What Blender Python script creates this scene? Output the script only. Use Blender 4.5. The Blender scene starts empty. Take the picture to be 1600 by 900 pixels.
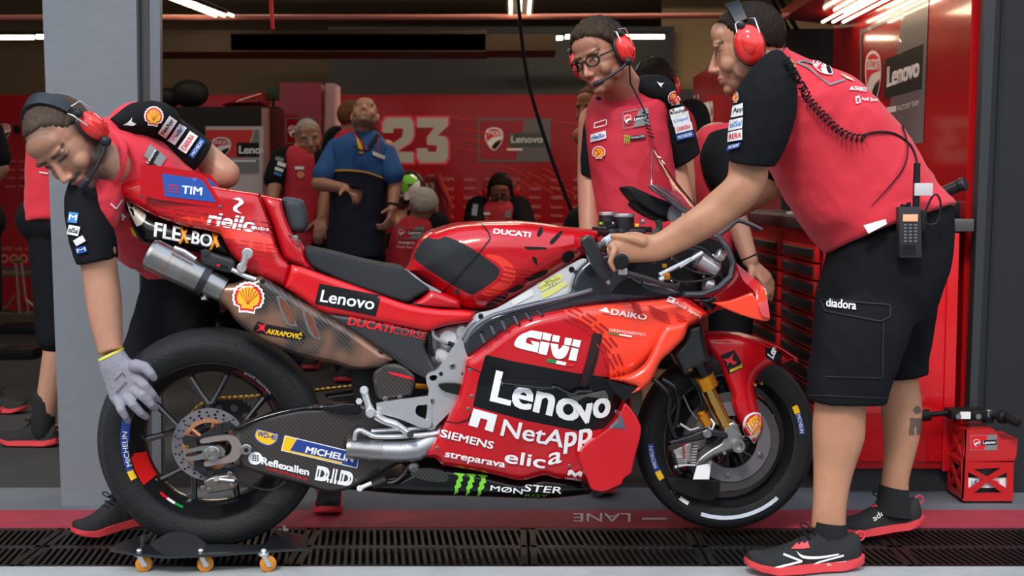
import bpy, bmesh, math, random
import numpy as np
from mathutils import Vector, Matrix, noise
from mathutils.bvhtree import BVHTree
from mathutils.geometry import delaunay_2d_cdt
random.seed(5)
SC = bpy.context.scene
COL = SC.collection
# ------------------------------------------------------------------ camera model
FPX, CAMH, PITCH = 1957.0, 1.10, math.radians(4.40)
CP, SP = math.cos(PITCH), math.sin(PITCH)
CAM = Vector((0, 0, CAMH))

def ray(px, py):
    r, u = (px-800)/FPX, (450-py)/FPX
    return Vector((r, CP+u*SP, -SP+u*CP))
def P(px, py, Y):
    d = ray(px, py); t = Y/d.y
    return CAM + d*t
def G(px, py, z=0.0):
    d = ray(px, py); t = (z-CAMH)/d.z
    return CAM + d*t
def S(Y): return Y/FPX            # metres per pixel at depth Y
# bike frame
RC, FC = P(332, 682, 3.76), P(1133, 684, 3.98)
BE = Vector((FC.x-RC.x, FC.y-RC.y, 0)).normalized()      # bike forward
BN = Vector((BE.y, -BE.x, 0))                             # towards the camera side
UP = Vector((0, 0, 1))
def B(px, py, o=0.0):
    d = ray(px, py); t = ((RC-CAM).dot(BN)+o)/d.dot(BN)
    return CAM + d*t

# ------------------------------------------------------------------ object helpers
def link(o, parent=None):
    COL.objects.link(o)
    if parent is not None: o.parent = parent
    return o
def empty(name, loc=(0, 0, 0)):
    o = bpy.data.objects.new(name, None); COL.objects.link(o); o.location = loc
    o.empty_display_size = .05
    return o
def tag(o, label=None, cat=None, group=None, kind=None):
    if label: o['label'] = label
    if cat: o['category'] = cat
    if group: o['group'] = group
    if kind: o['kind'] = kind
    return o
def world_loc(o):
    v = Vector((0, 0, 0))
    while o is not None:
        v = v + Vector(o.location); o = o.parent
    return v
def mk(name, verts, faces, mat, parent=None, smooth=35, fmats=None, origin=None, fix=False):
    """verts in world space -> one mesh object (no rotations are used anywhere)"""
    me = bpy.data.meshes.new(name)
    off = Vector(origin) if origin is not None else (world_loc(parent) if parent is not None else Vector((0, 0, 0)))
    me.from_pydata([tuple(Vector(v)-off) for v in verts], [], [tuple(f) for f in faces])
    if fix and len(me.polygons):
        bm = bmesh.new(); bm.from_mesh(me); bmesh.ops.recalc_face_normals(bm, faces=bm.faces[:]); bm.to_mesh(me); bm.free()
    mats = mat if isinstance(mat, (list, tuple)) else [mat]
    for m in mats: me.materials.append(m)
    if fmats is not None:
        me.polygons.foreach_set('material_index', fmats)
    if smooth:
        me.polygons.foreach_set('use_smooth', [True]*len(me.polygons))
        me.update(); me.set_sharp_from_angle(angle=math.radians(smooth))
    me.update()
    o = bpy.data.objects.new(name, me)
    COL.objects.link(o)
    if parent is not None:
        o.parent = parent
        o.location = off - world_loc(parent)
    else: o.location = off
    return o

class MB:
    """collects shapes (world space) into one mesh"""
    def __init__(s): s.v = []; s.f = []; s.m = []; s.cur = 0
    def add(s, v, f, m=None):
        n = len(s.v); s.v += [Vector(x) for x in v]; s.f += [[i+n for i in q] for q in f]
        s.m += [s.cur if m is None else m]*len(f); return s
    def box(s, c, sz, ax=None, bev=0, m=None):
        c = Vector(c); X, Y, Z = ax if ax else (Vector((1, 0, 0)), Vector((0, 1, 0)), UP)
        hx, hy, hz = [a/2 for a in sz]; b = min(bev, hx*.9, hy*.9, hz*.9)
        if b <= 0:
            v = [c+X*(i*hx)+Y*(j*hy)+Z*(k*hz) for i in (-1, 1) for j in (-1, 1) for k in (-1, 1)]
            f = [(0, 1, 3, 2), (4, 6, 7, 5), (0, 4, 5, 1), (2, 3, 7, 6), (0, 2, 6, 4), (1, 5, 7, 3)]
            return s.add(v, f, m)
        bm = bmesh.new(); bmesh.ops.create_cube(bm, size=1)
        for q in bm.verts: q.co = Vector((q.co.x*sz[0], q.co.y*sz[1], q.co.z*sz[2]))
        bmesh.ops.bevel(bm, geom=bm.edges[:], offset=b, segments=2, affect='EDGES', profile=.6)
        v = [c+X*q.co.x+Y*q.co.y+Z*q.co.z for q in bm.verts]
        f = [[w.index for w in q.verts] for q in bm.faces]; bm.free()
        return s.add(v, f, m)
    def tube(s, pts, r, n=10, caps=True, m=None, flat=1.0):
        pts = [Vector(p) for p in pts]
        rr = r if isinstance(r, (list, tuple)) else [r]*len(pts)
        V = []; F = []; prev = None
        for i, p in enumerate(pts):
            t = (pts[min(i+1, len(pts)-1)]-pts[max(i-1, 0)])
            t = t.normalized() if t.length > 1e-9 else UP
            if prev is None:
                a = t.cross(UP); a = a.normalized() if a.length > .05 else Vector((1, 0, 0))
            else:
                a = prev - t*prev.dot(t); a = a.normalized() if a.length > 1e-6 else prev
            prev = a; b = t.cross(a)
            for k in range(n):
                an = 2*math.pi*k/n
                V.append(p+(a*math.cos(an)+b*(math.sin(an)*flat))*rr[i])
        for i in range(len(pts)-1):
            for k in range(n):
                F.append((i*n+k, i*n+(k+1) % n, (i+1)*n+(k+1) % n, (i+1)*n+k))
        if caps: F.append(tuple(range(n-1, -1, -1))); F.append(tuple(range((len(pts)-1)*n, len(pts)*n)))
        return s.add(V, F, m)
    def lathe(s, prof, c, axis, n=48, m=None, closed=True, a0=0, a1=2*math.pi, xdir=None):
        """prof = [(r, a)] : r radius, a along axis"""
        c = Vector(c); A = Vector(axis).normalized()
        X = xdir if xdir else A.cross(UP); X = X.normalized() if X.length > .01 else Vector((1, 0, 0))
        Yv = A.cross(X); V = []; F = []; k = len(prof); full = abs(a1-a0-2*math.pi) < 1e-6
        nn = n if full else n+1
        for i in range(nn):
            an = a0+(a1-a0)*i/n
            d = X*math.cos(an)+Yv*math.sin(an)
            for r, a in prof: V.append(c+d*r+A*a)
        kk = k if closed else k-1
        for i in range(n if full else n):
            j = (i+1) % nn
            for q in range(kk):
                w = (q+1) % k
                F.append((i*k+q, i*k+w, j*k+w, j*k+q))
        return s.add(V, F, m)
    def cyl(s, a, b, r, r2=None, n=24, bev=0, m=None):
        a = Vector(a); b = Vector(b); L = (b-a).length; r2 = r if r2 is None else r2
        bv = min(bev, L*.45, r*.5)
        if bv > 0: prof = [(0.0001, 0), (r-bv, 0), (r, bv), (r2, L-bv), (r2-bv, L), (0.0001, L)]
        else: prof = [(0.0001, 0), (r, 0), (r2, L), (0.0001, L)]
        return s.lathe(prof, a, b-a, n, m, closed=False)
    def ell(s, c, r, ax=None, n=16, k=10, m=None):
        c = Vector(c); X, Y, Z = ax if ax else (Vector((1, 0, 0)), Vector((0, 1, 0)), UP)
        V = [c-Z*r[2]]; F = []
        for i in range(1, k):
            ph = -math.pi/2+math.pi*i/k
            for j in range(n):
                th = 2*math.pi*j/n
                V.append(c+X*(r[0]*math.cos(ph)*math.cos(th))+Y*(r[1]*math.cos(ph)*math.sin(th))+Z*(r[2]*math.sin(ph)))
        V.append(c+Z*r[2])
        for j in range(n):
            F.append((0, 1+(j+1) % n, 1+j)); e = 1+(k-2)*n
            F.append((e+j, e+(j+1) % n, len(V)-1))
        for i in range(k-2):
            for j in range(n):
                a = 1+i*n
                F.append((a+j, a+(j+1) % n, a+n+(j+1) % n, a+n+j))
        return s.add(V, F, m)
    def cap(s, a, b, r1, r2, n=14, m=None):
        """tapered capsule"""
        a = Vector(a); b = Vector(b); t = (b-a); L = t.length
        if L < 1e-6: return s.ell(a, (r1, r1, r1), n=n, m=m)
        prof = []
        for i in range(5):
            an = math.pi/2*(i/4); prof.append((max(r1*math.sin(an), 1e-5), -r1*math.cos(an)))
        for i in range(5):
            an = math.pi/2*(1-i/4); prof.append((max(r2*math.sin(an), 1e-5), L+r2*math.cos(an)))
        return s.lathe(prof, a, t, n, m, closed=False)
    def chain(s, pts, rs, n=14, m=None):
        for i in range(len(pts)-1): s.cap(pts[i], pts[i+1], rs[i], rs[i+1], n, m)
        return s
    def loft(s, rings, n=28, ex=2.3, m=None, sub=3):
        """rings: (ax,ay,bx,by,Y,t[,Yb]) pixel end points at depth Y, thickness t metres in depth"""
        R = []
        for q in rings:
            ax, ay, bx, by, Y, t = q[:6]; Yb = q[6] if len(q) > 6 else Y
            A_, B_ = P(ax, ay, Y), P(bx, by, Yb)
            R.append(((A_+B_)/2, (B_-A_)/2, t/2, Vector(q[7]) if len(q) > 7 else Vector((0, 0, 0))))
        # catmull-rom subdivision
        out = []
        def cr(p0, p1, p2, p3, u):
            return .5*((2*p1)+(p2-p0)*u+(2*p0-5*p1+4*p2-p3)*u*u+(3*p1-p0-3*p2+p3)*u**3)
        for i in range(len(R)-1):
            p = [R[max(i-1, 0)], R[i], R[i+1], R[min(i+2, len(R)-1)]]
            for k in range(sub):
                u = k/sub; out.append(tuple(cr(p[0][j], p[1][j], p[2][j], p[3][j], u) for j in range(4)))
        out.append(R[-1])
        V = []; F = []
        for i, (c, h, t, sh_) in enumerate(out):
            tan = out[min(i+1, len(out)-1)][0]-out[max(i-1, 0)][0]
            dp = tan.cross(h); dp = dp.normalized() if dp.length > 1e-9 else Vector((0, 1, 0))
            if dp.y < 0: dp = -dp
            dp = dp+sh_
            for k in range(n):
                an = 2*math.pi*k/n; ca, sa = math.cos(an), math.sin(an)
                x = math.copysign(abs(ca)**(2/ex), ca); y = math.copysign(abs(sa)**(2/ex), sa)
                V.append(c+h*x+dp*(y*t))
        for i in range(len(out)-1):
            for k in range(n): F.append((i*n+k, i*n+(k+1) % n, (i+1)*n+(k+1) % n, (i+1)*n+k))
        F.append(tuple(range(n-1, -1, -1))); F.append(tuple(range((len(out)-1)*n, len(out)*n)))
        return s.add(V, F, m)
    def build(s, name, mat, parent=None, smooth=35, origin=None):
        return mk(name, s.v, s.f, mat, parent, smooth, s.m if isinstance(mat, (list, tuple)) else None, origin, fix=True)

def remesh_build(mb, name, mat, parent, voxel=.005, smooth=3, wr=0, wscale=18, wdir=None, origin=None, dec=None):
    """union of the closed shapes in mb -> one continuous skin"""
    me = bpy.data.meshes.new('tmp'); me.from_pydata([tuple(v) for v in mb.v], [], [tuple(f) for f in mb.f]); me.update()
    bm = bmesh.new(); bm.from_mesh(me); bmesh.ops.recalc_face_normals(bm, faces=bm.faces[:]); bm.to_mesh(me); bm.free()
    o = bpy.data.objects.new('tmp', me); COL.objects.link(o)
    m = o.modifiers.new('r', 'REMESH'); m.mode = 'VOXEL'; m.voxel_size = voxel; m.adaptivity = 0
    if smooth:
        k = o.modifiers.new('s', 'SMOOTH'); k.factor = .5; k.iterations = smooth
    if dec:
        k = o.modifiers.new('d', 'DECIMATE'); k.ratio = dec
    dg = bpy.context.evaluated_depsgraph_get(); dg.update()
    ev = o.evaluated_get(dg).to_mesh()
    nv = len(ev.vertices); co = np.empty(nv*3); ev.vertices.foreach_get('co', co); co = co.reshape(-1, 3)
    no = np.empty(nv*3); ev.vertices.foreach_get('normal', no); no = no.reshape(-1, 3)
    faces = [tuple(p.vertices) for p in ev.polygons]
    o.evaluated_get(dg).to_mesh_clear(); bpy.data.objects.remove(o); bpy.data.meshes.remove(me)
    if wr:
        for i in range(nv):
            p = Vector(co[i])
            q = wdir(p) if wdir else Vector((p.x*wscale, p.y*wscale, p.z*wscale))
            w = noise.noise(q)*.75+noise.noise(q*2.1+Vector((5, 3, 1)))*.35
            w = 1-abs(w)*2.2
            co[i] += no[i]*(wr*w)
    return mk(name, [Vector(c) for c in co], faces, mat, parent, smooth=180, origin=origin)

def vcol(o, fn, name='Col'):
    me = o.data; a = me.color_attributes.new(name, 'FLOAT_COLOR', 'POINT')
    off = world_loc(o)
    buf = []
    for v in me.vertices: buf += list(fn(v.co+off))+[1.0]
    a.data.foreach_set('color', buf)

def px_of(p):
    t = p-CAM; dz = t.y*CP-t.z*SP
    return 800+FPX*t.x/dz, 450-FPX*(t.y*SP+t.z*CP)/dz
def paint_faces(o, poly, m):
    me = o.data; off = world_loc(o); me.materials.append(m); k = len(me.materials)-1
    A_ = np.array([px_of(p.center+off) for p in me.polygons]); ok = inpoly(A_, poly)
    for p, z in zip(me.polygons, ok):
        if z: p.material_index = k
# ------------------------------------------------------------------ 2D outlines
def spl(pts, closed=True, n=4):
    """smooth curve through points; a point with a third value is a hard corner"""
    out = []; N = len(pts)
    rng = N if closed else N-1
    for i in range(rng):
        p1, p2 = pts[i], pts[(i+1) % N]
        p0 = pts[i-1] if (closed or i > 0) else p1
        p3 = pts[(i+2) % N] if (closed or i+2 < N) else p2
        if len(p1) > 2 and p1[2]: p0 = p1
        if len(p2) > 2 and p2[2]: p3 = p2
        for k in range(n):
            u = k/n
            out.append(tuple(.5*((2*p1[j])+(p2[j]-p0[j])*u+(2*p0[j]-5*p1[j]+4*p2[j]-p3[j])*u*u+(3*p1[j]-p0[j]-3*p2[j]+p3[j])*u**3) for j in (0, 1)))
    if not closed: out.append(tuple(pts[-1][:2]))
    return out
def corners(pts): return [(p[0], p[1], 1) for p in pts]
def inpoly(P_, poly):
    x, y = P_[:, 0], P_[:, 1]; r = np.zeros(len(P_), bool); n = len(poly)
    for i in range(n):
        x1, y1 = poly[i][:2]; x2, y2 = poly[(i+1) % n][:2]
        c = ((y1 > y) != (y2 > y))
        with np.errstate(divide='ignore', invalid='ignore'):
            xi = (x2-x1)*(y-y1)/((y2-y1) if y2 != y1 else 1e-9)+x1
        r ^= c & (x < xi)
    return r
def edist(P_, poly):
    d = np.full(len(P_), 1e9); n = len(poly)
    for i in range(n):
        a = np.array(poly[i][:2], float); b = np.array(poly[(i+1) % n][:2], float); ab = b-a; L = ab@ab
        if L < 1e-12: continue
        t = np.clip(((P_-a)@ab)/L, 0, 1); q = a+t[:, None]*ab
        d = np.minimum(d, np.hypot(*(P_-q).T))
    return d
def tri(outline, holes=(), step=8, insets=(), paints=()):
    outline = [tuple(p[:2]) for p in outline]; loops = [outline]+[[tuple(p[:2]) for p in h] for h in holes]
    pts = []; edges = []
    for lp in loops:
        lp2 = []
        for i, p in enumerate(lp):
            q = lp[(i+1) % len(lp)]; L = math.hypot(q[0]-p[0], q[1]-p[1])
            if L < 1e-6: continue
            k = max(1, int(round(L/step)))
            for j in range(k): lp2.append((p[0]+(q[0]-p[0])*j/k, p[1]+(q[1]-p[1])*j/k))
        s0 = len(pts); pts += lp2
        edges += [(s0+i, s0+(i+1) % len(lp2)) for i in range(len(lp2))]
    bnd = len(pts)
    used = np.array(pts)
    for pl_ in paints:
        lp2 = []
        for i, p in enumerate(pl_):
            q = pl_[(i+1) % len(pl_)]; L = math.hypot(q[0]-p[0], q[1]-p[1]); k = max(1, int(round(L/(step*.7))))
            for j in range(k): lp2.append((p[0]+(q[0]-p[0])*j/k, p[1]+(q[1]-p[1])*j/k))
        s0 = len(pts); pts += lp2; edges += [(s0+i, s0+(i+1) % len(lp2)) for i in range(len(lp2))]
    pn = len(pts)
    if insets:
        base = pts[:bnd]; b0 = [q for q in base]
        n_ = len([0 for _ in range(1)])
        lp = []
        for i, p in enumerate(outline):
            q = outline[(i+1) % len(outline)]; L = math.hypot(q[0]-p[0], q[1]-p[1])
            if L < 1e-6: continue
            k = max(1, int(round(L/(step*.8))))
            for j in range(k): lp.append((p[0]+(q[0]-p[0])*j/k, p[1]+(q[1]-p[1])*j/k))
        A_ = np.array(lp); T = np.roll(A_, -1, 0)-np.roll(A_, 1, 0); T /= (np.hypot(T[:, 0], T[:, 1])[:, None]+1e-9)
        ar = sum(lp[i][0]*lp[(i+1) % len(lp)][1]-lp[(i+1) % len(lp)][0]*lp[i][1] for i in range(len(lp)))
        N_ = np.stack([-T[:, 1], T[:, 0]], 1)*(1 if ar > 0 else -1)
        for d_ in insets:
            Q_ = A_+N_*d_; ok = inpoly(Q_, outline) & (edist(Q_, outline) > d_*.93)
            for h in loops[1:]: ok &= ~inpoly(Q_, h)
            Q_ = Q_[ok]
            if len(Q_):
                keep = []
                for q in Q_:
                    if not keep or min((q[0]-k_[0])**2+(q[1]-k_[1])**2 for k_ in keep) > (step*.35)**2: keep.append(q)
                if paints:
                    kk = np.array(keep); okp = np.ones(len(kk), bool)
                    for pl_ in paints: okp &= edist(kk, pl_) > step*.2
                    keep = [q for q, z in zip(keep, okp) if z]
                pts += [tuple(q) for q in keep]
    xs = [p[0] for p in outline]; ys = [p[1] for p in outline]
    g = []; row = 0; y = min(ys)+step*.5
    while y < max(ys):
        x = min(xs)+(step*.5 if row % 2 else 0)
        while x < max(xs): g.append((x, y)); x += step
        y += step*.866; row += 1
    if g:
        g = np.array(g); ok = inpoly(g, outline)
        for h in loops[1:]: ok &= ~inpoly(g, h)
        for lp in loops: ok &= edist(g, lp) > max(step*.45, (max(insets)+step*.4) if (insets and lp is loops[0]) else 0)
        for lp in paints: ok &= edist(g, lp) > step*.35
        pts += [tuple(q) for q in g[ok]]
    res = delaunay_2d_cdt([Vector(p) for p in pts], edges, [], 0, 1e-5)
    V = np.array([tuple(v) for v in res[0]]); F = [tuple(f) for f in res[2]]
    cen = np.array([V[list(f)].mean(axis=0) for f in F])
    ok = inpoly(cen, outline)
    for h in loops[1:]: ok &= ~inpoly(cen, h)
    F = [f for f, k in zip(F, ok) if k]
    F2 = []
    for f in F:
        a, b, c = [V[i] for i in f]
        ar = (b[0]-a[0])*(c[1]-a[1])-(b[1]-a[1])*(c[0]-a[0])
        F2.append(f if ar > 0 else (f[0], f[2], f[1]))
    return V, F2, loops

def fld(pts, pw=2.0):
    A_ = np.array(pts, float)
    def f(xy):
        d = np.hypot(xy[:, 0:1]-A_[:, 0], xy[:, 1:2]-A_[:, 1])
        d2 = d*d; d2 = d2-d2.min(axis=1)[:, None]*.6
        w = np.exp(-d2/(2*42.0**2))+1e-9; return (w@A_[:, 2])/w.sum(axis=1)
    return f
def slab_mb(mb, outline, on, th=None, rnd=0, rdep=0, step=8, holes=(), place=None, m=None, depthv=None, taperback=True, paints=()):
    """outline in photo pixels, on = offset from bike mid plane (number or field), th = thickness (None: mirrored body)"""
    V, F, loops = tri(outline, holes, step, [rnd*k_ for k_ in (.07, .2, .42, .7, 1.0)] if rnd else (), [p_[0] for p_ in paints])
    o = on(V) if callable(on) else np.full(len(V), float(on))
    if rnd:
        d = edist(V, loops[0])
        k = np.clip(d/rnd, 0, 1); r = rdep*(1-np.sqrt(np.clip(1-(1-k)**2, 0, 1)))
    else: r = np.zeros(len(V))
    near = o-r
    pl = place or B; dv = depthv or BN
    N = [pl(V[i][0], V[i][1], near[i]) for i in range(len(V))]
    if th is None: Fr = [N[i]-dv*(2*near[i]) for i in range(len(V))]
    else: Fr = [N[i]-dv*max(th-(r[i] if taperback else 0), .0008) if th > .02 else N[i]-dv*th for i in range(len(V))]
    n = len(N); faces = [(a, c, b) for a, b, c in F]           # pixel y is down: flip
    faces = [tuple(f) for f in faces]
    back = [(n+f[0], n+f[2], n+f[1]) for f in faces]
    cnt = {}
    for f in faces:
        for i in range(3): cnt[(f[i], f[(i+1) % 3])] = 1
    side = [(b, a, n+a, n+b) for (a, b) in cnt if (b, a) not in cnt]
    mb.add(N+Fr, faces+back+side, m)
    if paints:
        cen = np.array([V[list(f)].mean(axis=0) for f in F]); fm = np.zeros(len(F), int)
        for k_, p_ in enumerate(paints): fm[inpoly(cen, p_[0])] = p_[1]
        st = len(mb.m)-len(faces)-len(back)-len(side)
        for i in range(len(F)): mb.m[st+i] = int(fm[i]); mb.m[st+len(F)+i] = int(fm[i])
    return mb
def slab(name, outline, on, mat, parent, th=None, rnd=0, rdep=0, step=8, holes=(), smooth=40, place=None, depthv=None, sm=True, paints=()):
    ol = spl(outline, True, 4) if sm else outline
    hs = [spl(h, True, 4) for h in holes] if sm else holes
    ps = []; mats = [mat] if paints else mat
    for p_ in paints:
        if p_[1] not in mats: mats.append(p_[1])
        ps.append((spl(p_[0], True, 4), mats.index(p_[1])))
    mb = MB(); slab_mb(mb, ol, on, th, rnd, rdep, step, hs, place, 0, depthv, True, ps)
    return mb.build(name, mats, parent, smooth)

# ------------------------------------------------------------------ decals laid on surfaces
_bvh = {}
def bvh_of(objs):
    key = tuple(o.name for o in objs)
    if key not in _bvh:
        V = []; F = []
        for o in objs:
            off = world_loc(o); n = len(V)
            V += [v.co+off for v in o.data.vertices]; F += [tuple(i+n for i in p.vertices) for p in o.data.polygons]
        _bvh[key] = BVHTree.FromPolygons(V, F)
    return _bvh[key]
def text_px(s, bl, br, tl, bold=0.0, step=9, sp=1.0):
    cu = bpy.data.curves.new('t', 'FONT'); cu.body = s; cu.offset = 0; cu.resolution_u = 3; cu.space_character = sp
    o = bpy.data.objects.new('t', cu); COL.objects.link(o)
    dg = bpy.context.evaluated_depsgraph_get(); dg.update()
    me = o.evaluated_get(dg).to_mesh()
    vs = [(v.co.x, v.co.y) for v in me.vertices]; fs = [tuple(p.vertices) for p in me.polygons]
    o.evaluated_get(dg).to_mesh_clear(); bpy.data.objects.remove(o); bpy.data.curves.remove(cu)
    if not vs: return [], []
    x0 = min(v[0] for v in vs); x1 = max(v[0] for v in vs); y0 = min(v[1] for v in vs); y1 = max(v[1] for v in vs)
    bl, br, tl = [np.array(q, float) for q in (bl, br, tl)]
    V = [bl+(br-bl)*((x-x0)/(x1-x0))+(tl-bl)*((y-y0)/(y1-y0)) for x, y in vs]
    bm = bmesh.new()
    bv = [bm.verts.new((v[0], v[1], 0)) for v in V]
    for f in fs:
        try: bm.faces.new([bv[i] for i in f])
        except ValueError: pass
    xs = [v[0] for v in V]; ys = [v[1] for v in V]
    if step:
        for ax, lo, hi in ((0, min(xs), max(xs)), (1, min(ys), max(ys))):
            c = lo+step
            while c < hi-step*.3:
                nrm = (1, 0, 0) if ax == 0 else (0, 1, 0); co = (c, 0, 0) if ax == 0 else (0, c, 0)
                bmesh.ops.bisect_plane(bm, geom=bm.verts[:]+bm.edges[:]+bm.faces[:], plane_co=co, plane_no=nrm, dist=1e-5)
                c += step
    bm.verts.index_update()
    V = [(v.co.x, v.co.y) for v in bm.verts]; F = [[w.index for w in f.verts] for f in bm.faces]; bm.free()
    return V, F
def flip(F, V):
    out = []
    for f in F:
        ar = 0
        for i in range(len(f)):
            a = V[f[i]]; b = V[f[(i+1) % len(f)]]; ar += a[0]*b[1]-b[0]*a[1]
        out.append(f if ar < 0 else f[::-1])
    return out
def decal(name, items, targets, parent=None, lift=.0012, label=None, dmax=.05, st=5):
    """items: ('t',text,bl,br,tl,mat[,bold]) ('p',outline,mat[,holes]) ('s',...smooth outline) laid on the targets"""
    targets = targets if isinstance(targets, (list, tuple)) else [targets]
    tree = bvh_of(targets); parent = parent or targets[0]
    mats = []; VV = []; FF = []; MM = []; lv = 0; ex_ = []
    for it in items:
        if it[0] == 't' and len(it) > 6 and it[6] > 0:
            p0, p1, p2 = [np.array(q, float) for q in it[2:5]]; hh = np.hypot(*(p2-p0)); d_ = it[6]*hh*1.25; u_ = (p1-p0)/np.hypot(*(p1-p0)); w_ = (p2-p0)/hh
            for a_, b_ in ((1, .6), (-1, .6), (1, -.6), (-1, -.6)):
                o_ = u_*(a_*d_)+w_*(b_*d_); ex_.append(('t', it[1], tuple(p0+o_), tuple(p1+o_), tuple(p2+o_), it[5], 0))
        else: ex_.append(it)
    items = ex_
    for it in items:
        lv += 1
        if it[0] == 't':
            V, F = text_px(it[1], it[2], it[3], it[4], it[6] if len(it) > 6 else 0.0, st); m = it[5]
        else:
            ol = spl(it[1], True, 4) if it[0] == 's' else it[1]
            xs = [p[0] for p in ol]; ys = [p[1] for p in ol]; ext = max(max(xs)-min(xs), max(ys)-min(ys))
            V, F, _ = tri(ol, [spl(h, True, 4) if it[0] == 's' else h for h in (it[3] if len(it) > 3 else ())], step=6 if ext > 30 else 4); m = it[2]
        if m not in mats: mats.append(m)
        mi = mats.index(m); base = len(VV); ok = {}
        for i, (x, y) in enumerate(V):
            d = ray(x, y).normalized()
            h = tree.ray_cast(CAM, d)
            if h[0] is None: ok[i] = None; continue
            nn = h[1] if h[1].dot(d) < 0 else -h[1]
            nn = (nn*.5 - d*.5).normalized()
            ok[i] = (h[0]+nn*(lift+.0006+lv*.00012), h[3])
        mp = {}
        for f in flip(F, V):
            if any(ok[i] is None for i in f): continue
            ds = [ok[i][1] for i in f]
            if max(ds)-min(ds) > dmax: continue
            for i in f:
                if i not in mp: mp[i] = len(VV); VV.append(ok[i][0])
            FF.append([mp[i] for i in f]); MM.append(mi)
    if not FF: print('EMPTY DECAL', name, items[0][:3]); return None
    o = mk(name, VV, FF, mats, parent, smooth=60, fmats=MM)
    if label: o['label'] = label
    return o

# ------------------------------------------------------------------ materials
_M = {}
def nt(name):
    m = bpy.data.materials.new(name); m.use_nodes = True
    return m, m.node_tree, m.node_tree.nodes['Principled BSDF']
def lin(c): return tuple(((x/12.92) if x <= .04045 else ((x+.055)/1.055)**2.4) for x in c)
def hx(r, g, b): return lin((r/255, g/255, b/255))
def mat(name, col, rough=.5, metal=0, coat=0, bump=0, bscale=60, spec=.5, var=0, vscale=8, emit=None, trans=0, ior=1.45, sheen=0, cr=.05, aniso=None):
    if name in _M: return _M[name]
    m, t, b = nt(name); _M[name] = m
    b.inputs['Base Color'].default_value = (*col, 1); b.inputs['Roughness'].default_value = rough
    b.inputs['Metallic'].default_value = metal; b.inputs['Coat Weight'].default_value = coat; b.inputs['Coat Roughness'].default_value = cr
    b.inputs['Specular IOR Level'].default_value = spec; b.inputs['Transmission Weight'].default_value = trans; b.inputs['IOR'].default_value = ior
    b.inputs['Sheen Weight'].default_value = sheen
    if emit: b.inputs['Emission Color'].default_value = (*emit[0], 1); b.inputs['Emission Strength'].default_value = emit[1]
    L = t.links
    tc = t.nodes.new('ShaderNodeTexCoord')
    if var:
        n = t.nodes.new('ShaderNodeTexNoise'); n.inputs['Scale'].default_value = vscale; n.inputs['Detail'].default_value = 5
        L.new(tc.outputs['Object'], n.inputs['Vector'])
        mx = t.nodes.new('ShaderNodeMix'); mx.data_type = 'RGBA'
        mx.inputs[6].default_value = (*[c*(1-var) for c in col], 1); mx.inputs[7].default_value = (*[min(1, c*(1+var)) for c in col], 1)
        L.new(n.outputs['Fac'], mx.inputs[0]); L.new(mx.outputs[2], b.inputs['Base Color'])
    if bump:
        n = t.nodes.new('ShaderNodeTexNoise'); n.inputs['Scale'].default_value = bscale; n.inputs['Detail'].default_value = 4
        if aniso:
            mp = t.nodes.new('ShaderNodeMapping'); mp.inputs['Scale'].default_value = aniso
            L.new(tc.outputs['Object'], mp.inputs['Vector']); L.new(mp.outputs[0], n.inputs['Vector'])
        else: L.new(tc.outputs['Object'], n.inputs['Vector'])
        bp = t.nodes.new('ShaderNodeBump'); bp.inputs['Strength'].default_value = bump; bp.inputs['Distance'].default_value = .01
        L.new(n.outputs['Fac'], bp.inputs['Height']); L.new(bp.outputs[0], b.inputs['Normal'])
    return m
def mat_carbon(name, c1, c2, scale=150, rough=.3, rot=.7, tint=0):
    if name in _M: return _M[name]
    m, t, b = nt(name); _M[name] = m; L = t.links
    tc = t.nodes.new('ShaderNodeTexCoord'); mp = t.nodes.new('ShaderNodeMapping'); mp.inputs['Rotation'].default_value = (0, rot, 0)
    w = t.nodes.new('ShaderNodeTexWave'); w.inputs['Scale'].default_value = scale; w.bands_direction = 'X'
    L.new(tc.outputs['Object'], mp.inputs[0]); L.new(mp.outputs[0], w.inputs[0])
    mx = t.nodes.new('ShaderNodeMix'); mx.data_type = 'RGBA'; mx.inputs[6].default_value = (*c1, 1); mx.inputs[7].default_value = (*c2, 1)
    L.new(w.outputs['Fac'], mx.inputs[0]); out = mx.outputs[2]
    if tint:
        n = t.nodes.new('ShaderNodeTexNoise'); n.inputs['Scale'].default_value = 9; n.inputs['Detail'].default_value = 2; L.new(tc.outputs['Object'], n.inputs[0])
        r = t.nodes.new('ShaderNodeValToRGB'); r.color_ramp.elements[0].position = .42; r.color_ramp.elements[1].position = .62; L.new(n.outputs['Fac'], r.inputs[0])
        m2 = t.nodes.new('ShaderNodeMix'); m2.data_type = 'RGBA'; m2.inputs[7].default_value = (.30, .15, .09, 1)
        L.new(r.outputs[0], m2.inputs[0]); L.new(out, m2.inputs[6]); out = m2.outputs[2]; b.inputs['Metallic'].default_value = .5
    L.new(out, b.inputs['Base Color']); b.inputs['Roughness'].default_value = rough; b.inputs['Coat Weight'].default_value = .6
    return m
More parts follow.
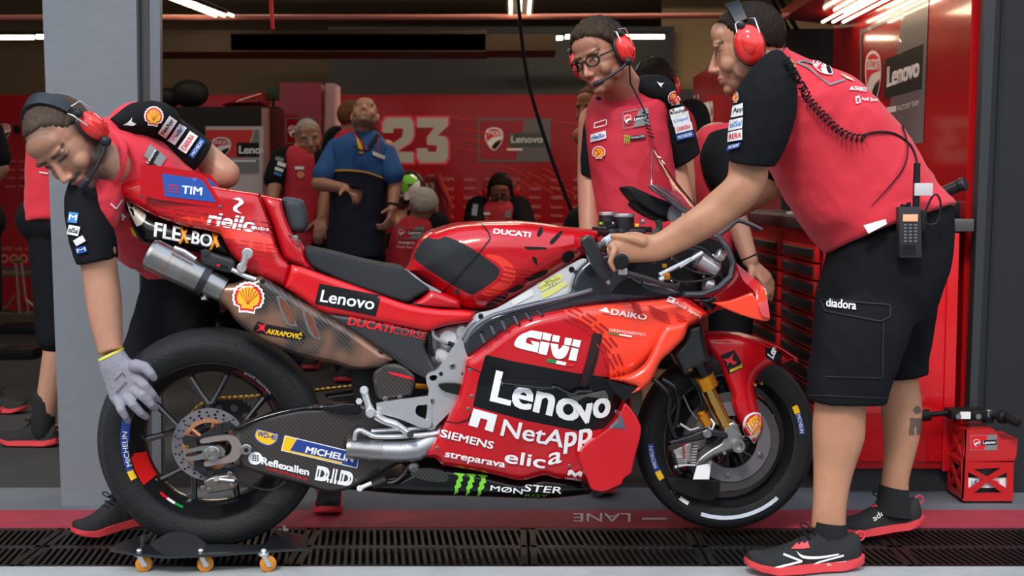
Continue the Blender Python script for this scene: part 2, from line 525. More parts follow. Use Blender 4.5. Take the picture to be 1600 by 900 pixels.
def mat_vcol(name, rough=.5, sub=.08, bump=.15, spec=.4):
    if name in _M: return _M[name]
    m, t, b = nt(name); _M[name] = m; L = t.links
    a = t.nodes.new('ShaderNodeVertexColor'); a.layer_name = 'Col'
    tc = t.nodes.new('ShaderNodeTexCoord'); n = t.nodes.new('ShaderNodeTexNoise'); n.inputs['Scale'].default_value = 35; n.inputs['Detail'].default_value = 4
    L.new(tc.outputs['Object'], n.inputs[0])
    mr = t.nodes.new('ShaderNodeMapRange'); mr.inputs[3].default_value = .86; mr.inputs[4].default_value = 1.12; L.new(n.outputs['Fac'], mr.inputs[0])
    mu = t.nodes.new('ShaderNodeVectorMath'); mu.operation = 'SCALE'; L.new(a.outputs[0], mu.inputs[0]); L.new(mr.outputs[0], mu.inputs['Scale'])
    L.new(mu.outputs[0], b.inputs['Base Color']); b.inputs['Roughness'].default_value = rough; b.inputs['Specular IOR Level'].default_value = spec
    b.inputs['Subsurface Weight'].default_value = sub; b.inputs['Subsurface Radius'].default_value = (.01, .004, .002)
    n2 = t.nodes.new('ShaderNodeTexNoise'); n2.inputs['Scale'].default_value = 160; L.new(tc.outputs['Object'], n2.inputs[0])
    bp = t.nodes.new('ShaderNodeBump'); bp.inputs['Strength'].default_value = bump; bp.inputs['Distance'].default_value = .003
    L.new(n2.outputs['Fac'], bp.inputs['Height']); L.new(bp.outputs[0], b.inputs['Normal'])
    return m

RED = mat('racing_red_paint', (.52, .003, .009), .3, coat=.9, spec=.3)
REDB = mat('bright_red_paint', (.66, .007, .012), .3, coat=.8, spec=.3)
ORANGE = mat('fluo_orange_paint', (.95, .055, .018), .32, coat=.8)
BLACKG = mat('black_gloss_paint', (.004, .004, .005), .25, coat=.5, spec=.25)
BLACKM = mat('black_matt', (.007, .007, .008), .55, spec=.3)
SEATM = mat('seat_foam', (.016, .017, .020), .7, spec=.35, bump=.25, bscale=300)
WHITE = mat('white_vinyl', (.85, .85, .85), .45)
YELLOW = mat('yellow_vinyl', (.85, .50, .01), .45)
BLUE = mat('blue_vinyl', (.02, .10, .42), .4)
NAVY = mat('navy_vinyl', (.02, .05, .26), .4)
SREDV = mat('red_vinyl', (.70, .01, .02), .45)
GREENV = mat('green_vinyl', (.18, .62, .03), .45)
ITGREEN = mat('flag_green', (.01, .25, .06), .45)
GREYV = mat('grey_vinyl', (.22, .22, .23), .45)
ORV = mat('amber_vinyl', (.85, .30, .01), .45)
DRED = mat('dark_red_vinyl', (.42, .004, .006), .4)
CARB = mat_carbon('carbon_fibre', (.007, .007, .008), (.034, .032, .032), 36, .35)
CARBW = mat_carbon('warm_carbon_fibre', (.016, .011, .010), (.052, .040, .035), 34, .38)
TITAN = mat_carbon('heat_tinted_shroud', (.035, .030, .028), (.105, .085, .075), 34, .30, tint=1)
ALU = mat('machined_aluminium', (.72, .72, .73), .32, metal=.85, bump=.08, bscale=90)
ALUL = mat('anodised_silver', (.62, .60, .62), .38, metal=.55, bump=.05, bscale=60)
STEEL = mat('brushed_steel', (.38, .36, .35), .32, metal=.95, var=.2, vscale=14)
TI = mat('titanium_pipe', (.36, .34, .33), .30, metal=.95, var=.25, vscale=10)
TIH = mat('heated_titanium', (.42, .30, .24), .30, metal=.95, var=.3, vscale=18)
GOLD = mat('gold_anodised', (.80, .46, .12), .22, metal=1)
OGOLD = mat('orange_anodised', (.80, .30, .02), .3, metal=.8)
DKMET = mat('dark_metal', (.05, .05, .055), .35, metal=.8)
GREYM = mat('satin_grey', (.16, .17, .18), .4, metal=.3)
RUBBER = mat('tyre_rubber', (.012, .012, .013), .6, spec=.3, bump=.25, bscale=120, var=.3, vscale=12)
RUBBERW = mat('worn_tread_rubber', (.022, .023, .026), .7, spec=.3, bump=.3, bscale=160, var=.25, vscale=20)
RIM = mat('black_rim_paint', (.010, .010, .011), .3, coat=.8)
DISC = mat('grey_disc_metal', (.20, .18, .20), .42, metal=.4, var=.12, vscale=60)
DISCD = mat('carbon_brake_ring', (.055, .05, .05), .6, var=.25, vscale=70)
BOLT = mat('bolt_steel', (.45, .43, .42), .3, metal=1)
COPPER = mat('copper_ring', (.65, .28, .14), .35, metal=.8)
# ------------------------------------------------------------------ logo shapes (pixel space)
def TR(pts, cx, cy, sx, sy=None, rot=0, shear=0):
    sy = sx if sy is None else sy; c, s_ = math.cos(math.radians(rot)), math.sin(math.radians(rot)); out = []
    for p in pts:
        x, y = p[0]*sx+shear*p[1]*sy, p[1]*sy
        q = (cx+x*c-y*s_, cy+x*s_+y*c); out.append(q+tuple(p[2:]))
    return out
def pecten(r=1.0, k=1.0):
    pts = []
    for i in range(29):
        a = math.radians(212-244*i/28); rr = r*(1+.035*math.cos(i*math.pi))
        pts.append((rr*math.cos(a), -rr*math.sin(a)*.98))
    pts += [(.52*r, .66*r), (.50*r, .98*r), (.0, .93*r), (-.50*r, .98*r), (-.52*r, .66*r)]
    return pts
def shell_items(cx, cy, r, rot=0, sx=1.0):
    it = [('p', TR(pecten(1.0), cx, cy, r*sx, r, rot), WHITE), ('p', TR(pecten(.87), cx, cy, r*sx, r, rot), SREDV), ('p', TR(pecten(.70), cx, cy+r*.02, r*sx, r, rot), mat('pecten_yellow', (.9, .48, .02), .45))]
    for i in range(7):
        a = math.radians(150-20*i)
        p0 = (0, .45); p1 = (.66*math.cos(a), -.62*math.sin(a)); nx, ny = -(p1[1]-p0[1]), p1[0]-p0[0]; L = math.hypot(nx, ny); nx, ny = nx/L*.028, ny/L*.028
        it.append(('p', TR([(p0[0]-nx*.3, p0[1]-ny*.3), (p0[0]+nx*.3, p0[1]+ny*.3), (p1[0]+nx, p1[1]+ny), (p1[0]-nx, p1[1]-ny)], cx, cy, r*sx, r, rot), SREDV))
    return it
def shield_items(cx, cy, w, h, rot=0, shear=0, text=True):
    T = lambda p, k=1: TR(p, cx, cy, w/2*k, h/2*k, rot, shear)
    sh = [(-.9, -.75), (-.5, -.98), (0, -1.05), (.5, -.98), (.9, -.75), (1, -.2), (.85, .3), (.45, .8), (0, 1.05), (-.45, .8), (-.85, .3), (-1, -.2)]
    it = [('s', T(sh), WHITE), ('s', T(sh, .88), SREDV),
          ('s', T([(-.80, .32, 1), (-.2, -.12), (.92, -.28, 1), (.86, 0), (.2, .25), (-.35, .78, 1), (-.62, .55)]), WHITE),
          ('s', T([(-.28, .78, 1), (.1, .35), (.84, .10, 1), (.74, .34), (.38, .76), (0, .96)]), BLACKM)]
    if text:
        q = T([(-.72, -.32), (.76, -.32), (-.72, -.72)])
        it.append(('t', 'DUCATI', q[0], q[1], q[2], WHITE, .03))
    return it
def michelin_items(bl, br, tl, yellow=.16, txt=True):
    """blue band with a yellow end; bl, br, tl are the corners of the band"""
    bl, br, tl = [np.array(p, float) for p in (bl, br, tl)]; u = br-bl; v = tl-bl
    q = lambda a, b_: tuple(bl+u*a+v*b_)
    it = [('p', [q(-.01, -.08), q(1.01, -.08), q(1.01, 1.08), q(-.01, 1.08)], WHITE), ('p', [q(0, 0), q(1, 0), q(1, 1), q(0, 1)], NAVY),
          ('p', [q(0, 0), q(yellow, 0), q(yellow*1.25, 1), q(0, 1)], YELLOW)]
    if txt: it.append(('t', 'MICHELIN', q(yellow*1.8, .3), q(.95, .3), q(yellow*1.8+.03, .8), WHITE, .035))
    return it
def claw_items(x0, y0, x1, y1, m):
    """three ragged claw marks in the box"""
    w, h = x1-x0, y1-y0; it = []
    c = [(.02, 0, 1), (.30, .03), (.34, .10, 1), (.26, .16), (.28, .35), (.20, .42, 1), (.23, .60), (.12, .72, 1), (.14, .85), (.0, 1, 1), (.04, .75), (.02, .62, 1), (.08, .50), (.07, .38, 1), (.14, .24), (.12, .12), (.0, .02, 1)]
    for k in range(3):
        it.append(('s', [(x0+w*(k*.34+p[0]*.95)+h*.0, y0+h*p[1]+k*h*.04)+tuple(p[2:]) for p in c], m))
    return it
def lenovo_items(poly, bl, br, tl, bold=.02):
    return [('p', poly, BLACKM), ('t', 'Lenovo', bl, br, tl, WHITE, bold)]

# ================================================================== MOTORCYCLE
bike = empty('motorcycle', (RC.x, RC.y, 0))
tag(bike, 'red racing motorcycle with sponsor stickers standing across the garage doorway, rear wheel on a dolly', 'motorcycle')

def wheel(name, cx, cy, Y, Rt, W, rr, front):
    c = P(cx, cy, Y); ax = BN
    w = empty(name, c); w.parent = bike; w.location = c-bike.location
    hw = W/2; mb = MB()
    # tyre section : bead -> sidewall -> rounded crown
    prof = [(rr-.006, hw*.80), (rr+.004, hw*.90)]
    n = 22; ry = Rt-(rr+.035)
    for i in range(n+1):
        a = math.pi*i/n; ca, sa = math.cos(a), math.sin(a)
        prof.append((rr+.030+ry*(max(sa, 0)**.80)+.005, hw*math.copysign(abs(ca)**.82, ca)))
    prof += [(rr+.004, -hw*.90), (rr-.006, -hw*.80)]
    mb.lathe(prof, c, ax, 112, 0)
    # worn tread band (a slightly raised skin over the crown)
    pw = []
    for i in range(3, n-2):
        a = math.pi*i/n; ca, sa = math.cos(a), math.sin(a)
        pw.append((rr+.0356+ry*(sa**.80), hw*math.copysign(abs(ca)**.82, ca)))
    mb.lathe(pw, c, ax, 112, 1, closed=False)
    ty = mb.build('tyre', [RUBBER, RUBBERW], w, 50)
    rm = MB()
    b = hw*.80
    rm.lathe([(rr+.004, b+.004), (rr+.006, b), (rr-.002, b-.006), (rr-.010, b-.012), (rr-.016, b-.03), (rr-.030, b*.35), (rr-.030, -b*.35), (rr-.016, -b+.03), (rr-.002, -b+.006), (rr+.006, -b), (rr-.008, -b-.002),
              (rr-.024, -b+.03), (rr-.042, -b*.3), (rr-.042, b*.3), (rr-.026, b-.032), (rr-.012, b-.008), (rr-.004, b+.004)], c, ax, 112)
    X = BE; Z = UP
    def pt(r, an, a): return c+(X*math.cos(an)+Z*math.sin(an))*r+ax*a
    ro = rr-.036
    if not front:
        for k in range(5):
            an = math.radians(92+72*k)
            rm.tube([pt(.035, an, .0), pt(.07, an, .012), pt(.105, an, .014)], [.022, .017, .014], 8)
            for s_ in (-1, 1):
                rm.tube([pt(.095, an, .014), pt(.14, an+s_*math.radians(11), .012), pt(ro, an+s_*math.radians(17), .006)], [.012, .0085, .011], 8)
    else:
        for k in range(5):
            an = math.radians(80+72*k)
            for s_ in (-1, 1):
                rm.tube([pt(.03, an+s_*.25, 0), pt(.12, an+s_*math.radians(9), .004), pt(ro, an+s_*math.radians(15), 0)], [.013, .009, .010], 8)
    rm.cyl(c-ax*.05, c+ax*.05, .042, n=32, bev=.004)
    r_ = rm.build('rim', RIM, w)
    return w, c, ty, r_, pt

rw, rc, rtyre, rrim, rpt = wheel('rear_wheel', 332, 682, 3.76, .333, .196, .2385, False)
fw, fc, ftyre, frim, fpt = wheel('front_wheel', 1133, 684, 3.98, .292, .125, .2165, True)
# thin machined line on the rims and coloured tape
mb = MB(); mb.lathe([(.2415, .0795), (.2425, .081), (.2435, .0795)], rc, BN, 112); mb.build('rim_edge_line', ALU, rw)
mb = MB(); mb.lathe([(.2195, .0505), (.2205, .0525), (.2215, .0505)], fc, BN, 112); mb.build('rim_edge_line', ALU, fw)
TAPE = mat('red_rim_tape', (.72, .012, .012), .35, coat=.5)
mb = MB(); mb.lathe([(.232, .0765), (.2262, .0685), (.2115, .047), (.196, .022), (.195, .022), (.2105, .048), (.2252, .0695), (.231, .0785)], rc, BN, 24, a0=math.radians(190), a1=math.radians(213), xdir=BE)
mb.build('red_tape', TAPE, rw)
# brake discs -----------------------------------------------------
def disc(name, c, r0, r1, off, th, m, parent, holes=0, hr=.0045):
    o2 = [(r1*math.cos(2*math.pi*i/96), r1*math.sin(2*math.pi*i/96)) for i in range(96)]
    hs = [[(r0*math.cos(2*math.pi*i/72), r0*math.sin(2*math.pi*i/72)) for i in range(72)]]
    if holes:
        for k in range(holes):
            a = 2*math.pi*k/holes
            for j, fr in enumerate((.22, .5, .8) if k % 2 else (.36, .66)):
                rr = r0+(r1-r0)*fr; aa = a+(.05 if j == 1 else 0)
                hs.append([(rr*math.cos(aa)+hr*math.cos(t), rr*math.sin(aa)+hr*math.sin(t)) for t in [2*math.pi*q/8 for q in range(8)]])
    V, F, _ = tri(o2, hs, step=.5)
    n = len(V); A_ = [c+BE*v[0]+UP*v[1]+BN*(off+th/2) for v in V]; Bk = [c+BE*v[0]+UP*v[1]+BN*(off-th/2) for v in V]
    f = [tuple(q) for q in F]; e = set((q[i], q[(i+1) % 3]) for q in f for i in range(3))
    side = [(b, a, n+a, n+b) for (a, b) in e if (b, a) not in e]
    return mk(name, A_+Bk, f+[(n+q[0], n+q[2], n+q[1]) for q in f]+side, m, parent, fix=True)
rdc = rc+UP*-.004
disc('brake_disc', rdc, .072, .108, .098, .005, DISC, rw, holes=24, hr=.0042)
mb = MB(); mb.lathe([(.066, .092), (.066, .104), (.0775, .103), (.0775, .093)], rdc, BN, 64)
for k in range(6):
    a = k*math.pi/3+.3; mb.tube([rdc+BN*.095+(BE*math.cos(a)+UP*math.sin(a))*.03, rdc+BN*.098+(BE*math.cos(a)+UP*math.sin(a))*.07], .007, 8)
mb.build('disc_carrier', COPPER, rw)
# rear sprocket on the far side
mb = MB(); prof = []
nt_ = 42; o2 = []
for i in range(nt_):
    for d_, r_ in ((0, .101), (.3, .108), (.45, .108), (.7, .101)):
        a = 2*math.pi*(i+d_)/nt_; o2.append((r_*math.cos(a), r_*math.sin(a)))
hs = [[(.045*math.cos(t), .045*math.sin(t)) for t in [2*math.pi*q/32 for q in range(32)]]]
for k in range(10):
    a = 2*math.pi*k/10; hs.append([(.074*math.cos(a)+.012*math.cos(t), .074*math.sin(a)+.012*math.sin(t)) for t in [2*math.pi*q/12 for q in range(12)]])
V, F, _ = tri(o2, hs, step=.5); sc_ = rc+BE*.035; n = len(V)
mb.add([sc_+BE*v[0]+UP*v[1]-BN*.085 for v in V]+[sc_+BE*v[0]+UP*v[1]-BN*.092 for v in V], [tuple(q) for q in F]+[(n+q[0], n+q[2], n+q[1]) for q in F])
mb.build('sprocket', DKMET, rw)
# front discs
fdc = fc
for sgn, nm in ((1, 'near'), (-1, 'far')):
    disc('brake_disc', fdc, .112, .158, sgn*.060, .007, DISCD, fw)
    disc('disc_face', fdc, .084, .128, sgn*.066, .005, DISC, fw)
    mb = MB()
    for k in range(6):
        a = k*math.pi/3+.2
        p0 = fdc+BN*(sgn*.056)+(BE*math.cos(a)+UP*math.sin(a))*.032
        for s_ in (-.22, .22):
            mb.tube([p0, fdc+BN*(sgn*.060)+(BE*math.cos(a+s_)+UP*math.sin(a+s_))*.090], .0045, 6)
    mb.cyl(fdc+BN*(sgn*.05), fdc+BN*(sgn*.066), .034, n=24, bev=.002)
    mb.build('disc_carrier', mat('carrier_bronze', (.06, .05, .045), .45, metal=.7), fw)
for k in range(5):
    a = math.radians(-25+72*k); p = fdc+BN*.066+(BE*math.cos(a)+UP*math.sin(a))*.104
    mb = MB(); mb.cyl(p, p+BN*.008, .009, n=20, bev=.001); mb.cyl(p+BN*.008, p+BN*.011, .005, n=6); mb.build('disc_bolt', BOLT, fw)

# ---------------- tyre stickers
def arc_sticker(tyre, wc, pxc, pyc, r_in, r_out, a0, a1, mats_fn): pass
def polar(cx, cy, r, a): return (cx+r*math.cos(math.radians(a)), cy-r*math.sin(math.radians(a)))
def arc_poly(cx, cy, r0, r1, a0, a1, n=14):
    return [polar(cx, cy, r1, a0+(a1-a0)*i/n) for i in range(n+1)]+[polar(cx, cy, r0, a1+(a0-a1)*i/n) for i in range(n+1)]
def arc_text(s, cx, cy, r0, r1, a0, a1, m, bold=.03):
    """text whose baseline follows an arc; angles in degrees, drawn letter by letter"""
    V, F = text_px(s, (0, 0), (1, 0), (0, 1), bold, step=.12)
    return V, F
def decal_arc_text(name, s, cx, cy, r0, r1, a0, a1, m, target, bold=.03):
    V, F = text_px(s, (0, 0), (1, 0), (0, 1), 0, step=.06)
    W_ = [polar(cx, cy, r0+(r1-r0)*v[1], a0+(a1-a0)*v[0]) for v in V]
    tree = bvh_of([target]); VV = []; ok = []
    for x, y in W_:
        d = ray(x, y).normalized(); h = tree.ray_cast(CAM, d)
        ok.append(None if h[0] is None else h[0]-d*.0045)
    mp = {}; FF = []
    for f in F:
        if any(ok[i] is None for i in f): continue
        for i in f:
            if i not in mp: mp[i] = len(VV); VV.append(ok[i])
        FF.append([mp[i] for i in f])
    return mk(name, VV, FF, m, target, smooth=60)
cx, cy = 331, 684
decal('sticker', [('p', arc_poly(cx, cy, 129, 143, 168, 202), NAVY), ('p', arc_poly(cx, cy, 129, 143, 202, 208), YELLOW)], rtyre, lift=.0015)
decal_arc_text('lettering', 'MICHELIN', cx, cy, 132, 140, 199, 176, WHITE, rtyre, .04)
cx, cy = 1133, 687
decal('sticker', [('p', arc_poly(cx, cy, 112, 121, 183, 205), NAVY), ('p', arc_poly(cx, cy, 112, 121, 205, 212), YELLOW)], ftyre, lift=.0015)
decal_arc_text('lettering', 'MICHELIN', cx, cy, 114, 119.5, 202, 185, WHITE, ftyre, .04)
decal('sticker', [('p', arc_poly(cx, cy, 116, 125, 20, 4), NAVY), ('p', arc_poly(cx, cy, 116, 125, 26, 20), YELLOW)], ftyre, lift=.0015)
decal_arc_text('lettering', 'MICHELIN', cx, cy, 118, 123.5, 19, 5, WHITE, ftyre, .04)
decal('chalk_mark', [('p', arc_poly(cx, cy, 119, 125, 252, 312, 24), mat('chalk', (.55, .60, .68), .9, var=.3, vscale=40))], ftyre, lift=.001)
decal('barcode_sticker', [('p', arc_poly(cx, cy, 112, 118, 232, 240), WHITE)], ftyre, lift=.001)
decal('lettering', [('t', '93', polar(cx, cy, 118, 227), polar(cx, cy, 118, 223), polar(cx, cy, 108, 227), GREYV)], ftyre)
decal_arc_text('rim_lettering', 'marchesini Racing', 331, 686, 113, 118, 38, 64, WHITE, rrim, .01)
decal('flag_sticker', [('p', arc_poly(331, 686, 114, 118, 226, 233), SREDV), ('p', arc_poly(331, 686, 114, 118, 233, 240), WHITE), ('p', arc_poly(331, 686, 114, 118, 240, 247), ITGREEN)], rrim, lift=.001)
decal('rim_tape', [('p', arc_poly(331, 687, 111, 125, 190, 213), TAPE)], [rrim], rw, lift=.001)

# ---------------- body panels
tail = slab('tail_cowl', [(178, 291, 1), (190, 284), (230, 281), (300, 286), (345, 294), (406, 303, 1), (420, 340), (432, 380), (441, 402, 1), (455, 413, 1), (450, 438), (444, 449, 1), (430, 443), (398, 430), (386, 424), (371, 408), (360, 395, 1), (344, 366, 1), (327, 361), (293, 355), (267, 347), (233, 333), (195, 309)],
            fld([(180, 290, .035), (230, 290, .10), (300, 300, .12), (400, 320, .12), (440, 400, .15), (400, 420, .15), (240, 330, .11), (320, 350, .13)]), RED, bike, rnd=14, rdep=.03, step=7, paints=[([(268, 345, 1), (300, 338), (360, 347), (424, 373, 1), (434, 396, 1), (400, 390), (350, 371), (300, 353)], mat('faded_orange_print', (.85, .035, .02), .35, coat=.6))])
decal('panel_gap', [('s', [(406, 303), (421, 342), (433, 380), (441, 398), (452, 411), (450, 413), (439, 400), (430, 380), (418, 342), (403, 304)], BLACKM)], tail)
ODEC = mat('faded_orange_print', (.85, .035, .02), .35, coat=.6)
it = []
for k in range(9):
    for j in range(3):
        x = 222+k*23+(j*4); y = 318+k*3.4+j*8
        it.append(('p', [(x, y), (x+18, y+2.5), (x+18, y+4), (x, y+1.5)], DRED))
for k in range(4):
    for j in range(4):
        x = 352+k*21; y = 372+k*3+j*6
        it.append(('p', [(x, y), (x+17, y+2), (x+17, y+3.2), (x, y+1.2)], DRED))
decal('stripe_print', it, tail, lift=.0008)
decal('lettering', [('t', 'riello', (324, 350), (396, 363), (330, 330), WHITE, .045), ('t', 'ups', (399, 360), (419, 363), (400, 354), WHITE, .02),
                    ('s', [(364, 311, 1), (374, 309), (381, 317), (372, 324), (371, 328), (378, 334, 1), (366, 330), (365, 323), (373, 317), (372, 313)], WHITE)], tail, lift=.0016)
under = slab('tail_underside', [(180, 296, 1), (195, 310), (233, 334), (267, 348), (293, 356), (327, 362), (346, 366, 1), (358, 385), (372, 406, 1), (330, 399), (290, 391), (240, 383), (222, 379), (210, 362), (198, 332), (186, 308)],
             fld([(185, 300, .03), (230, 350, .085), (300, 380, .10), (360, 395, .11)]), BLACKG, bike, rnd=20, rdep=.04, step=7)
decal('lettering', [('t', 'FLE', (241, 369), (281, 377), (243, 348), WHITE, .03), ('t', 'X', (280, 380), (294, 379), (281, 356), ORV, .03), ('t', '-BO', (291, 378), (330, 386), (293, 360), WHITE, .03), ('t', 'X', (328, 390), (342, 385), (331, 364), ORV, .03)], under, lift=.0016)
decal('rear_light_window', [('s', [(196, 312, 1), (222, 330), (228, 338), (222, 350), (214, 354, 1), (206, 338)], mat('window_tape', (.50, .47, .40), .5, metal=.4, var=.5, vscale=30))], under)
# winglets on the tail
wpts = [(220, 257, 1), (253, 260), (302, 268), (318, 275), (331, 293), (345, 315), (349, 320), (347, 327, 1), (300, 319), (250, 312), (219, 304, 1)]
wing = slab('tail_winglet', wpts, .125, RED, bike, th=.010, step=10)
decal('sticker', [('p', [(253, 271), (310, 279), (318, 284), (338, 316), (258, 307)], mat('sticker_blue', (.02, .09, .40), .4)), ('t', 'TIM', (284, 302), (315, 305), (285, 290), WHITE, .035),
                  ('p', [(263, 288), (279, 290), (279, 292), (263, 290)], SREDV), ('p', [(263, 293), (270, 294), (270, 296), (263, 295)], SREDV), ('p', [(273, 294), (279, 295), (279, 297), (273, 296)], SREDV), ('p', [(263, 298), (270, 299), (270, 301), (263, 300)], SREDV), ('p', [(273, 299), (279, 300), (279, 302), (273, 301)], SREDV)], wing)
def mirrored(name, o, m):
    off = world_loc(o); V = []
    for v in o.data.vertices:
        p = v.co+off; d = (p-RC).dot(BN); V.append(p-BN*(2*d))
    return mk(name, V, [tuple(p.vertices)[::-1] for p in o.data.polygons], m, bike, fix=True)
w2 = mirrored('tail_winglet', wing, RED)
decal('sticker', [('p', [(253, 271), (320, 277), (332, 283), (343, 296), (330, 296), (300, 290)], mat('sticker_blue', (.02, .09, .40), .4))], w2)
def bolts(pts, tgt, r=.006, m=None, name='bolt', parent=None):
    tree = bvh_of([tgt])
    for x, y in pts:
        d = ray(x, y).normalized(); h = tree.ray_cast(CAM, d)
        if h[0] is None: continue
        n_ = BN; p = h[0]
        mb = MB(); mb.cyl(p-n_*.004, p+n_*.003, r, n=16, bev=.001); mb.cyl(p+n_*.003, p+n_*.0035, r*.45, n=6, m=1)
        mb.build(name, [m or BOLT, BLACKM], parent or tgt)
bolts([(221, 305), (344, 323)], tail, .0045)
# side panel below the seat
side = slab('seat_side_panel', [(444, 449, 1), (450, 432), (455, 413, 1), (476, 418), (509, 430), (576, 454), (633, 474), (680, 482), (718, 484), (742, 487, 1), (738, 500), (727, 504), (700, 508), (680, 514), (671, 519, 1), (600, 505), (540, 494), (504, 488), (470, 466)],
            fld([(450, 430, .15), (500, 450, .165), (600, 480, .17), (740, 490, .17)]), REDB, bike, rnd=10, rdep=.02, step=7)
decal('sticker', lenovo_items([(499, 443), (595, 462), (587, 494), (492, 475)], (500, 471), (583, 484), (504, 453)), side)
cside = slab('carbon_side_panel', [(470, 463), (504, 487), (560, 495), (640, 512), (671, 518, 1), (664, 541), (673, 564), (681, 580), (668, 593, 1), (649, 584), (616, 562), (591, 546), (540, 512), (500, 488)],
             .158, mat_carbon('dark_carbon', (.014, .014, .015), (.034, .032, .034), 34, .4, .5), bike, rnd=8, rdep=.012, step=8)
decal('lettering', [('t', 'DUCATI', (543, 507), (611, 520), (547, 495), SREDV, .05), ('t', 'CORSE', (613, 520), (664, 531), (616, 509), SREDV, 0)], cside)
seatu = slab('seat_unit', [(404, 303, 1), (440, 311, 1), (445, 335), (456, 362), (470, 378), (477, 390), (479, 402), (486, 413), (500, 423), (553, 447), (590, 460), (627, 472), (640, 473), (656, 466), (673, 452, 1), (690, 456), (720, 468, 1), (720, 484, 1), (680, 485), (633, 480), (576, 460), (509, 436), (476, 421), (449, 408), (438, 390), (425, 350)],
              fld([(410, 305, .10), (440, 370, .12), (470, 400, .14), (600, 440, .15), (700, 470, .16)]), RED, bike, rnd=12, rdep=.03, step=7)
decal('panel_gap', [('p', [(455, 411), (476, 415.5), (509, 427.5), (576, 451.5), (633, 471.5), (680, 479.5), (720, 481.5), (720, 484), (680, 482), (633, 474), (576, 454), (509, 430), (476, 418), (455, 413.5)], BLACKM)], [seatu, side], seatu)
seat = slab('seat', [(477, 388, 1), (513, 395), (560, 407), (598, 415), (631, 421), (650, 435), (673, 449, 1), (668, 455), (651, 464), (640, 471), (627, 471), (590, 459), (553, 447), (520, 433), (496, 422), (484, 412), (477, 398)],
             fld([(478, 386, .10), (520, 396, .09), (560, 405, .09), (600, 413, .09), (631, 420, .09), (670, 448, .13), (480, 410, .172), (520, 432, .178), (560, 450, .182), (600, 464, .182), (640, 474, .182), (655, 462, .17)]), SEATM, bike, rnd=6, rdep=.012, step=6)
bpad = slab('back_pad', [(442, 309), (469, 312), (476, 322), (481, 345), (478, 360), (470, 364), (456, 363), (449, 350), (444, 330)], .085, mat('back_pad_foam', (.030, .036, .044), .6), bike, rnd=10, rdep=.03, step=6)
mb = MB(); mb.cyl(B(462, 372, .14), B(462, 372, .16), .008, n=16, bev=.002); mb.tube([B(452, 366, .12), B(462, 372, .15), B(468, 384, .13)], .004, 8); mb.build('seat_bolt', BOLT, bike)

tank = slab('fuel_tank', [(634, 423), (640, 412), (649, 387), (664, 367), (687, 357), (713, 350), (744, 347), (790, 346), (820, 346), (850, 349), (890, 355), (927, 359), (936, 365), (934, 384), (918, 398), (898, 411), (856, 438), (798, 471), (776, 484), (758, 486), (720, 482), (704, 468), (689, 458), (655, 437)],
            fld([(640, 415, .10), (660, 400, .14), (700, 420, .17), (740, 430, .175), (780, 440, .18), (760, 390, .19), (820, 400, .195), (860, 390, .20), (920, 380, .17), (720, 470, .16), (800, 465, .18), (900, 405, .19), (700, 365, .15), (840, 360, .17)]), RED, bike, rnd=42, rdep=.10, step=6, paints=[([(758, 398), (780, 400), (798, 412), (806, 428), (798, 446), (776, 460), (760, 463), (752, 458, 1), (779, 441), (787, 424), (779, 412)], ODEC), ([(647, 401), (656, 382), (667, 371), (676, 373), (687, 373), (698, 370), (722, 380), (749, 396), (776, 416), (781, 424), (773, 438), (744, 458), (733, 459), (704, 444), (660, 415)], SEATM)])
decal('panel_gap', [('p', [(753, 350), (764, 362), (767, 373), (749, 396.5), (703, 447), (690, 460), (689, 458), (701.5, 446), (747.5, 395.5), (765, 373), (762, 362.5), (751, 350)], BLACKM)], [tank], lift=.0035)
decal('lettering', [('t', 'DUCATI', (771, 365), (828, 371), (772, 357.5), WHITE, .05)], tank)
vents = [[(839, 368), (841, 360), (846, 354), (848, 362), (843, 369)], [(859, 378), (866, 370), (876, 361), (878, 365), (864, 381)], [(819, 386), (825, 385.5), (851, 386.5), (852, 389.5), (826, 389.5)], [(879, 401), (882, 395), (893, 392), (897, 401), (886, 411), (880, 408)],
         [(818, 439), (830, 430), (850, 422), (856, 423), (850, 430), (828, 439)], [(792, 455), (812, 444), (819, 446), (810, 453), (797, 457)], [(757, 480), (772, 466), (784, 461), (794, 460), (788, 468), (772, 477)], [(831, 402), (838, 403), (839, 413), (836, 412)]]
decal('air_vent', [('s', v, mat('vent_dark', (.003, .003, .003), .9)) for v in vents], tank)
decal('red_logo', [('t', 'R', (840, 411), (848, 411), (841, 404), SREDV, .02)], tank)
it = []
for j in range(4):
    for k in range(2):
        x = 788+k*24-j*4; y = 416+k*4+j*6.5; it.append(('p', [(x, y), (x+22, y+5), (x+22, y+6.8), (x, y+1.8)], DRED))
        x = 762+k*20-j*5; y = 450+k*3+j*5.5; it.append(('p', [(x, y), (x+18, y+4), (x+18, y+5.6), (x, y+1.6)], DRED))
decal('stripe_print', it, tank)
bolts([(715, 455)], tank, .010, DKMET)
mb = MB(); mb.tube([B(633, 424, .05), B(645, 432, .11), B(660, 444, .13), B(688, 459, .14)], .008, 8); mb.build('tank_trim', GREYV, bike)

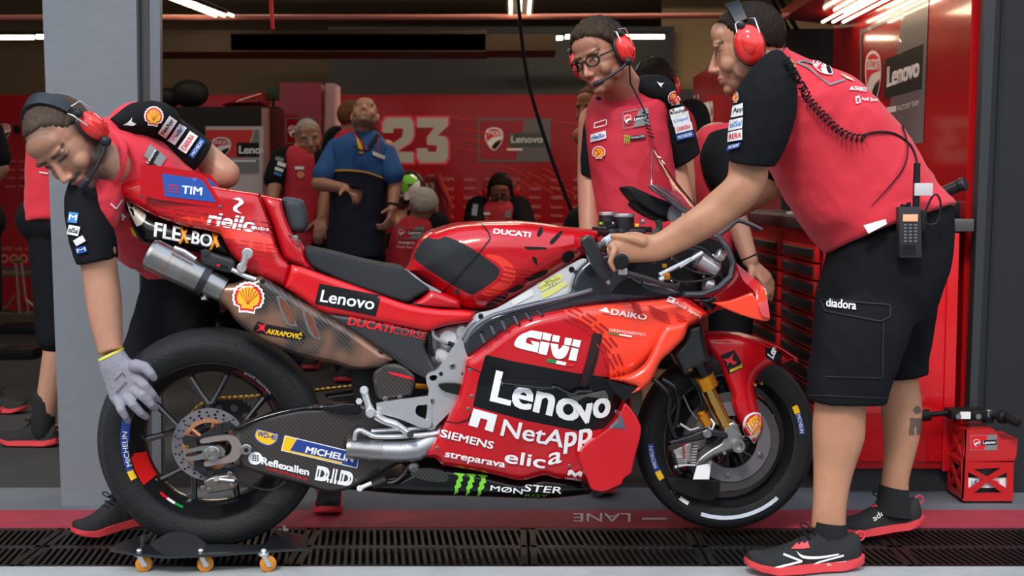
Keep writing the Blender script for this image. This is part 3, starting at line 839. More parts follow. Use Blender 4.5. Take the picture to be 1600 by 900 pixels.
# frame and mechanicals
frame = slab('frame_plate', [(740, 494), (776, 482), (830, 450), (880, 420), (912, 404), (916, 415), (895, 436), (888, 457), (840, 470), (793, 482), (762, 497), (742, 515), (730, 530), (724, 527)], .145, mat('frame_silver', (.72, .74, .76), .42, metal=.2), bike, th=.02, step=14)
YP = mat('inspection_sticker', (.80, .78, .22), .6)
decal('sticker', [('p', [(838, 444), (875, 427), (880, 434), (876, 440), (846, 456)], YP), ('p', [(845, 460), (880, 440), (888, 444), (860, 462), (848, 466)], YP), ('p', [(798, 470), (830, 452), (834, 461), (802, 478)], WHITE),
                  ('t', 'TECHNICAL CONTROL', (843, 453), (876, 436), (841, 449), BLACKM, 0), ('t', '23/1', (858, 450), (870, 444), (857, 446), BLUE, 0), ('t', 'SC', (853, 443), (862, 438), (851, 440), BLACKM, 0)], frame)
bolts([(893, 421)], frame, .009, BLACKM); bolts([(751, 494)], frame, .008, DKMET)
eng = MB()
slab_mb(eng, spl([(668, 530), (684, 514), (710, 506), (740, 502), (745, 540), (735, 600), (700, 600), (676, 572), (668, 555)]), .10, .16, 8, .02, 8)
eng.cyl(B(700, 530, .10), B(700, 530, .135), .035, n=28, bev=.01); eng.cyl(B(690, 556, .10), B(690, 556, .128), .03, n=28, bev=.01)
eng.cyl(B(722, 518, .1), B(722, 518, .13), .022, n=20, bev=.006); eng.cyl(B(712, 560, .1), B(712, 560, .13), .02, n=20, bev=.005)
eng.build('engine_case', ALUL, bike)
mb = MB()
mb.tube([B(x, y, .148) for x, y in spl([(676, 516), (678, 526), (688, 532), (702, 537), (722, 536)], False)], .0055, 8)
mb.tube([B(x, y, .145) for x, y in spl([(684, 560), (696, 566), (706, 562), (712, 548)], False)], .005, 8)
mb.build('engine_hose', mat('hose_grey', (.25, .26, .28), .4), bike)
mb = MB(); mb.tube([B(x, y, .150) for x, y in spl([(671, 520), (673, 545), (678, 556)], False)], .007, 8); mb.tube([B(x, y, .152) for x, y in spl([(700, 536), (712, 540), (726, 538)], False)], .007, 8); mb.build('engine_hose', BLACKM, bike)
plate = slab('footpeg_plate', [(744, 500, 1), (733, 512), (722, 529), (729, 542), (730, 560), (727, 569), (724, 590), (720, 607), (713, 625), (704, 642), (692, 655), (683, 664), (677, 671), (669, 671), (664, 664), (667, 645), (668, 624), (670, 610), (667, 600), (666, 588), (672, 582), (682, 578), (692, 566), (704, 548), (716, 530), (728, 513), (738, 501)],
             .165, ALU, bike, th=.018, step=9, holes=[[(671, 589), (677, 586), (683, 588), (681, 594), (674, 595)]])
mb = MB()
slab_mb(mb, spl([(588, 630, 1), (620, 625), (667, 619, 1), (673, 625), (674, 662), (668, 668), (655, 667), (625, 655), (600, 648), (589, 645, 1)]), .172, .012, 0, 0, 9, [spl([(649, 642), (652, 634), (660, 633), (669, 634), (669, 655), (660, 653), (652, 649)])])
mb.build('footpeg_bracket', ALU, bike)
bolts([(707, 572), (674, 627), (672, 665)], plate, .010); bolts([(689, 584), (724, 584)], plate, .006, BLACKM)
slab('sensor_block', [(688, 600), (720, 601), (722, 616), (702, 614), (689, 608)], .185, BLACKM, bike, th=.02, step=12)
mb = MB()
mb.tube([B(569, 611, .185), B(574, 628, .19), B(579, 643, .19)], [.012, .010, .013], 10); mb.cyl(B(569, 610, .17), B(569, 610, .20), .013, n=18, bev=.003)
mb.cyl(B(579, 643, .18), B(579, 645, .235), .015, n=12, bev=.003); mb.cyl(B(590, 647, .18), B(590, 647, .20), .012, n=16, bev=.003)
mb.cyl(B(561, 627, .18), B(561, 627, .195), .010, n=6)
mb.build('footpeg', ALU, bike)
mb = MB(); mb.tube([B(x, y, .195) for x, y in spl([(588, 649), (600, 657), (618, 663), (632, 672), (640, 679)], False)], [.012]*3+[.011]*6+[.010]*8, 10)
mb.cyl(B(641, 679, .185), B(641, 679, .225), .010, n=16, bev=.002, m=1); mb.build('shift_lever', [ALU, DKMET], bike)
guard = slab('sprocket_cover', [(583, 582), (592, 572), (603, 566), (629, 569), (640, 577), (649, 588), (647, 605), (643, 619, 1), (620, 625), (597, 628, 1), (588, 620), (583, 600)], .15, CARBW, bike, th=.03, rnd=9, rdep=.012, step=6)
decal('red_smudge', [('s', [(606, 580, 1), (640, 588), (644, 593), (612, 585)], SREDV)], guard); bolts([(602, 623), (625, 621)], guard, .007)
mb = MB(); mb.cyl(B(646, 600, .05), B(672, 602, .05), .036, n=24, bev=.004); mb.build('shock_absorber', OGOLD, bike)
mb = MB(); mb.cyl(B(640, 616, .06), B(672, 618, .06), .018, n=20, bev=.004); mb.build('shock_linkage', DKMET, bike)
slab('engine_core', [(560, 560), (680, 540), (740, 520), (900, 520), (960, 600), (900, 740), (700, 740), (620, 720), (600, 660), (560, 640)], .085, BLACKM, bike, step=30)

# chain : links as one part each run (a chain is a pattern)
ch = MB()
def chain_run(pts, off):
    L = 0
    for i in range(len(pts)-1):
        a, b_ = B(*pts[i], off), B(*pts[i+1], off); d = (b_-a); n_ = max(1, int(d.length/.0085)); t = d.normalized(); u = t.cross(BN)
        for k in range(n_):
            c_ = a+t*((k+.5)*d.length/n_)
            ch.box(c_+BN*(.006 if k % 2 else -.006), (.011, .002, .007 if k % 2 else .010), (t, BN, u), .001); ch.box(c_-BN*(.006 if k % 2 else -.006), (.011, .002, .007 if k % 2 else .010), (t, BN, u), .001)
            if k % 2: ch.cyl(c_-BN*.007, c_+BN*.007, .0045, n=8)
def arc_pts(cx, cy, r, a0, a1, n=8): return [polar(cx, cy, r, a0+(a1-a0)*i/n) for i in range(n+1)]
chain_run(arc_pts(343, 676, 53, 215, 95, 12)+[(440, 616), (520, 607), (585, 600)], -.088)
ch.build('drive_chain', GOLD, bike)
mb = MB(); slab_mb(mb, spl([(508, 616, 1), (582, 604, 1), (582, 612), (540, 620), (512, 622)]), -.06, .02); slab_mb(mb, spl([(512, 622, 1), (590, 612, 1), (592, 628), (560, 634), (536, 632)]), .05, .03)
mb.build('chain_guard', BLACKM, bike)

# swingarm
arm = slab('swingarm', [(369, 668), (402, 653), (440, 643), (473, 637), (500, 636), (536, 630), (565, 631), (600, 640), (640, 652), (664, 668), (668, 690), (640, 716), (608, 733), (571, 752), (549, 763), (522, 769), (500, 766), (480, 759), (449, 751), (393, 736), (377, 725), (371, 705)],
           fld([(370, 700, .135), (450, 690, .15), (550, 700, .13), (650, 690, .10)]), CARBW, bike, th=.045, rnd=10, rdep=.015, step=7)
slab('swingarm_edge', [(369, 667), (402, 652), (440, 641), (473, 635), (500, 633), (522, 632), (540, 629), (560, 632), (562, 646), (540, 648), (518, 645), (504, 640), (475, 642), (442, 648), (404, 658), (372, 673)], .152, BLACKG, bike, th=.03, rnd=4, rdep=.008, step=7)
a1 = arm
slab('axle_plate', [(314, 687), (330, 683), (353, 680), (369, 683), (378, 698), (375, 713), (364, 722), (345, 725), (322, 729), (320, 722), (343, 717), (357, 711), (362, 700), (358, 690), (350, 688), (316, 693)], .148, mat('plate_bronze', (.50, .42, .38), .35, metal=.9), bike, th=.02, step=7)
slab('chain_adjuster', [(286, 705, 1), (300, 700), (325, 696), (345, 698), (352, 706), (345, 714), (322, 717), (300, 720), (288, 718, 1), (287, 712)], .14, STEEL, bike, th=.025, step=7, holes=[[(291, 709), (314, 704), (314, 709), (294, 714)]])
slab('adjuster_block', [(286, 683), (303, 682), (306, 694), (288, 695)], .15, DKMET, bike, th=.03)
mb = MB(); p = B(333, 706, .13); mb.cyl(p, p+BN*.03, .023, n=28, bev=.003); mb.cyl(p+BN*.03, p+BN*.045, .015, n=6, m=0)
mb.lathe([(.009, .044), (.013, .044), (.013, .056), (.009, .056)], p, BN, 20); mb.build('axle_nut', BOLT, bike)
mb = MB(); p = B(385, 702, .15); mb.cyl(p, p+BN*.012, .017, n=28, bev=.003); mb.cyl(p+BN*.012, p+BN*.014, .007, n=6, m=1); mb.build('arm_bolt', [BOLT, BLACKM], bike)
decal('sticker', [('s', [(401, 669, 1), (436, 678, 1), (433, 690), (420, 697), (405, 692), (397, 681)], mat('cap_blue', (.02, .06, .35), .4)), ('s', [(402.5, 671, 1), (434, 679, 1), (431, 689), (420, 695), (406, 690), (399, 681)], YELLOW),
                  ('t', 'WD-40', (402, 681), (431, 688), (404, 673), mat('cap_blue', (.02, .06, .35), .4), .03)], arm)
decal('sticker', [('p', [(445, 680), (562, 708), (558, 732), (439, 704)], WHITE), ('p', [(446, 681.5), (561, 709.5), (557, 730.5), (440.5, 703)], NAVY), ('p', [(446, 681.5), (464, 686), (452, 706), (440.5, 703)], YELLOW),
                  ('p', [(452, 703.5), (535, 722), (534, 724.5), (451, 706)], YELLOW), ('t', 'MICHELIN', (477, 707), (551, 722), (480, 697.5), WHITE, .045)], arm)
decal('sticker', [('s', [(388+11*math.cos(t)+11, 716+10*math.sin(t)) for t in [k*math.pi/6 for k in range(12)]], WHITE)]+
      [('p', [(395+i*3.4, 711+j*3.4), (397.4+i*3.4, 711.4+j*3.4), (397.2+i*3.4, 713.6+j*3.4), (394.8+i*3.4, 713.2+j*3.4)], BLACKM) for i in range(3) for j in range(3)]+
      [('t', 'Reflexallen', (409, 725), (482, 743), (410, 714), WHITE, .04), ('t', 'COMPOSITES DIVISION', (415, 733), (480, 751), (416, 729), SREDV, .01)], arm)
decal('sticker', [('t', 'D.I.D', (494, 749), (547, 759), (498, 729), WHITE, .09)], arm)
# rear brake calliper and hose
mb = MB(); slab_mb(mb, spl([(318, 752, 1), (333, 745), (362, 742), (372, 752), (366, 764), (345, 768), (325, 770)]), .150, .04, 4, .006, 6)
for x, y in ((317, 762), (327, 765), (362, 759), (359, 740)):
    p = B(x, y, .152); mb.cyl(p, p+BN*.008, .008, n=12, bev=.002)
mb.build('rear_brake_calliper', mat('calliper_bronze', (.22, .19, .17), .35, metal=.8), bike)
mb = MB(); mb.tube([B(x, y, .155) for x, y in [(338, 748), (366, 751)]], .005, 8, m=0); mb.tube([B(x, y, .155) for x, y in spl([(366, 751), (385, 757), (410, 765), (430, 764), (447, 752)], False)], .0035, 8, m=1)
p = B(338, 747, .15); mb.cyl(p, p+BN*.012, .008, n=14, m=0); mb.build('brake_hose', [ALU, BLACKM], bike)
mb = MB(); slab_mb(mb, spl([(303, 690), (330, 670), (352, 660), (368, 668), (350, 676), (330, 684), (318, 690)]), .118, .02); slab_mb(mb, spl([(303, 722), (318, 722), (335, 735), (360, 732), (372, 728), (378, 738), (350, 745), (320, 744), (306, 733)]), .118, .02)
for x, y in ((342, 666), (356, 664), (330, 738), (318, 732)):
    p = B(x, y, .12); mb.cyl(p, p+BN*.012, .010, n=12)
mb.build('calliper_bracket', DKMET, bike)

# exhaust
def cone(mb, a, b_, r1, r2, m, n=32): mb.cyl(a, b_, r1, r2, n, 0, m)
ex = MB(); A0, A1 = B(232, 395, .13), B(334, 446, .13); d = (A1-A0)
segs = [(0, .05, .041, .046, 0), (.05, .30, .047, .047, 0), (.30, .33, .0475, .0475, 1), (.33, .53, .046, .045, 3), (.53, .80, .045, .044, 0), (.80, .90, .047, .047, 2), (.90, 1.15, .038, .036, 0)]
for a, b_, r1, r2, m_ in segs: ex.lathe([(r1, a*d.length), (r2, b_*d.length), (r2-.004, b_*d.length), (r1-.004, a*d.length)], A0, d, 36, m_)
ex.lathe([(.0001, .02), (.036, .02)], A0, d, 32, 2, closed=False)
p = A0+d*.85-UP*.045; ex.cyl(p, p-UP*.012+BN*.004, .011, n=14, m=0)
exh = ex.build('upper_exhaust', [TI, TIH, DKMET, STEEL], bike)
mb = MB(); slab_mb(mb, spl([(314, 398), (322, 393), (345, 400), (366, 408), (364, 425), (345, 424), (318, 412)]), .15, .05, 5, .01, 6); slab_mb(mb, spl([(318, 400, 1), (312, 392, 1), (320, 390), (328, 396)]), .155, .03)
act = mb.build('exhaust_valve_box', mat('valve_box_dark', (.045, .045, .048), .35, metal=.4), bike); decal('sticker', [('p', [(338, 411), (356, 416), (355, 421), (337, 416)], BLACKM), ('p', [(339, 412), (344, 413.5), (343, 417), (338, 415.5)], SREDV)], act)
mb = MB(); mb.tube([B(272, 387, .17), B(288, 393, .17), B(306, 405, .17)], .007, 8); mb.tube([B(362, 421, .165), B(380, 430, .165), B(400, 437, .165)], .007, 8)
mb.tube([B(386, 396, .175), B(378, 420, .175)], [.012, .009], 10); p = B(387, 396, .17); mb.cyl(p, p+BN*.015, .016, n=20, bev=.003); p = B(378, 418, .17); mb.cyl(p, p+BN*.012, .014, n=20, bev=.003)
mb.build('exhaust_strap', ALU, bike)
shroud = slab('exhaust_shroud', [(329, 443), (342, 442), (362, 443), (380, 438), (404, 431), (415, 434), (433, 446), (489, 480), (540, 509), (591, 544), (616, 561), (607, 566), (598, 572), (575, 577), (549, 577), (527, 569), (467, 556), (422, 538), (391, 520), (369, 502), (356, 484), (338, 469), (321, 459, 1), (325, 450)],
                fld([(330, 450, .155), (400, 470, .175), (450, 510, .175), (540, 540, .175), (600, 560, .17)]), TITAN, bike, th=.07, rnd=12, rdep=.035, step=6)
HOLE = mat('copper_recess', (.42, .16, .10), .3, metal=.9, var=.5, vscale=30)
decal('shroud_window', [('s', [(431, 463, 1), (440, 463), (450, 474), (464, 508), (462, 510), (445, 503)], GREYM), ('s', [(436, 466), (450, 476), (461, 505), (449, 501)], HOLE),
                        ('s', [(471, 484, 1), (478, 484), (489, 496), (501, 529), (499, 531), (483, 520)], GREYM), ('s', [(476, 487), (488, 497), (498, 527), (486, 518)], HOLE)], shroud)
decal('scallop_logo', shell_items(388, 465, 25, 6), shroud, lift=.0014)
decal('sticker', [('s', [(398, 509, 1), (404, 502), (414, 506), (470, 518), (471, 531), (420, 524), (397, 518)], BLACKM), ('t', 'AKRAPOVIČ', (416, 521), (470, 530), (419, 511), YELLOW, .03),
                  ('s', [(399, 518, 1), (406, 512), (402, 505, 1), (410, 508), (418, 504, 1), (413, 513), (417, 521, 1), (409, 516)], SREDV)], shroud, lift=.0014)
bolts([(410, 440), (594, 551)], shroud, .008, DKMET)
lx = MB(); A0, A1 = B(541, 700, .15), B(596, 704, .15); d = A1-A0
for a, b_, r1, r2, m_ in ((0, .1, .028, .031, 0), (.1, .65, .031, .031, 0), (.65, .9, .033, .033, 2), (.9, 1.0, .034, .034, 0)): lx.lathe([(r1, a*d.length), (r2, b_*d.length), (r2-.004, b_*d.length), (r1-.004, a*d.length)], A0, d, 32, m_)
lx.lathe([(.0001, .015), (.026, .015)], A0, d, 24, 3, closed=False)
lx.tube([B(x, y, o) for x, y, o in ((596, 704, .15), (625, 705, .15), (650, 703, .15), (672, 692, .14), (692, 675, .12))], [.031, .033, .034, .034, .034], 28, m=1)
lx.build('lower_exhaust', [TI, mat('brushed_pipe', (.40, .40, .41), .38, metal=.9, bump=.1, bscale=200), STEEL, BLACKM], bike)
mb = MB(); mb.tube([B(x, y, .165) for x, y in spl([(554, 688), (556, 676), (563, 672), (575, 677), (590, 682), (640, 681), (684, 677)], False)], .0075, 10)
mb.tube([B(x, y, .14) for x, y in spl([(580, 674), (620, 672), (680, 668)], False)], .008, 10); mb.build('coolant_pipe', ALU, bike)
mb = MB(); mb.tube([B(561, 764, .15), B(575, 757, .15), B(582, 754, .15)], .007, 8, m=0); mb.cyl(B(562, 763, .14), B(562, 763, .165), .009, n=12, m=0); mb.tube([B(582, 758, .15), B(603, 749, .15)], .015, 8, m=1)
mb.tube([B(x, y, .14) for x, y in spl([(592, 752), (612, 754), (628, 744), (640, 726)], False)], .006, 8, m=2); p = B(646, 728, .13); mb.cyl(p, p+BN*.03, .016, n=20, bev=.004, m=3)
mb.build('brake_pedal', [ALU, BLACKM, DKMET, STEEL], bike)
# ---------------- main fairing
F_MAIN = fld([(728, 565, .20), (760, 560, .225), (820, 520, .24), (900, 500, .245), (900, 560, .262), (935, 540, .262), (860, 600, .25), (780, 600, .245), (700, 650, .215), (760, 660, .235), (850, 660, .25), (920, 650, .235), (690, 720, .19), (760, 720, .205), (850, 720, .215), (910, 700, .20), (1000, 640, .20), (900, 745, .18), (820, 750, .18), (1000, 500, .255), (1060, 480, .24)])
fair = slab('side_fairing', [(728, 561, 1), (745, 550), (767, 534), (811, 504), (856, 489), (922, 478), (1000, 471), (1040, 467), (1071, 463, 1), (1109, 491, 1), (1080, 508, 1), (1040, 540), (1010, 572), (990, 596, 1), (985, 640, 1), (975, 680), (930, 740), (915, 752, 1), (870, 748), (850, 743), (815, 751), (780, 744), (745, 736), (715, 731), (691, 727, 1), (678, 715), (667, 711), (685, 680), (700, 653), (708, 636), (716, 618), (724, 585)],
            F_MAIN, RED, bike, rnd=16, rdep=.03, step=7, paints=[
            ([(880, 484, 1), (905, 479), (960, 474), (1040, 467.4), (1060, 466, 1), (1102, 491, 1), (1078, 506), (1060, 519), (1010, 569), (988, 593, 1), (951, 590, 1), (952, 565), (944, 540), (930, 520), (912, 503), (890, 492)], ORANGE),
            ([(759, 554, 1), (800, 564, 1), (900, 583, 1), (955, 590, 1), (984, 597, 1), (984, 640, 1), (972, 665, 1), (925, 673, 1), (905, 674, 1), (820, 657, 1), (739, 635, 1), (747, 595, 1)], BLACKG)])
# black band and orange area
it = []
def bar(x, y, L, w, a):
    c, s_ = math.cos(math.radians(a)), math.sin(math.radians(a)); return [(x, y), (x+L*c, y+L*s_), (x+L*c-w*s_, y+L*s_+w*c), (x-w*s_, y+w*c)]
cur = [(884, 491, 28), (905, 500, 33), (924, 514, 38), (938, 533, 50), (950, 556, 65), (958, 580, 78)]
for k, (x, y, a) in enumerate(cur):
    for j in range(4):
        q = math.radians(a); nx, ny = math.sin(q), -math.cos(q)
        sh = 9 if k % 2 else 0
        it.append(('p', bar(x+nx*(j*7.4-6)+math.cos(q)*(j % 2)*4, y+ny*(j*7.4-6)+math.sin(q)*(j % 2)*4, 19, 2.8, a), DRED))
for k in range(4):
    for j in range(4): it.append(('p', bar(985+k*21+j*2+(7 if k % 2 else 0), 471+k*8+j*5-(2*k), 17, 1.9, 24), DRED))
decal('stripe_print', it, fair, lift=.0022)
decal('lettering', [
    ('s', [(804, 535), (812, 524), (830, 516, 1), (848, 519, 1), (845, 531, 1), (826, 527), (822, 535), (833, 539, 1), (829, 532, 1), (843, 535, 1), (840, 551, 1), (815, 545), (805, 541)], WHITE),
    ('p', [(849, 519), (862, 522), (859, 533), (847, 530)], WHITE), ('p', [(845, 533), (859, 536), (854, 555), (841, 552)], WHITE),
    ('p', [(864, 523), (875, 525), (873, 535), (862, 533)], WHITE), ('p', [(883, 527), (894, 529), (891, 540), (881, 538)], WHITE),
    ('s', [(860, 536, 1), (872, 538, 1), (873, 546), (880, 539, 1), (890, 542, 1), (884, 556), (874, 561), (864, 555)], WHITE),
    ('p', [(896, 530), (908, 532), (905, 543), (893, 540)], WHITE), ('p', [(893, 543), (904, 545), (900, 564), (888, 562)], WHITE),
    ('p', [(855, 560), (870, 563), (868, 568), (854, 565)], ITGREEN), ('p', [(870, 563), (885, 566), (883, 571), (868, 568)], WHITE), ('p', [(885, 566), (898, 568), (896, 573), (883, 571)], SREDV),
    ('t', 'DAIKO', (954, 491), (1009, 500), (956, 483), WHITE, .035), ('p', [(935, 486), (947, 481), (953, 489)], WHITE), ('p', [(941, 487), (952, 489), (951, 491), (938, 489)], ORANGE),
    ('t', 'DESMOSEDICI', (951, 517), (1007, 525), (952, 513), WHITE, -.005), ('p', [(951, 519), (968, 521.5), (967, 523.5), (950, 521)], ITGREEN), ('p', [(968, 521.5), (988, 524.5), (986, 527), (967, 523.5)], WHITE),
    ('t', 'Audi Sport', (1053, 476), (1093, 498), (1056, 470), WHITE, .005),
    ('p', [(1046, 465), (1056, 468), (1052, 475), (1041, 472)], WHITE), ('p', [(1047, 467), (1054, 469), (1051, 473.5), (1043.5, 471)], RED)], fair, lift=.0026)
# big LENOVO, NETAPP ...
fl = decal('lettering', [
    ('t', 'Leno', (767, 626), (901, 659), (777, 580), WHITE, .035),
    ('p', [(740, 638), (777, 648), (770, 675), (757, 671), (762, 656), (751, 653), (746, 668), (732, 664)], WHITE),
    ('t', 'NetA', (782, 680), (878, 699), (788, 655), WHITE, .02), ('t', 'p', (881, 708), (898, 706), (884, 676), WHITE, .03), ('t', 'p', (903, 704), (922, 700), (906, 672), WHITE, .03),
    ('t', 'SIEMENS', (689, 682), (769, 701), (692, 671), WHITE, .035), ('t', 'streparava', (694, 716), (787, 733), (697, 705), WHITE, .03),
    ('t', 'elic', (788, 722), (850, 731), (791, 703), WHITE, .03), ('t', 'a', (856, 726), (876, 722), (858, 708), WHITE, .03),
    ('p', [(888, 734), (893, 733), (899, 739), (905, 735), (910, 737), (908, 744), (904, 743), (904, 740), (898, 744), (892, 739), (890, 742), (886, 741)], WHITE),
    ('t', 'MARELLI', (883, 747), (907, 749), (884, 744), WHITE, 0)], fair, lift=.0026)
decal('panel_gap', [('p', [(728, 571), (752, 581), (752, 582.4), (728, 572.4)], BLACKM), ('p', [(698, 658), (716, 660), (731, 655), (736, 645), (737, 645), (733, 656.5), (717, 661.5), (697, 659.5)], BLACKM), ('s', [(668, 712, 1), (684, 713), (692, 722), (695, 727), (693, 727), (689, 721), (682, 715), (667, 713, 1)], DRED)], fair, lift=.003)
bolts([(735, 578), (737, 619), (732, 639), (697, 684), (683, 700), (691, 722), (890, 728), (963, 643)], fair, .0055)
# vent slots, recess shade painted as flat dark shapes, and glossy black intake blades
VENT = mat('vent_dark', (.003, .003, .003), .9)
decal('air_vent', [('p', [(939, 521), (934, 560), (923, 590), (913, 606), (905, 600), (917, 560), (926, 521)], mat('vent_recess_shade', (.02, .002, .003), .6)), ('p', [(939, 521), (941, 524), (925, 590), (914, 606), (930, 560)], VENT),
                   ('s', [(780, 592, 1), (820, 592), (852, 594), (862, 604, 1), (830, 604), (800, 600)], VENT)], fair, lift=.0034)
ledge = MB()
ledge.tube([B(x, y, .262) for x, y in spl([(785, 599), (815, 603), (858, 607), (868, 605), (878, 610), (895, 617), (905, 612), (925, 612)], False)], .005, 8)
ledge.build('fairing_ledge', BLACKG, fair)
decal('duct_window', [('s', [(885, 616, 1), (905, 617), (945, 609, 1), (950, 620), (948, 630, 1), (935, 622), (915, 620), (900, 626)], mat('duct_mesh', (.18, .17, .15), .3, metal=.6, var=.8, vscale=40))], fair, lift=.0034)
decal('lettering', [('t', 'v', (904, 662), (929, 658), (899, 634), WHITE, .05), ('t', 'o', (927, 653), (951, 650), (928, 624), WHITE, .05)], fair, lift=.0055)
slab('vent_panel', [(945, 592, 1), (985, 604), (1000, 605, 1), (990, 618), (976, 625, 1), (960, 612)], .275, BLACKG, bike, th=.04, step=8, sm=True)
# orange duct blade sweeping down past the fork shroud
blade = slab('orange_duct_blade', [(1040, 508, 1), (1060, 504), (1076, 503, 1), (1072, 520), (1067, 531, 1), (1050, 548), (1033, 564), (1024, 582), (1016, 597), (1004, 608), (985, 618), (975, 624, 1), (984, 615), (996, 604, 1), (975, 598), (953, 592, 1), (985, 585), (1008, 570), (1022, 545), (1030, 525)],
             fld([(1060, 510, .27), (1000, 590, .29), (960, 595, .28), (1030, 550, .285)]), ORANGE, bike, th=.03, rnd=10, rdep=.02, step=6)
pod = slab('lower_side_pod', [(976, 627, 1), (987, 640), (1001, 664), (1000, 684), (992, 715), (987, 740, 1), (975, 748), (973, 756, 1), (944, 770, 1), (924, 766, 1), (914, 740), (904, 716, 1), (908, 704), (916, 694), (935, 680), (955, 665), (968, 648)],
           fld([(905, 716, .22), (940, 690, .25), (990, 670, .285), (960, 740, .27), (925, 760, .235), (978, 630, .25)]), RED, bike, th=.05, rnd=3, rdep=.007, step=6)
decal('sticker', [('p', [(952, 669), (970, 648), (978, 670)], mat('grey_blue_vinyl', (.07, .09, .12), .4))], pod)
slab('pod_tip', [(958, 757, 1), (978, 755), (928, 779, 1), (926, 766)], .22, BLACKG, bike, th=.05, step=8)
belly = slab('belly_pan', [(545, 765, 1), (560, 752), (600, 748), (625, 745), (640, 738), (665, 728), (691, 728, 1), (745, 737), (815, 752), (850, 744), (915, 753, 1), (930, 768), (926, 772, 1), (880, 777), (840, 779), (720, 775), (640, 773), (590, 769)],
             fld([(560, 760, .12), (700, 750, .165), (850, 765, .16), (920, 765, .14)]), BLACKG, bike, rnd=12, rdep=.04, step=7)
ENER = mat('energy_green', (.10, .30, .03), .5)
decal('lettering', claw_items(709, 739, 762, 773, GREENV)+[('t', 'MØN', (766, 766), (816, 772), (767, 758), WHITE, .02), ('t', 'STER', (818, 767), (877, 771), (821, 757), WHITE, .02), ('t', 'RGY', (820, 775), (856, 776), (820, 771), ENER, .01)], belly, lift=.0016)
slab('heel_guard', [(641, 741), (655, 733), (680, 733), (699, 739, 1), (701, 746), (697, 752), (680, 753), (655, 748)], .185, CARB, bike, th=.012, step=7)
# black upper inner fairing (edge of the air box)
inner = slab('inner_fairing', [(722, 534), (730, 522), (745, 508), (765, 494), (800, 482), (850, 470), (888, 458), (893, 445), (900, 425), (912, 412), (930, 400), (950, 396), (965, 405), (985, 425), (1010, 435), (1040, 442), (1058, 452), (1071, 463, 1), (1000, 472), (922, 479), (870, 490), (820, 505), (780, 528), (740, 556), (729, 560)],
              fld([(730, 540, .17), (800, 490, .185), (880, 475, .20), (950, 440, .19), (1040, 455, .20)]), mat('smoked_panel', (.018, .022, .030), .25, coat=1), bike, rnd=9, rdep=.02, step=7)
mb = MB(); mb.tube([B(x, y, .20) for x, y in spl([(726, 535), (740, 512), (768, 494), (810, 482), (860, 470), (900, 460), (925, 453)], False)], .007, 8); mb.build('inner_fairing_edge', mat('edge_blue_grey', (.10, .12, .15), .3, coat=1), bike)
mb = MB()
for x, y, x2, y2 in ((752, 522, 758, 536), (768, 509, 774, 523), (785, 501, 791, 515), (804, 494, 811, 507), (822, 489, 830, 500), (840, 485, 848, 493)):
    mb.tube([B(x, y, .215), B(x2, y2, .235)], .006, 6, flat=.5)
mb.build('cooling_fins', mat('fin_dark', (.05, .05, .055), .3, metal=.5), bike)
decal('cover_bump', [('s', [(955, 458, 1), (970, 440), (990, 434), (1010, 436), (1003, 448), (1040, 462, 1), (1000, 462)], BLACKG)], inner)

# ---------------- nose, screen, cockpit
nose = slab('nose_cowl', [(1071, 463, 1), (1093, 461), (1117, 453), (1137, 438), (1147, 422), (1150, 410, 1), (1162, 424), (1182, 444), (1186, 456), (1176, 470), (1150, 480), (1125, 484), (1109, 491, 1), (1090, 478)],
            fld([(1075, 465, .225), (1109, 488, .20), (1130, 450, .17), (1150, 415, .13), (1180, 455, .07)]), RED, bike, rnd=10, rdep=.03, step=6)
decal('black_paint', [('p', [(1073, 464), (1112, 458), (1122, 474), (1109, 490)], BLACKG)], nose)
nw = slab('nose_winglet', [(1113, 473, 1), (1140, 470), (1176, 457, 1), (1183, 467), (1188, 447, 1), (1196, 453, 1), (1199, 475), (1203, 498, 1), (1197, 502), (1173, 497), (1144, 487)],
          fld([(1115, 474, .19), (1170, 480, .30), (1200, 490, .32), (1195, 455, .30)]), ORANGE, bike, th=.012, rnd=3, rdep=.004, step=6)
mirrored('nose_winglet', nw, RED)
nw2 = slab('winglet_strake', [(1150, 411, 1), (1166, 424), (1186, 441), (1196, 452, 1), (1201, 480), (1203, 497, 1), (1190, 492), (1183, 468), (1178, 455), (1160, 436)], fld([(1150, 411, .14), (1190, 450, .31), (1203, 497, .33)]), RED, bike, th=.012, step=6)
mb = MB(); mb.tube([B(x, y, o) for x, y, o in ((1112, 366, .15), (1124, 371, .16), (1138, 388, .17), (1146, 412, .175), (1141, 433, .185), (1122, 450, .195), (1095, 460, .21), (1068, 460, .225))], .0105, 10, flat=.9)
mb.build('cockpit_rim', mat('rim_grey', (.06, .065, .075), .35, coat=.5), bike)
cavity = slab('cockpit_core', [(948, 392), (990, 380), (1050, 372), (1110, 372), (1136, 390), (1143, 412), (1136, 434), (1110, 452), (1060, 456), (1000, 430), (960, 410)], .07, BLACKM, bike, step=16)
mb = MB()
mb.tube([B(1030, 430, .17), B(1086, 402, .15)], .0075, 10); mb.tube([B(1062, 418, .17), B(1098, 395, .15)], .005, 8); mb.cyl(B(1080, 406, .155), B(1098, 395, .15), .009, n=12, bev=.002)
mb.build('steering_damper', ALU, bike)
mb = MB()
A0, A1 = B(1088, 403, .12), B(1122, 424, .12); mb.cyl(A0, A1, .030, .026, n=28, bev=.008); mb.cyl(A0-(A1-A0)*.15, A0, .018, n=20, bev=.004)
mb.cyl(B(1120, 396, .13), B(1132, 402, .13), .018, n=20, bev=.004); mb.cyl(B(1100, 444, .12), B(1114, 448, .12), .024, n=20, bev=.005)
for k in range(14):
    x, y = random.uniform(1050, 1130), random.uniform(392, 446); mb.ell(B(x, y, .11), (.006, .006, .006), n=8, k=6)
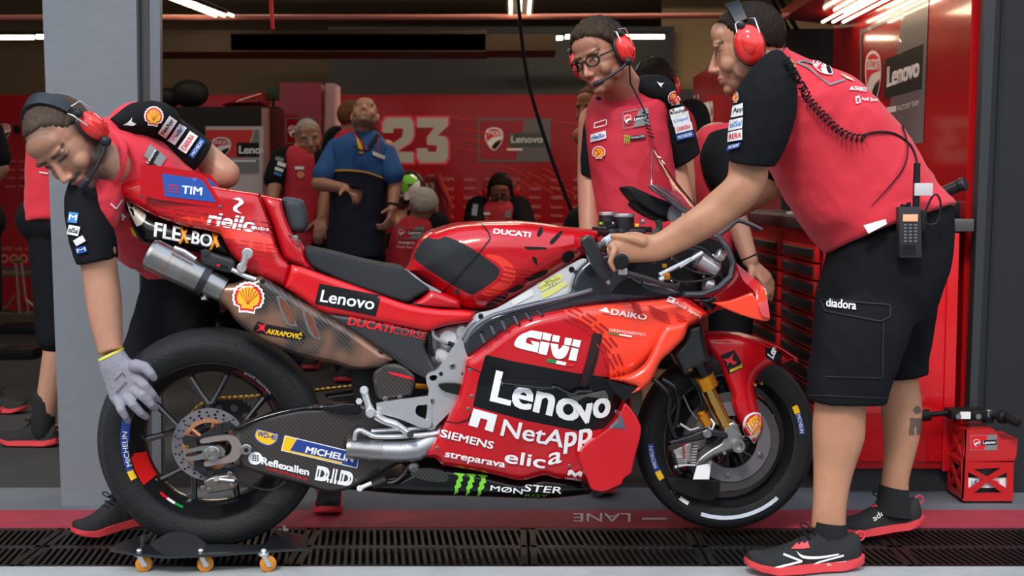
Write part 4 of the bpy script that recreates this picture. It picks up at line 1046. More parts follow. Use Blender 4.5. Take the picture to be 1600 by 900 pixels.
mb.build('cockpit_hardware', ALU, bike)
mb = MB()
for q in ([(1022, 412), (1034, 396), (1070, 388), (1104, 397), (1122, 416), (1130, 440)], [(1046, 392), (1060, 412), (1090, 426), (1128, 430)], [(1062, 390), (1080, 384), (1104, 392), (1118, 410)], [(1035, 425), (1060, 440), (1100, 438), (1120, 430)]):
    mb.tube([B(x, y, .135) for x, y in spl(q, False)], .004, 8)
mb.build('wiring_harness', mat('cable_black', (.02, .02, .022), .4), bike)
mb = MB(); mb.tube([B(1030, 438, .18), B(1046, 431, .18)], .008, 10, m=0); mb.box(B(1042, 432, .185), (.018, .012, .02), bev=.003, m=1); mb.box(B(1038, 415, .14), (.014, .01, .012), bev=.002, m=1); mb.build('hose_fitting', [ALU, OGOLD], bike)
# handlebar : near grip with lever guard
mb = MB()
g0, g1 = B(971, 408, .37), B(979, 392, .10)
mb.cyl(g0, g1, .0165, n=24, bev=.004, m=0); mb.cyl(g0-(g1-g0).normalized()*-.001, g0+(g0-g1).normalized()*.022, .022, n=28, bev=.005, m=0)
mb.lathe([(.0165, -.004), (.0225, -.004), (.0225, 0), (.0165, 0)], g0, (g0-g1), 28, 1)
mb.tube([g1, B(985, 372, .02)], .02, 12, m=0)
mb.build('handlebar_grip', [BLACKM, GREYV], bike)
mb = MB(); mb.tube([B(x, y, o) for x, y, o in ((971, 421, .36), (980, 427, .36), (1010, 435, .35), (1040, 446, .32), (1056, 448, .30), (1061, 444, .28))], [.011, .009, .008, .0085, .009, .006], 10, m=0)
mb.box(B(973, 424, .365), (.026, .014, .020), bev=.004, m=1); mb.build('lever_guard', [mat('guard_carbon', (.03, .03, .033), .4), mat('clamp_silver', (.55, .53, .52), .4, metal=.5)], bike)
slab('clutch_lever', [(908, 378), (913, 370), (923, 368), (930, 376), (944, 404), (956, 432, 1), (946, 441, 1), (936, 432), (920, 404)], .30, mat('lever_black', (.018, .018, .02), .35, coat=.4), bike, th=.03, rnd=4, rdep=.006, step=6)
mb = MB(); mb.tube([B(934, 385, .22), B(958, 372, .16)], .009, 10, m=0); mb.tube([B(944, 379, .2), B(956, 371, .17)], .0125, 10, m=1); mb.tube([B(946, 434, .28), B(951, 442, .26)], .006, 8, m=1); mb.build('lever_perch', [GREYM, mat('tape_silver', (.55, .62, .68), .4)], bike)
mb = MB()
for x, y, o, L in ((951, 342, -.10, .05), (975, 345, .10, .06)):
    p = B(x, y, o); mb.cyl(p-UP*.05, p+UP*.016, .031, n=32, bev=.003, m=0); mb.lathe([(.020, .016), (.032, .016), (.033, .02), (.032, .026), (.020, .026)], p-UP*.004, UP, 32, 1)
p = B(962, 351, 0); mb.cyl(p-UP*.03, p+UP*.008, .022, n=28, bev=.003, m=1)
mb.box(B(966, 362, 0), (.12, .26, .03), (BE, BN, UP), .01, m=0); mb.build('fork_top_clamp', [DKMET, ALU], bike)
mb = MB(); cc = [('cable_black', (.02, .02, .022)), ('green_cable', (.03, .25, .05)), ('yellow_tag', (.8, .6, .02))]
for k in range(26):
    x, y = random.uniform(938, 1015), random.uniform(345, 385); mb.box(B(x, y, random.uniform(.02, .12)), (random.uniform(.012, .03), .02, random.uniform(.01, .025)), bev=.004, m=random.choice([0, 0, 0, 0, 1]))
mb.box(B(995, 352, .12), (.012, .01, .010), bev=.002, m=2); mb.box(B(939, 349, .0), (.01, .01, .008), bev=.002, m=3)
mb.tube([B(x, y, .08) for x, y in spl([(1000, 372), (1020, 368), (1030, 356), (1028, 344)], False)], .010, 10, m=4)
mb.build('switch_cluster', [BLACKM, STEEL, YELLOW, GREENV, mat('green_hose', (.02, .045, .025), .4)], bike)
dash = MB(); slab_mb(dash, spl([(979, 295), (986, 291), (1000, 297), (1025, 308), (1048, 318), (1050, 335), (1035, 340), (1015, 330), (995, 316)]), .06, None, 6, .01, 7); slab_mb(dash, spl([(990, 318), (1010, 314), (1050, 320), (1048, 342), (1030, 346), (1000, 330)]), .04, None)
dash.build('dashboard', BLACKM, bike)
mb = MB(); slab_mb(mb, spl([(1016, 290), (1022, 288), (1040, 296), (1060, 312), (1080, 330), (1078, 335), (1062, 328), (1040, 310), (1020, 297)]), .10, .02, 0, 0, 6); slab_mb(mb, spl([(1050, 322), (1066, 326), (1060, 345), (1045, 342)]), .08, .02)
mb.build('screen_bracket', GREYM, bike)
PINKR = mat('screen_sticker_pink', (.80, .10, .16), .5, var=.6, vscale=60)
slab('screen_sticker', [(1022, 296, 1), (1045, 303), (1052, 298), (1065, 303), (1078, 318), (1082, 330, 1), (1070, 326), (1050, 316), (1035, 308)], .085, PINKR, bike, th=.004, step=8)
GLASS = mat('screen_clear', (.92, .84, .86), .04, trans=1, ior=1.15)
mb = MB(); rows = [(1021, 231, 1020, 235, .012), (1032, 252, 1019, 252, .05), (1046, 272, 1018, 270, .08), (1062, 293, 1018, 289, .10), (1078, 313, 1044, 306, .12), (1098, 338, 1074, 326, .13)]
V = []; n = 14
for k, (x, y, xn, yn, w) in enumerate(rows):
    c = B(x, y, 0); dd = B(xn, yn, w)-c; L_ = BN*dd.dot(BN); R_v = dd-L_
    for j in range(n+1):
        a = math.pi*j/n-math.pi/2
        V.append(c+L_*math.sin(a)+R_v*(1-math.cos(a)))
fcs = [(i*(n+1)+j, i*(n+1)+j+1, (i+1)*(n+1)+j+1, (i+1)*(n+1)+j) for i in range(len(rows)-1) for j in range(n)]
m2 = len(V); V2 = [v-BE*.0025-UP*.0015 for v in V]
ed = [(i*(n+1), (i+1)*(n+1), m2+(i+1)*(n+1), m2+i*(n+1)) for i in range(len(rows)-1)]+[(i*(n+1)+n, (i+1)*(n+1)+n, m2+(i+1)*(n+1)+n, m2+i*(n+1)+n) for i in range(len(rows)-1)]
mb.add(V+V2, fcs+[tuple(m2+i for i in f[::-1]) for f in fcs]+ed)
scr = mb.build('windscreen', GLASS, bike, 60)
mb = MB(); mb.tube([B(q[0], q[1], 0) for q in rows], .0042, 6); mb.tube([V[i*(n+1)+n] for i in range(len(rows))], .003, 6); mb.build('windscreen_edge', mat('screen_edge_red', (.20, .015, .02), .25, coat=.5), bike)
dg = [('t', '93', (1024, 245), (1036, 259), (1031, 239), WHITE, .05)]
decal('lettering', dg, [scr], lift=.009, dmax=.5)
# far lever guard poking out on the right
mb = MB(); mb.tube([B(x, y, -.30) for x, y in spl([(1122, 368), (1137, 357), (1150, 346), (1160, 346), (1175, 352), (1190, 359)], False)], .008, 10); mb.build('lever_guard', mat('guard_grey', (.12, .12, .13), .35, metal=.4), bike)

# ---------------- fork, brake calliper, front mudguard
shr = slab('fork_shroud', [(1075, 508, 1), (1098, 505, 1), (1104, 540), (1111, 565, 1), (1090, 580), (1068, 588, 1), (1057, 566), (1050, 552, 1), (1068, 532)], .115, CARB, bike, th=.055, rnd=10, rdep=.02, step=6)
mb = MB(); O = .125
mb.tube([B(1092, 568, O), B(1109, 600, O)], .024, 24, m=0)
mb.tube([B(1098, 588, O), B(1106, 606, O)], .034, 28, m=1)
mb.tube([B(1106, 606, O), B(1136, 668, O)], .0205, 28, m=2)
mb.tube([B(1092, 598, .06), B(1124, 662, .06)], .013, 16, m=2)
mb.build('fork_leg', [BLACKG, OGOLD, GOLD], bike)
mb = MB(); mb.tube([B(1092, 568, -O), B(1109, 600, -O)], .024, 24, m=0); mb.tube([B(1106, 606, -O), B(1136, 668, -O)], .0205, 28, m=1); mb.build('fork_leg', [BLACKG, GOLD], bike)
bl_ = fpt
mb = MB()
slab_mb(mb, spl([(1132, 668), (1146, 658), (1152, 664), (1160, 684), (1164, 700), (1155, 706), (1142, 704), (1120, 712), (1095, 724), (1086, 728), (1092, 716), (1110, 702), (1128, 690)]), .145, .05, 4, .01, 6)
p = B(1150, 695, .13); mb.lathe([(.014, .0), (.020, .0), (.020, .028), (.014, .028)], p, BN, 28); mb.lathe([(.0001, .004), (.014, .004)], p, BN, 20, 1, closed=False)
for x, y in ((1148, 664), (1155, 679), (1131, 707), (1109, 722)): q = B(x, y, .146); mb.cyl(q, q+BN*.008, .006, n=6)
mb.build('axle_clamp', [mat('clamp_steel', (.40, .39, .38), .35, metal=.9), BLACKM], bike)
slab('brake_lever_arm', [(1046, 690, 1), (1080, 680), (1100, 672), (1118, 672), (1136, 677), (1134, 686), (1112, 682), (1095, 688), (1070, 692), (1050, 694)], .16, DKMET, bike, th=.02, rnd=3, rdep=.004, step=6)
mb = MB(); q = B(1104, 677, .158); mb.cyl(q, q+BN*.012, .014, n=24, bev=.002); q = B(1104, 677, .17); mb.cyl(q, q+BN*.004, .006, n=6); mb.build('pivot_bolt', BOLT, bike)
mb = MB(); mb.tube([B(1097, 648, .15), B(1106, 664, .15)], .016, 20, m=0); mb.cyl(B(1097, 648, .15), B(1095, 643, .15), .012, n=16, bev=.002, m=0); mb.tube([B(x, y, .15) for x, y in ((1104, 665), (1112, 672), (1116, 662), (1110, 655))], .0045, 6, m=1); mb.build('brake_reservoir', [OGOLD, WHITE], bike)
mb = MB()
slab_mb(mb, spl([(1052, 702, 1), (1066, 696), (1080, 690, 1), (1086, 700), (1084, 716), (1076, 724), (1064, 722), (1052, 708)]), .11, .06, 4, .008, 6)
for k in range(7): mb.box(B(1082-k*.6, 694+k*4.2, .10), (.016, .07, .005), (BE, BN, UP), .001)
for k in range(4): mb.box(B(1060+k, 712+k*3.4, .10), (.03, .06, .004), (BE, BN, UP), .001)
cal = mb.build('front_brake_calliper', mat('calliper_silver', (.62, .58, .56), .35, metal=.85), bike)
decal('lettering', [('t', 'brembo', (1071, 717), (1069, 690), (1066, 717), SREDV, .03)], cal, lift=.002)
mb = MB(); mb.tube([B(1055, 730, .13), B(1070, 727, .13), B(1085, 727, .13), B(1092, 722, .13)], .005, 8); mb.ell(B(1056, 730, .13), (.009, .009, .009)); mb.tube([B(1062, 662, .13), B(1078, 672, .13), B(1092, 668, .13)], .005, 8); mb.tube([B(1068, 618, .14), B(1078, 640, .14), B(1090, 655, .14)], .0025, 6); mb.build('brake_line', BOLT, bike)
mb = MB()
for q in ([(1020, 592), (1036, 606), (1046, 622), (1044, 645), (1048, 668), (1056, 684)], [(1034, 592), (1052, 604), (1060, 624), (1058, 650), (1052, 670)], [(1080, 592), (1092, 610), (1098, 640)]):
    mb.tube([B(x, y, .15) for x, y in spl(q, False)], .0075, 8)
mb.build('brake_duct', BLACKG, bike)
slab('duct_vane', [(1040, 745, 1), (1070, 747), (1120, 750), (1124, 756), (1122, 775), (1108, 784), (1080, 778), (1055, 768), (1045, 758)], .085, BLACKM, bike, th=.02, rnd=3, rdep=.004, step=8)
mb = MB(); slab_mb(mb, [(1089, 728), (1111, 724), (1108, 749), (1083, 749)], .14, .003); mb.build('paper_tag', WHITE, bike)
fen = slab('front_mudguard', [(1098, 526), (1108, 522), (1125, 521), (1153, 522), (1182, 529), (1210, 540), (1236, 556), (1240, 562, 1), (1227, 568), (1200, 577), (1185, 588), (1180, 606), (1187, 642), (1192, 655), (1191, 672), (1178, 694, 1), (1168, 683), (1153, 658), (1143, 633), (1143, 618), (1133, 592), (1124, 571), (1112, 556), (1102, 544)],
           fld([(1100, 530, .06), (1170, 560, .09), (1240, 562, .03), (1160, 620, .10), (1175, 690, .10)]), RED, bike, th=.012, rnd=16, rdep=.035, step=6)
mirrored('front_mudguard', fen, RED)
mb = MB(); top = [(1098, 525), (1110, 522), (1125, 521), (1153, 522), (1182, 529), (1210, 540), (1238, 558)]; V = []; n = 12
for x, y in top:
    c = B(x, y, 0)
    for j in range(n+1): w = -.055+.11*j/n; V.append(c+BN*w+UP*(.012*(1-(w/.055)**2)-.004))
V2 = [v-UP*.008 for v in V]; m2 = len(V)
ff = [(i*(n+1)+j, i*(n+1)+j+1, (i+1)*(n+1)+j+1, (i+1)*(n+1)+j) for i in range(len(top)-1) for j in range(n)]
mb.add(V+V2, ff+[tuple(m2+i for i in f[::-1]) for f in ff]); mb.build('mudguard_crown', RED, bike)
decal('sticker', [('s', [(1126, 555, 1), (1147, 547, 1), (1155, 560), (1162, 574, 1), (1150, 580), (1139, 585, 1), (1133, 570)], BLACKM), ('s', [(1129, 561, 1), (1138, 560), (1147, 552, 1), (1144, 562), (1151, 566), (1146, 570, 1), (1140, 566), (1136, 573, 1), (1136, 566)], SREDV),
                  ('t', 'AKRAPOVIČ', (1141, 582), (1160, 574), (1140, 576), YELLOW, .03)], fen)
decal('scallop_logo', [('s', [(1161, 670), (1164, 652), (1178, 644), (1190, 648), (1193, 660), (1190, 676), (1178, 693, 1), (1172, 684), (1166, 682, 1)], WHITE), ('s', [(1164, 670), (1167, 655), (1178, 647), (1188, 651), (1191, 661), (1188, 675), (1177, 689, 1), (1174, 681), (1168, 679, 1)], SREDV), ('s', [(1167, 668), (1170, 657), (1179, 650), (1187, 654), (1189, 663), (1185, 674), (1179, 682), (1173, 678)], mat('pecten_yellow', (.9, .48, .02), .45))]+
      [('p', [(1175.6, 680), (1176, 680.2), (x+.55, y+.4), (x, y)], SREDV) for x, y in ((1171, 656), (1176, 652), (1181, 651), (1186, 656), (1188, 663))], fen, lift=.0014)
decal('sticker', [('p', [(1195, 542), (1202, 537), (1224, 548), (1219, 569), (1213, 568), (1196, 558)], BLACKM), ('t', 'Leno', (1208, 561), (1216, 540), (1199, 554), WHITE, .04)], fen)
mb = MB()
for x, y in ((1187, 598), (1177, 600)): q = B(x, y, .075); mb.cyl(q, q+BN*.02, .005, n=10)
mb.build('air_valve', GOLD, fw)

# ================================================================== WHEEL DOLLY under the rear wheel
SKB = mat('dolly_black_paint', (.010, .011, .013), .3, coat=.6)
c0 = G(325, 880, 0)
dol = empty('wheel_dolly', (rc.x, rc.y-.02, 0)); tag(dol, 'black steel wheel dolly on amber castors under the rear tyre', 'wheel dolly')
def Q(px, py, z): return G(px, py, z)
zt = .062
pl_ = [(172, 858), (215, 865), (262, 869), (330, 866), (445, 858), (478, 857), (482, 838), (440, 828), (300, 830), (230, 834), (190, 846)]
top = [Q(x, y, zt) for x, y in pl_]; mb = MB()
o2 = [(p_.x*100, p_.y*100) for p_ in top]; hh = [((rc.x+dx)*100, (rc.y+dy)*100) for dx, dy in ((-.18, -.132), (.18, -.132), (.18, .132), (-.18, .132))]
V, F, _ = tri(o2, [hh], step=20); n = len(V); e_ = set((q[i], q[(i+1) % 3]) for q in F for i in range(3))
mb.add([Vector((v[0]/100, v[1]/100, zt)) for v in V]+[Vector((v[0]/100, v[1]/100, zt-.008)) for v in V], [tuple(f) for f in F]+[(n+f[0], n+f[2], n+f[1]) for f in F]+[(b, a, n+a, n+b) for a, b in e_ if (b, a) not in e_])
mb.build('base_plate', SKB, dol, 20)
mb = MB(); yb = rc.y-.138
pts = [(228, 866), (236, 850), (252, 838), (270, 832), (298, 834), (320, 848), (330, 862), (330, 866)]
A_ = [P(x, y, yb) for x, y in spl(pts, False)]; n = len(A_); mb.add(A_+[a+Vector((0, .006, 0)) for a in A_], [tuple(range(n)), tuple(range(2*n-1, n-1, -1))]+[(i, (i+1) % n, n+(i+1) % n, n+i) for i in range(n)])
mb.build('tyre_cradle', SKB, dol, 20)
CAST = mat('castor_amber', (.62, .22, .02), .35, var=.25, vscale=30)
for row, (zoff, xs) in enumerate(((0, (225, 321, 419)), (.26, (250, 340, 425)))):
    for x in xs:
        q = G(x, 893, 0) if row == 0 else G(x, 893, 0)+Vector((0, .25, 0))
        cs = empty('castor', (q.x, q.y, 0)); cs.parent = dol; cs.location = Vector((q.x, q.y, 0))-dol.location
        cz = q+UP*.0235; ax = Vector((.45, -.89, 0)).normalized()
        mb = MB(); mb.lathe([(.008, -.009), (.019, -.009), (.0235, -.006), (.0235, .006), (.019, .009), (.008, .009)], cz, ax, 32); mb.build('castor_wheel', CAST, cs)
        mb = MB(); mb.cyl(cz-ax*.011, cz+ax*.011, .008, n=16, bev=.001)
        f_ = ax.cross(UP)
        for s_ in (-1, 1):
            o_ = cz+ax*(s_*.012); mb.add([o_+f_*.007-UP*.006, o_-f_*.007-UP*.006, o_-f_*.004+UP*.028+f_*.012, o_+f_*.022+UP*.028], [(0, 1, 2, 3)])
            o_ = cz+ax*(s_*.0135); mb.add([o_+f_*.007-UP*.006, o_-f_*.007-UP*.006, o_-f_*.004+UP*.028+f_*.012, o_+f_*.022+UP*.028], [(0, 1, 2, 3)])
        t = cz+f_*.012+UP*.0285; mb.cyl(t-UP*.002, t+UP*.005, .016, n=20, bev=.001); mb.cyl(t, UP*zt+Vector((t.x, t.y, 0)), .007, n=12); mb.ell(Vector((t.x, t.y, zt+.002)), (.009, .009, .006), n=12, k=6)
        mb.build('castor_fork', ALU, cs)
# ================================================================== SETTING
def structure(name, mb, m, smooth=0, parent=None):
    o = mb.build(name, m, parent, smooth)
    if parent is None: o['kind'] = 'structure'
    return o
def quad_prism(mb, pts, d):
    """pts: 4 corner points of the front face, d: extrusion vector"""
    pts = [Vector(p) for p in pts]; n = len(pts)
    mb.add(pts+[p+d for p in pts], [tuple(range(n)), tuple(range(2*n-1, n-1, -1))]+[(i, (i+1) % n, n+(i+1) % n, n+i) for i in range(n)]); return mb
BACKY = 11.6
CARPET = mat('garage_carpet', (.034, .032, .033), .95, bump=.5, bscale=350, var=.15, vscale=3)
CONC = mat('grey_concrete', (.115, .118, .13), .85, bump=.25, bscale=45, var=.25, vscale=5)
KERB = mat('pale_concrete', (.33, .34, .34), .9, bump=.3, bscale=60, var=.25, vscale=6)
APRON = mat('pit_lane_asphalt', (.17, .17, .17), .9, bump=.3, bscale=90, var=.15, vscale=4)
LINE = mat('painted_red_line', (.30, .028, .045), .7, bump=.2, bscale=50, var=.25, vscale=9)
y_gar = G(800, 762).y; y_l1 = G(800, 797).y; y_l0 = G(800, 824).y; y_dr = G(800, 885).y
def slabfloor(name, x0, x1, y0, y1, z, m, kind='structure'):
    mb = MB(); mb.box(((x0+x1)/2, (y0+y1)/2, z-.05), (x1-x0, y1-y0, .1)); return structure(name, mb, m)
slabfloor('floor', -7, 7, y_gar, BACKY+1.5, -.001, CARPET)
slabfloor('floor_threshold', -7, 7, y_l1, y_gar, 0, CONC)
slabfloor('floor_red_line', -7, 7, y_l0, y_l1, .001, LINE)
slabfloor('floor_drain_bed', -7, 7, y_dr, y_l0, -.035, mat('drain_dark', (.006, .006, .006), .9))
slabfloor('floor_kerb', -7, 7, y_dr-.35, y_dr, 0, KERB)
slabfloor('floor_apron', -12, 12, -9, y_dr-.35, -.002, APRON)
# red line lettering, read from inside the garage (upside down from here)
lm = mat('worn_white_paint', (.62, .60, .60), .8, var=.3, vscale=40)
def ground_text(s, bl, br, tl, m, z, name):
    V, F = text_px(s, bl, br, tl, 0, 0); VV = [G(x, y, z) for x, y in V]
    return mk(name, VV, F, m, None, 0, fix=True)
t_ = ground_text('LANE', (985, 802), (896, 802), (985, 815), lm, .0025, 'floor_lettering'); t_['kind'] = 'structure'
mb = MB(); mb.add([G(x, y, .0025) for x, y in ((1003, 809), (1042, 809), (1042, 812), (1003, 812))], [(0, 1, 2, 3)]); structure('floor_dash_mark', mb, lm)
# drain gratings
GRM = mat('cast_iron_grate', (.022, .020, .019), .45, metal=.6, bump=.3, bscale=90)
xb = [-7]+[G(x, 850).x for x in (-420, 20, 476, 826, 1392, 1560)]+[3.4]
xb = [G(x, 850).x for x in (-330, 70, 476, 826, 1092, 1395, 1750)]
for k in range(len(xb)-1):
    x0, x1 = xb[k]+.003, xb[k+1]-.003; mb = MB()
    d0, d1 = y_dr+.004, y_l0-.004; ym = (d0+d1)/2
    for yy in (d0+.01, ym, d1-.01): mb.box(((x0+x1)/2, yy, -.012), (x1-x0, .020 if yy != ym else .028, .022), bev=.003)
    for xx in (x0+.012, x1-.012): mb.box((xx, ym, -.012), (.022, d1-d0, .022), bev=.003)
    n_ = int((x1-x0)/.0215)
    for i in range(1, n_):
        xx = x0+(x1-x0)*i/n_
        for a_, b_ in ((d0+.02, ym-.014), (ym+.014, d1-.02)):
            s_ = .020
            v = [Vector((xx-.0055+dx*sh, yy, zz)) for (yy, dx) in ((a_, 0), (b_, 1)) for zz in (-.024, -.002) for sh in (s_,)]
            pa = [Vector((xx-.005, a_, -.002)), Vector((xx+.005, a_, -.002)), Vector((xx+.005-s_, b_, -.002)), Vector((xx-.005-s_, b_, -.002))]
            quad_prism(mb, pa, Vector((0, 0, -.022)))
    g_ = mb.build('drain_grating', GRM, None, 0)
    wh = ['farthest left', 'left, under the wheel dolly', 'under the middle of the motorcycle', 'under the fairing nose, left of the front tyre', 'under the front tyre', 'right, below the red box']
    tag(g_, 'black cast iron slotted drain grating, '+wh[k], 'drain grating', 'gratings of the drain channel')

# garage walls
REDW = mat('red_gloss_wall', (.42, .006, .008), .18, coat=1, cr=.06)
REDP = mat('red_print_wall', (.33, .003, .006), .24, coat=1, cr=.12)
GREYW = mat('dark_grey_wall', (.028, .028, .030), .6)
TAN = mat('tan_plaster', (.36, .25, .13), .85, var=.12, vscale=2)
TAND = mat('dim_brown_wall', (.20, .14, .09), .85)
CEIL = mat('black_ceiling', (.010, .009, .009), .8)
wz = P(800, 148, BACKY).z; wzl = P(800, 125, BACKY).z
mb = MB(); mb.box((-.6, BACKY+.05, wz/2), (12, .1, wz)); wback = structure('wall_back', mb, REDP)
mb = MB(); mb.box((0, BACKY+1.3, 2), (16, .1, 4.2)); structure('wall_far', mb, TAND)
mb = MB(); mb.box((-.1, BACKY+.12, (wz+P(800, 95, BACKY).z)/2+.1), (P(1030, 95, BACKY).x-P(486, 95, BACKY).x, .06, .75)); mb.build('wall_upper_grey', GREYW, None, 0)['kind'] = 'structure'
mb = MB(); mb.box((3.2, BACKY+.3, 2.2), (3.6, .08, 2.6)); structure('wall_tan', mb, TAN)
mb = MB(); mb.box((-6.8, 8, 2), (.1, 8.5, 4)); structure('wall_left', mb, GREYW)
mb = MB(); mb.box((6.8, 8, 2), (.1, 8.5, 4)); structure('wall_right', mb, GREYW)
mb = MB(); mb.box((0, 8.7, 3.45), (14, 8.6, .1)); structure('ceiling', mb, CEIL)
# roof trusses seen as dark bands with a thin pinkish lit edge
mb = MB()
for z, y in ((3.05, 11.2), (2.78, 9.0)): mb.box((0, y, z), (13.5, .12, .20))
structure('ceiling_beams', mb, CEIL)
mb = MB(); mb.tube([P(-200, 28, 9.2), P(700, 27, 9.2), P(1240, 24, 9.2)], .02, 8); structure('ceiling_lit_edge', mb, mat('lit_edge_salmon', (.45, .16, .13), .4))  # salmon tube stands in for the lit edge of the trusses
mb = MB(); mb.tube([P(423, -8, 8), P(426, 46, 8)], .012, 8); structure('ceiling_red_hanger', mb, SREDV)
mb = MB(); mb.box((P(440, 70, 9.6).x, 9.6, P(440, 70, 9.6).z), (3.1, .5, .16)); mb.box((P(620, 88, 9.6).x, 9.6, P(620, 72, 9.6).z), (2.4, .5, .12)); structure('ceiling_duct', mb, mat('duct_brown', (.075, .045, .025), .7))
# doorway lintel over the opening (above the frame) keeps the garage dim
mb = MB(); mb.box((0, 4.55, 3.5), (14, .3, 2.0)); structure('wall_front_lintel', mb, GREYW)
# left pillar
PILL = mat('blue_grey_pillar', (.165, .18, .20), .55, bump=.15, bscale=25, var=.10, vscale=7)
Yp = G(150, 790).y
def colbox(name, xs_top, xs_bot, Y, dep, m, ztop=3.0):
    mb = MB(); a, b_ = P(xs_bot[0], 790, Y).x, P(xs_bot[1], 790, Y).x; c, d = P(xs_top[0], 0, Y).x, P(xs_top[1], 0, Y).x
    zt = P(100, 0, Y).z; k = ztop/zt
    c, d = a+(c-a)*k, b_+(d-b_)*k
    quad_prism(mb, [(a, Y, 0), (b_, Y, 0), (d, Y, ztop), (c, Y, ztop)], Vector((0, dep, 0))); return structure(name, mb, m)
colbox('wall_pillar_left', (66, 213), (96, 222), Yp, .30, PILL)
colbox('trim_1', (213, 234), (222, 238), Yp+.03, .10, mat('pillar_side_dark', (.05, .048, .05), .6))
colbox('trim_2', (234, 250), (238, 252), Yp+.02, .03, mat('door_edge_metal', (.20, .21, .23), .35, metal=.6))
# right door leaf and pillar, dark
DPAN = mat('dark_door_panel', (.020, .021, .024), .55, spec=.3, bump=.1, bscale=20, var=.08, vscale=4)
DSTR = mat('door_edge_strip', (.05, .055, .06), .4, metal=.4)
colbox('door_1', (1556, 1760), (1520, 1700), Yp+.19, .06, DPAN)
colbox('door_2', (1540, 1556), (1509, 1520), Yp+.18, .05, DSTR)
colbox('trim_3', (1566, 1571), (1532, 1536), Yp+.182, .006, mat('panel_gap_dark', (.01, .01, .01), .8))
# right partition wall with graphics
WX = 1.66; W0 = Yp+.26; W1 = WX*1957/(1296-800); WZ = 2.02
mb = MB(); mb.box((WX+.03, (W0+W1)/2, WZ/2), (.06, W1-W0, WZ)); wright = structure('wall_partition', mb, REDW)
mb = MB(); x0 = P(1228, 48, 6.7).x; mb.box(((x0+WX+.06)/2, 6.74, .98), (WX+.06-x0, .05, 1.96)); structure('wall_partition_end', mb, GREYW)
mb = MB(); mb.box((1.49, 9.05, 1.01), (.06, 2.3, 2.02)); wr2 = structure('wall_partition_inner', mb, REDW)
mb = MB(); mb.box((1.40, 10.35, .98), (.14, .14, 1.9)); structure('trim_4', mb, GREYW)
def wallq(px0, px1, z0, z1, X=WX): # rectangle on the side wall between two image columns
    Y0, Y1 = X*1957/(px0-800), X*1957/(px1-800); return [(X, Y0, z0), (X, Y1, z0), (X, Y1, z1), (X, Y0, z1)]
def zat(px, py, X): Y = X*1957/(px-800); return P(px, py, Y).z
# big grey frame and lenovo board as decals on the wall
GR = mat('print_grey', (.15, .15, .16), .35, coat=.5)
it = [('p', [(1344, 46), (1347.5, 44), (1347.5, 235), (1344, 235)], GR), ('p', [(1344, 48), (1412, 14), (1412, 22), (1344, 55)], GR), ('p', [(1411, 16), (1452, -6), (1443, 223), (1383, 230), (1392, 160), (1401, 90)], GR),
      ('p', [(1384, 93), (1444, 68), (1441, 139), (1382, 155)], BLACKM), ('t', 'Lenovo', (1387, 136), (1436, 119), (1388, 105), WHITE, .03),
      ('p', [(1386, 168), (1401, 165), (1401, 174), (1386, 177)], WHITE), ('t', 'FACTORY TEAM', (1403, 174), (1436, 164), (1403, 166), WHITE, .0)]
it += shield_items(1365, 122, 25, 82, 0)
decal('graphic', it, wright, lift=.002, dmax=9)
decal('graphic', [('t', 'Lenovo', (1088, 196), (1112, 190), (1088, 150), WHITE, .05)], wr2, lift=.004, dmax=9)
# back wall graphics
GN = mat('number_grey', (.48, .46, .43), .5); PK = mat('number_pink', (.75, .05, .10), .5); FADE = mat('print_faded_white', (.55, .17, .17), .5); ORP = mat('print_orange', (.62, .03, .015), .4)
_bvh.clear()
def digit2(cx, cy, w, h, k=0):
    p = [(0, .34), (.0, .12), (.12, 0), (.88, 0), (1, .12), (1, .42), (.90, .56), (.45, .76), (1, .76), (1, 1), (0, 1), (0, .72), (.62, .44), (.66, .36), (.66, .24), (.36, .24), (.34, .34)]
    return [(cx+(x-.5)*(w+k)+0, cy+(y-.5)*(h+k)) for x, y in p]
def digit3(cx, cy, w, h, k=0):
    p = [(0, 0), (1, 0), (1, .18), (.66, .40), (.92, .42), (1, .52), (1, .88), (.90, 1), (.10, 1), (0, .88), (0, .68), (.34, .68), (.36, .76), (.62, .76), (.64, .62), (.32, .60), (.32, .44), (.56, .22), (0, .22)]
    return [(cx+(x-.5)*(w+k), cy+(y-.5)*(h+k)) for x, y in p]
it = [('p', digit2(622, 219, 50, 72, 5), PK), ('p', digit3(676, 219, 50, 72, 5), PK), ('p', digit2(622, 219, 48, 70), GN), ('p', digit3(676, 219, 48, 70), GN),
      ('p', [(746, 185), (860, 185), (860, 253), (746, 253)], mat('print_frame_grey', (.13, .12, .12), .5)), ('p', [(749, 188), (820, 188), (806, 250), (749, 250)], REDP), ('p', [(796, 208), (850, 208), (850, 230), (796, 230)], mat('print_black', (.05, .07, .06), .5)),
      ('t', 'Lenovo', (799, 223), (848, 223), (799, 212), mat('print_white', (.6, .58, .56), .5), .03), ('p', [(792, 232), (816, 232), (816, 235), (792, 235)], WHITE)]
it += shield_items(772, 217, 28, 34)
for k in range(26):
    x = 700+(k*37) % 210; y = 180+(k*23) % 120
    if 742 < x < 862 and y < 256: y += 78
    it.append(('p', bar(x, y, 34, 2.2, 12 if y < 260 else 28), ORP))
names = ['TIM', 'Lenovo', 'riello', 'elica', 'NetApp', 'Audi Sport', 'GIVI', 'CARRERA', 'DAIKO']
for r in range(6):
    for c in range(11):
        if (r, c) == (0, 4): continue
        x, y = 700+c*34-(r % 2)*0, 280+r*14.2
        it.append(('t', names[(r*3+c*2) % 9], (x-9, y+3), (x+9, y+3), (x-9, y-2.5), FADE, .02))
wb = decal('graphic', it, wback, lift=.004)
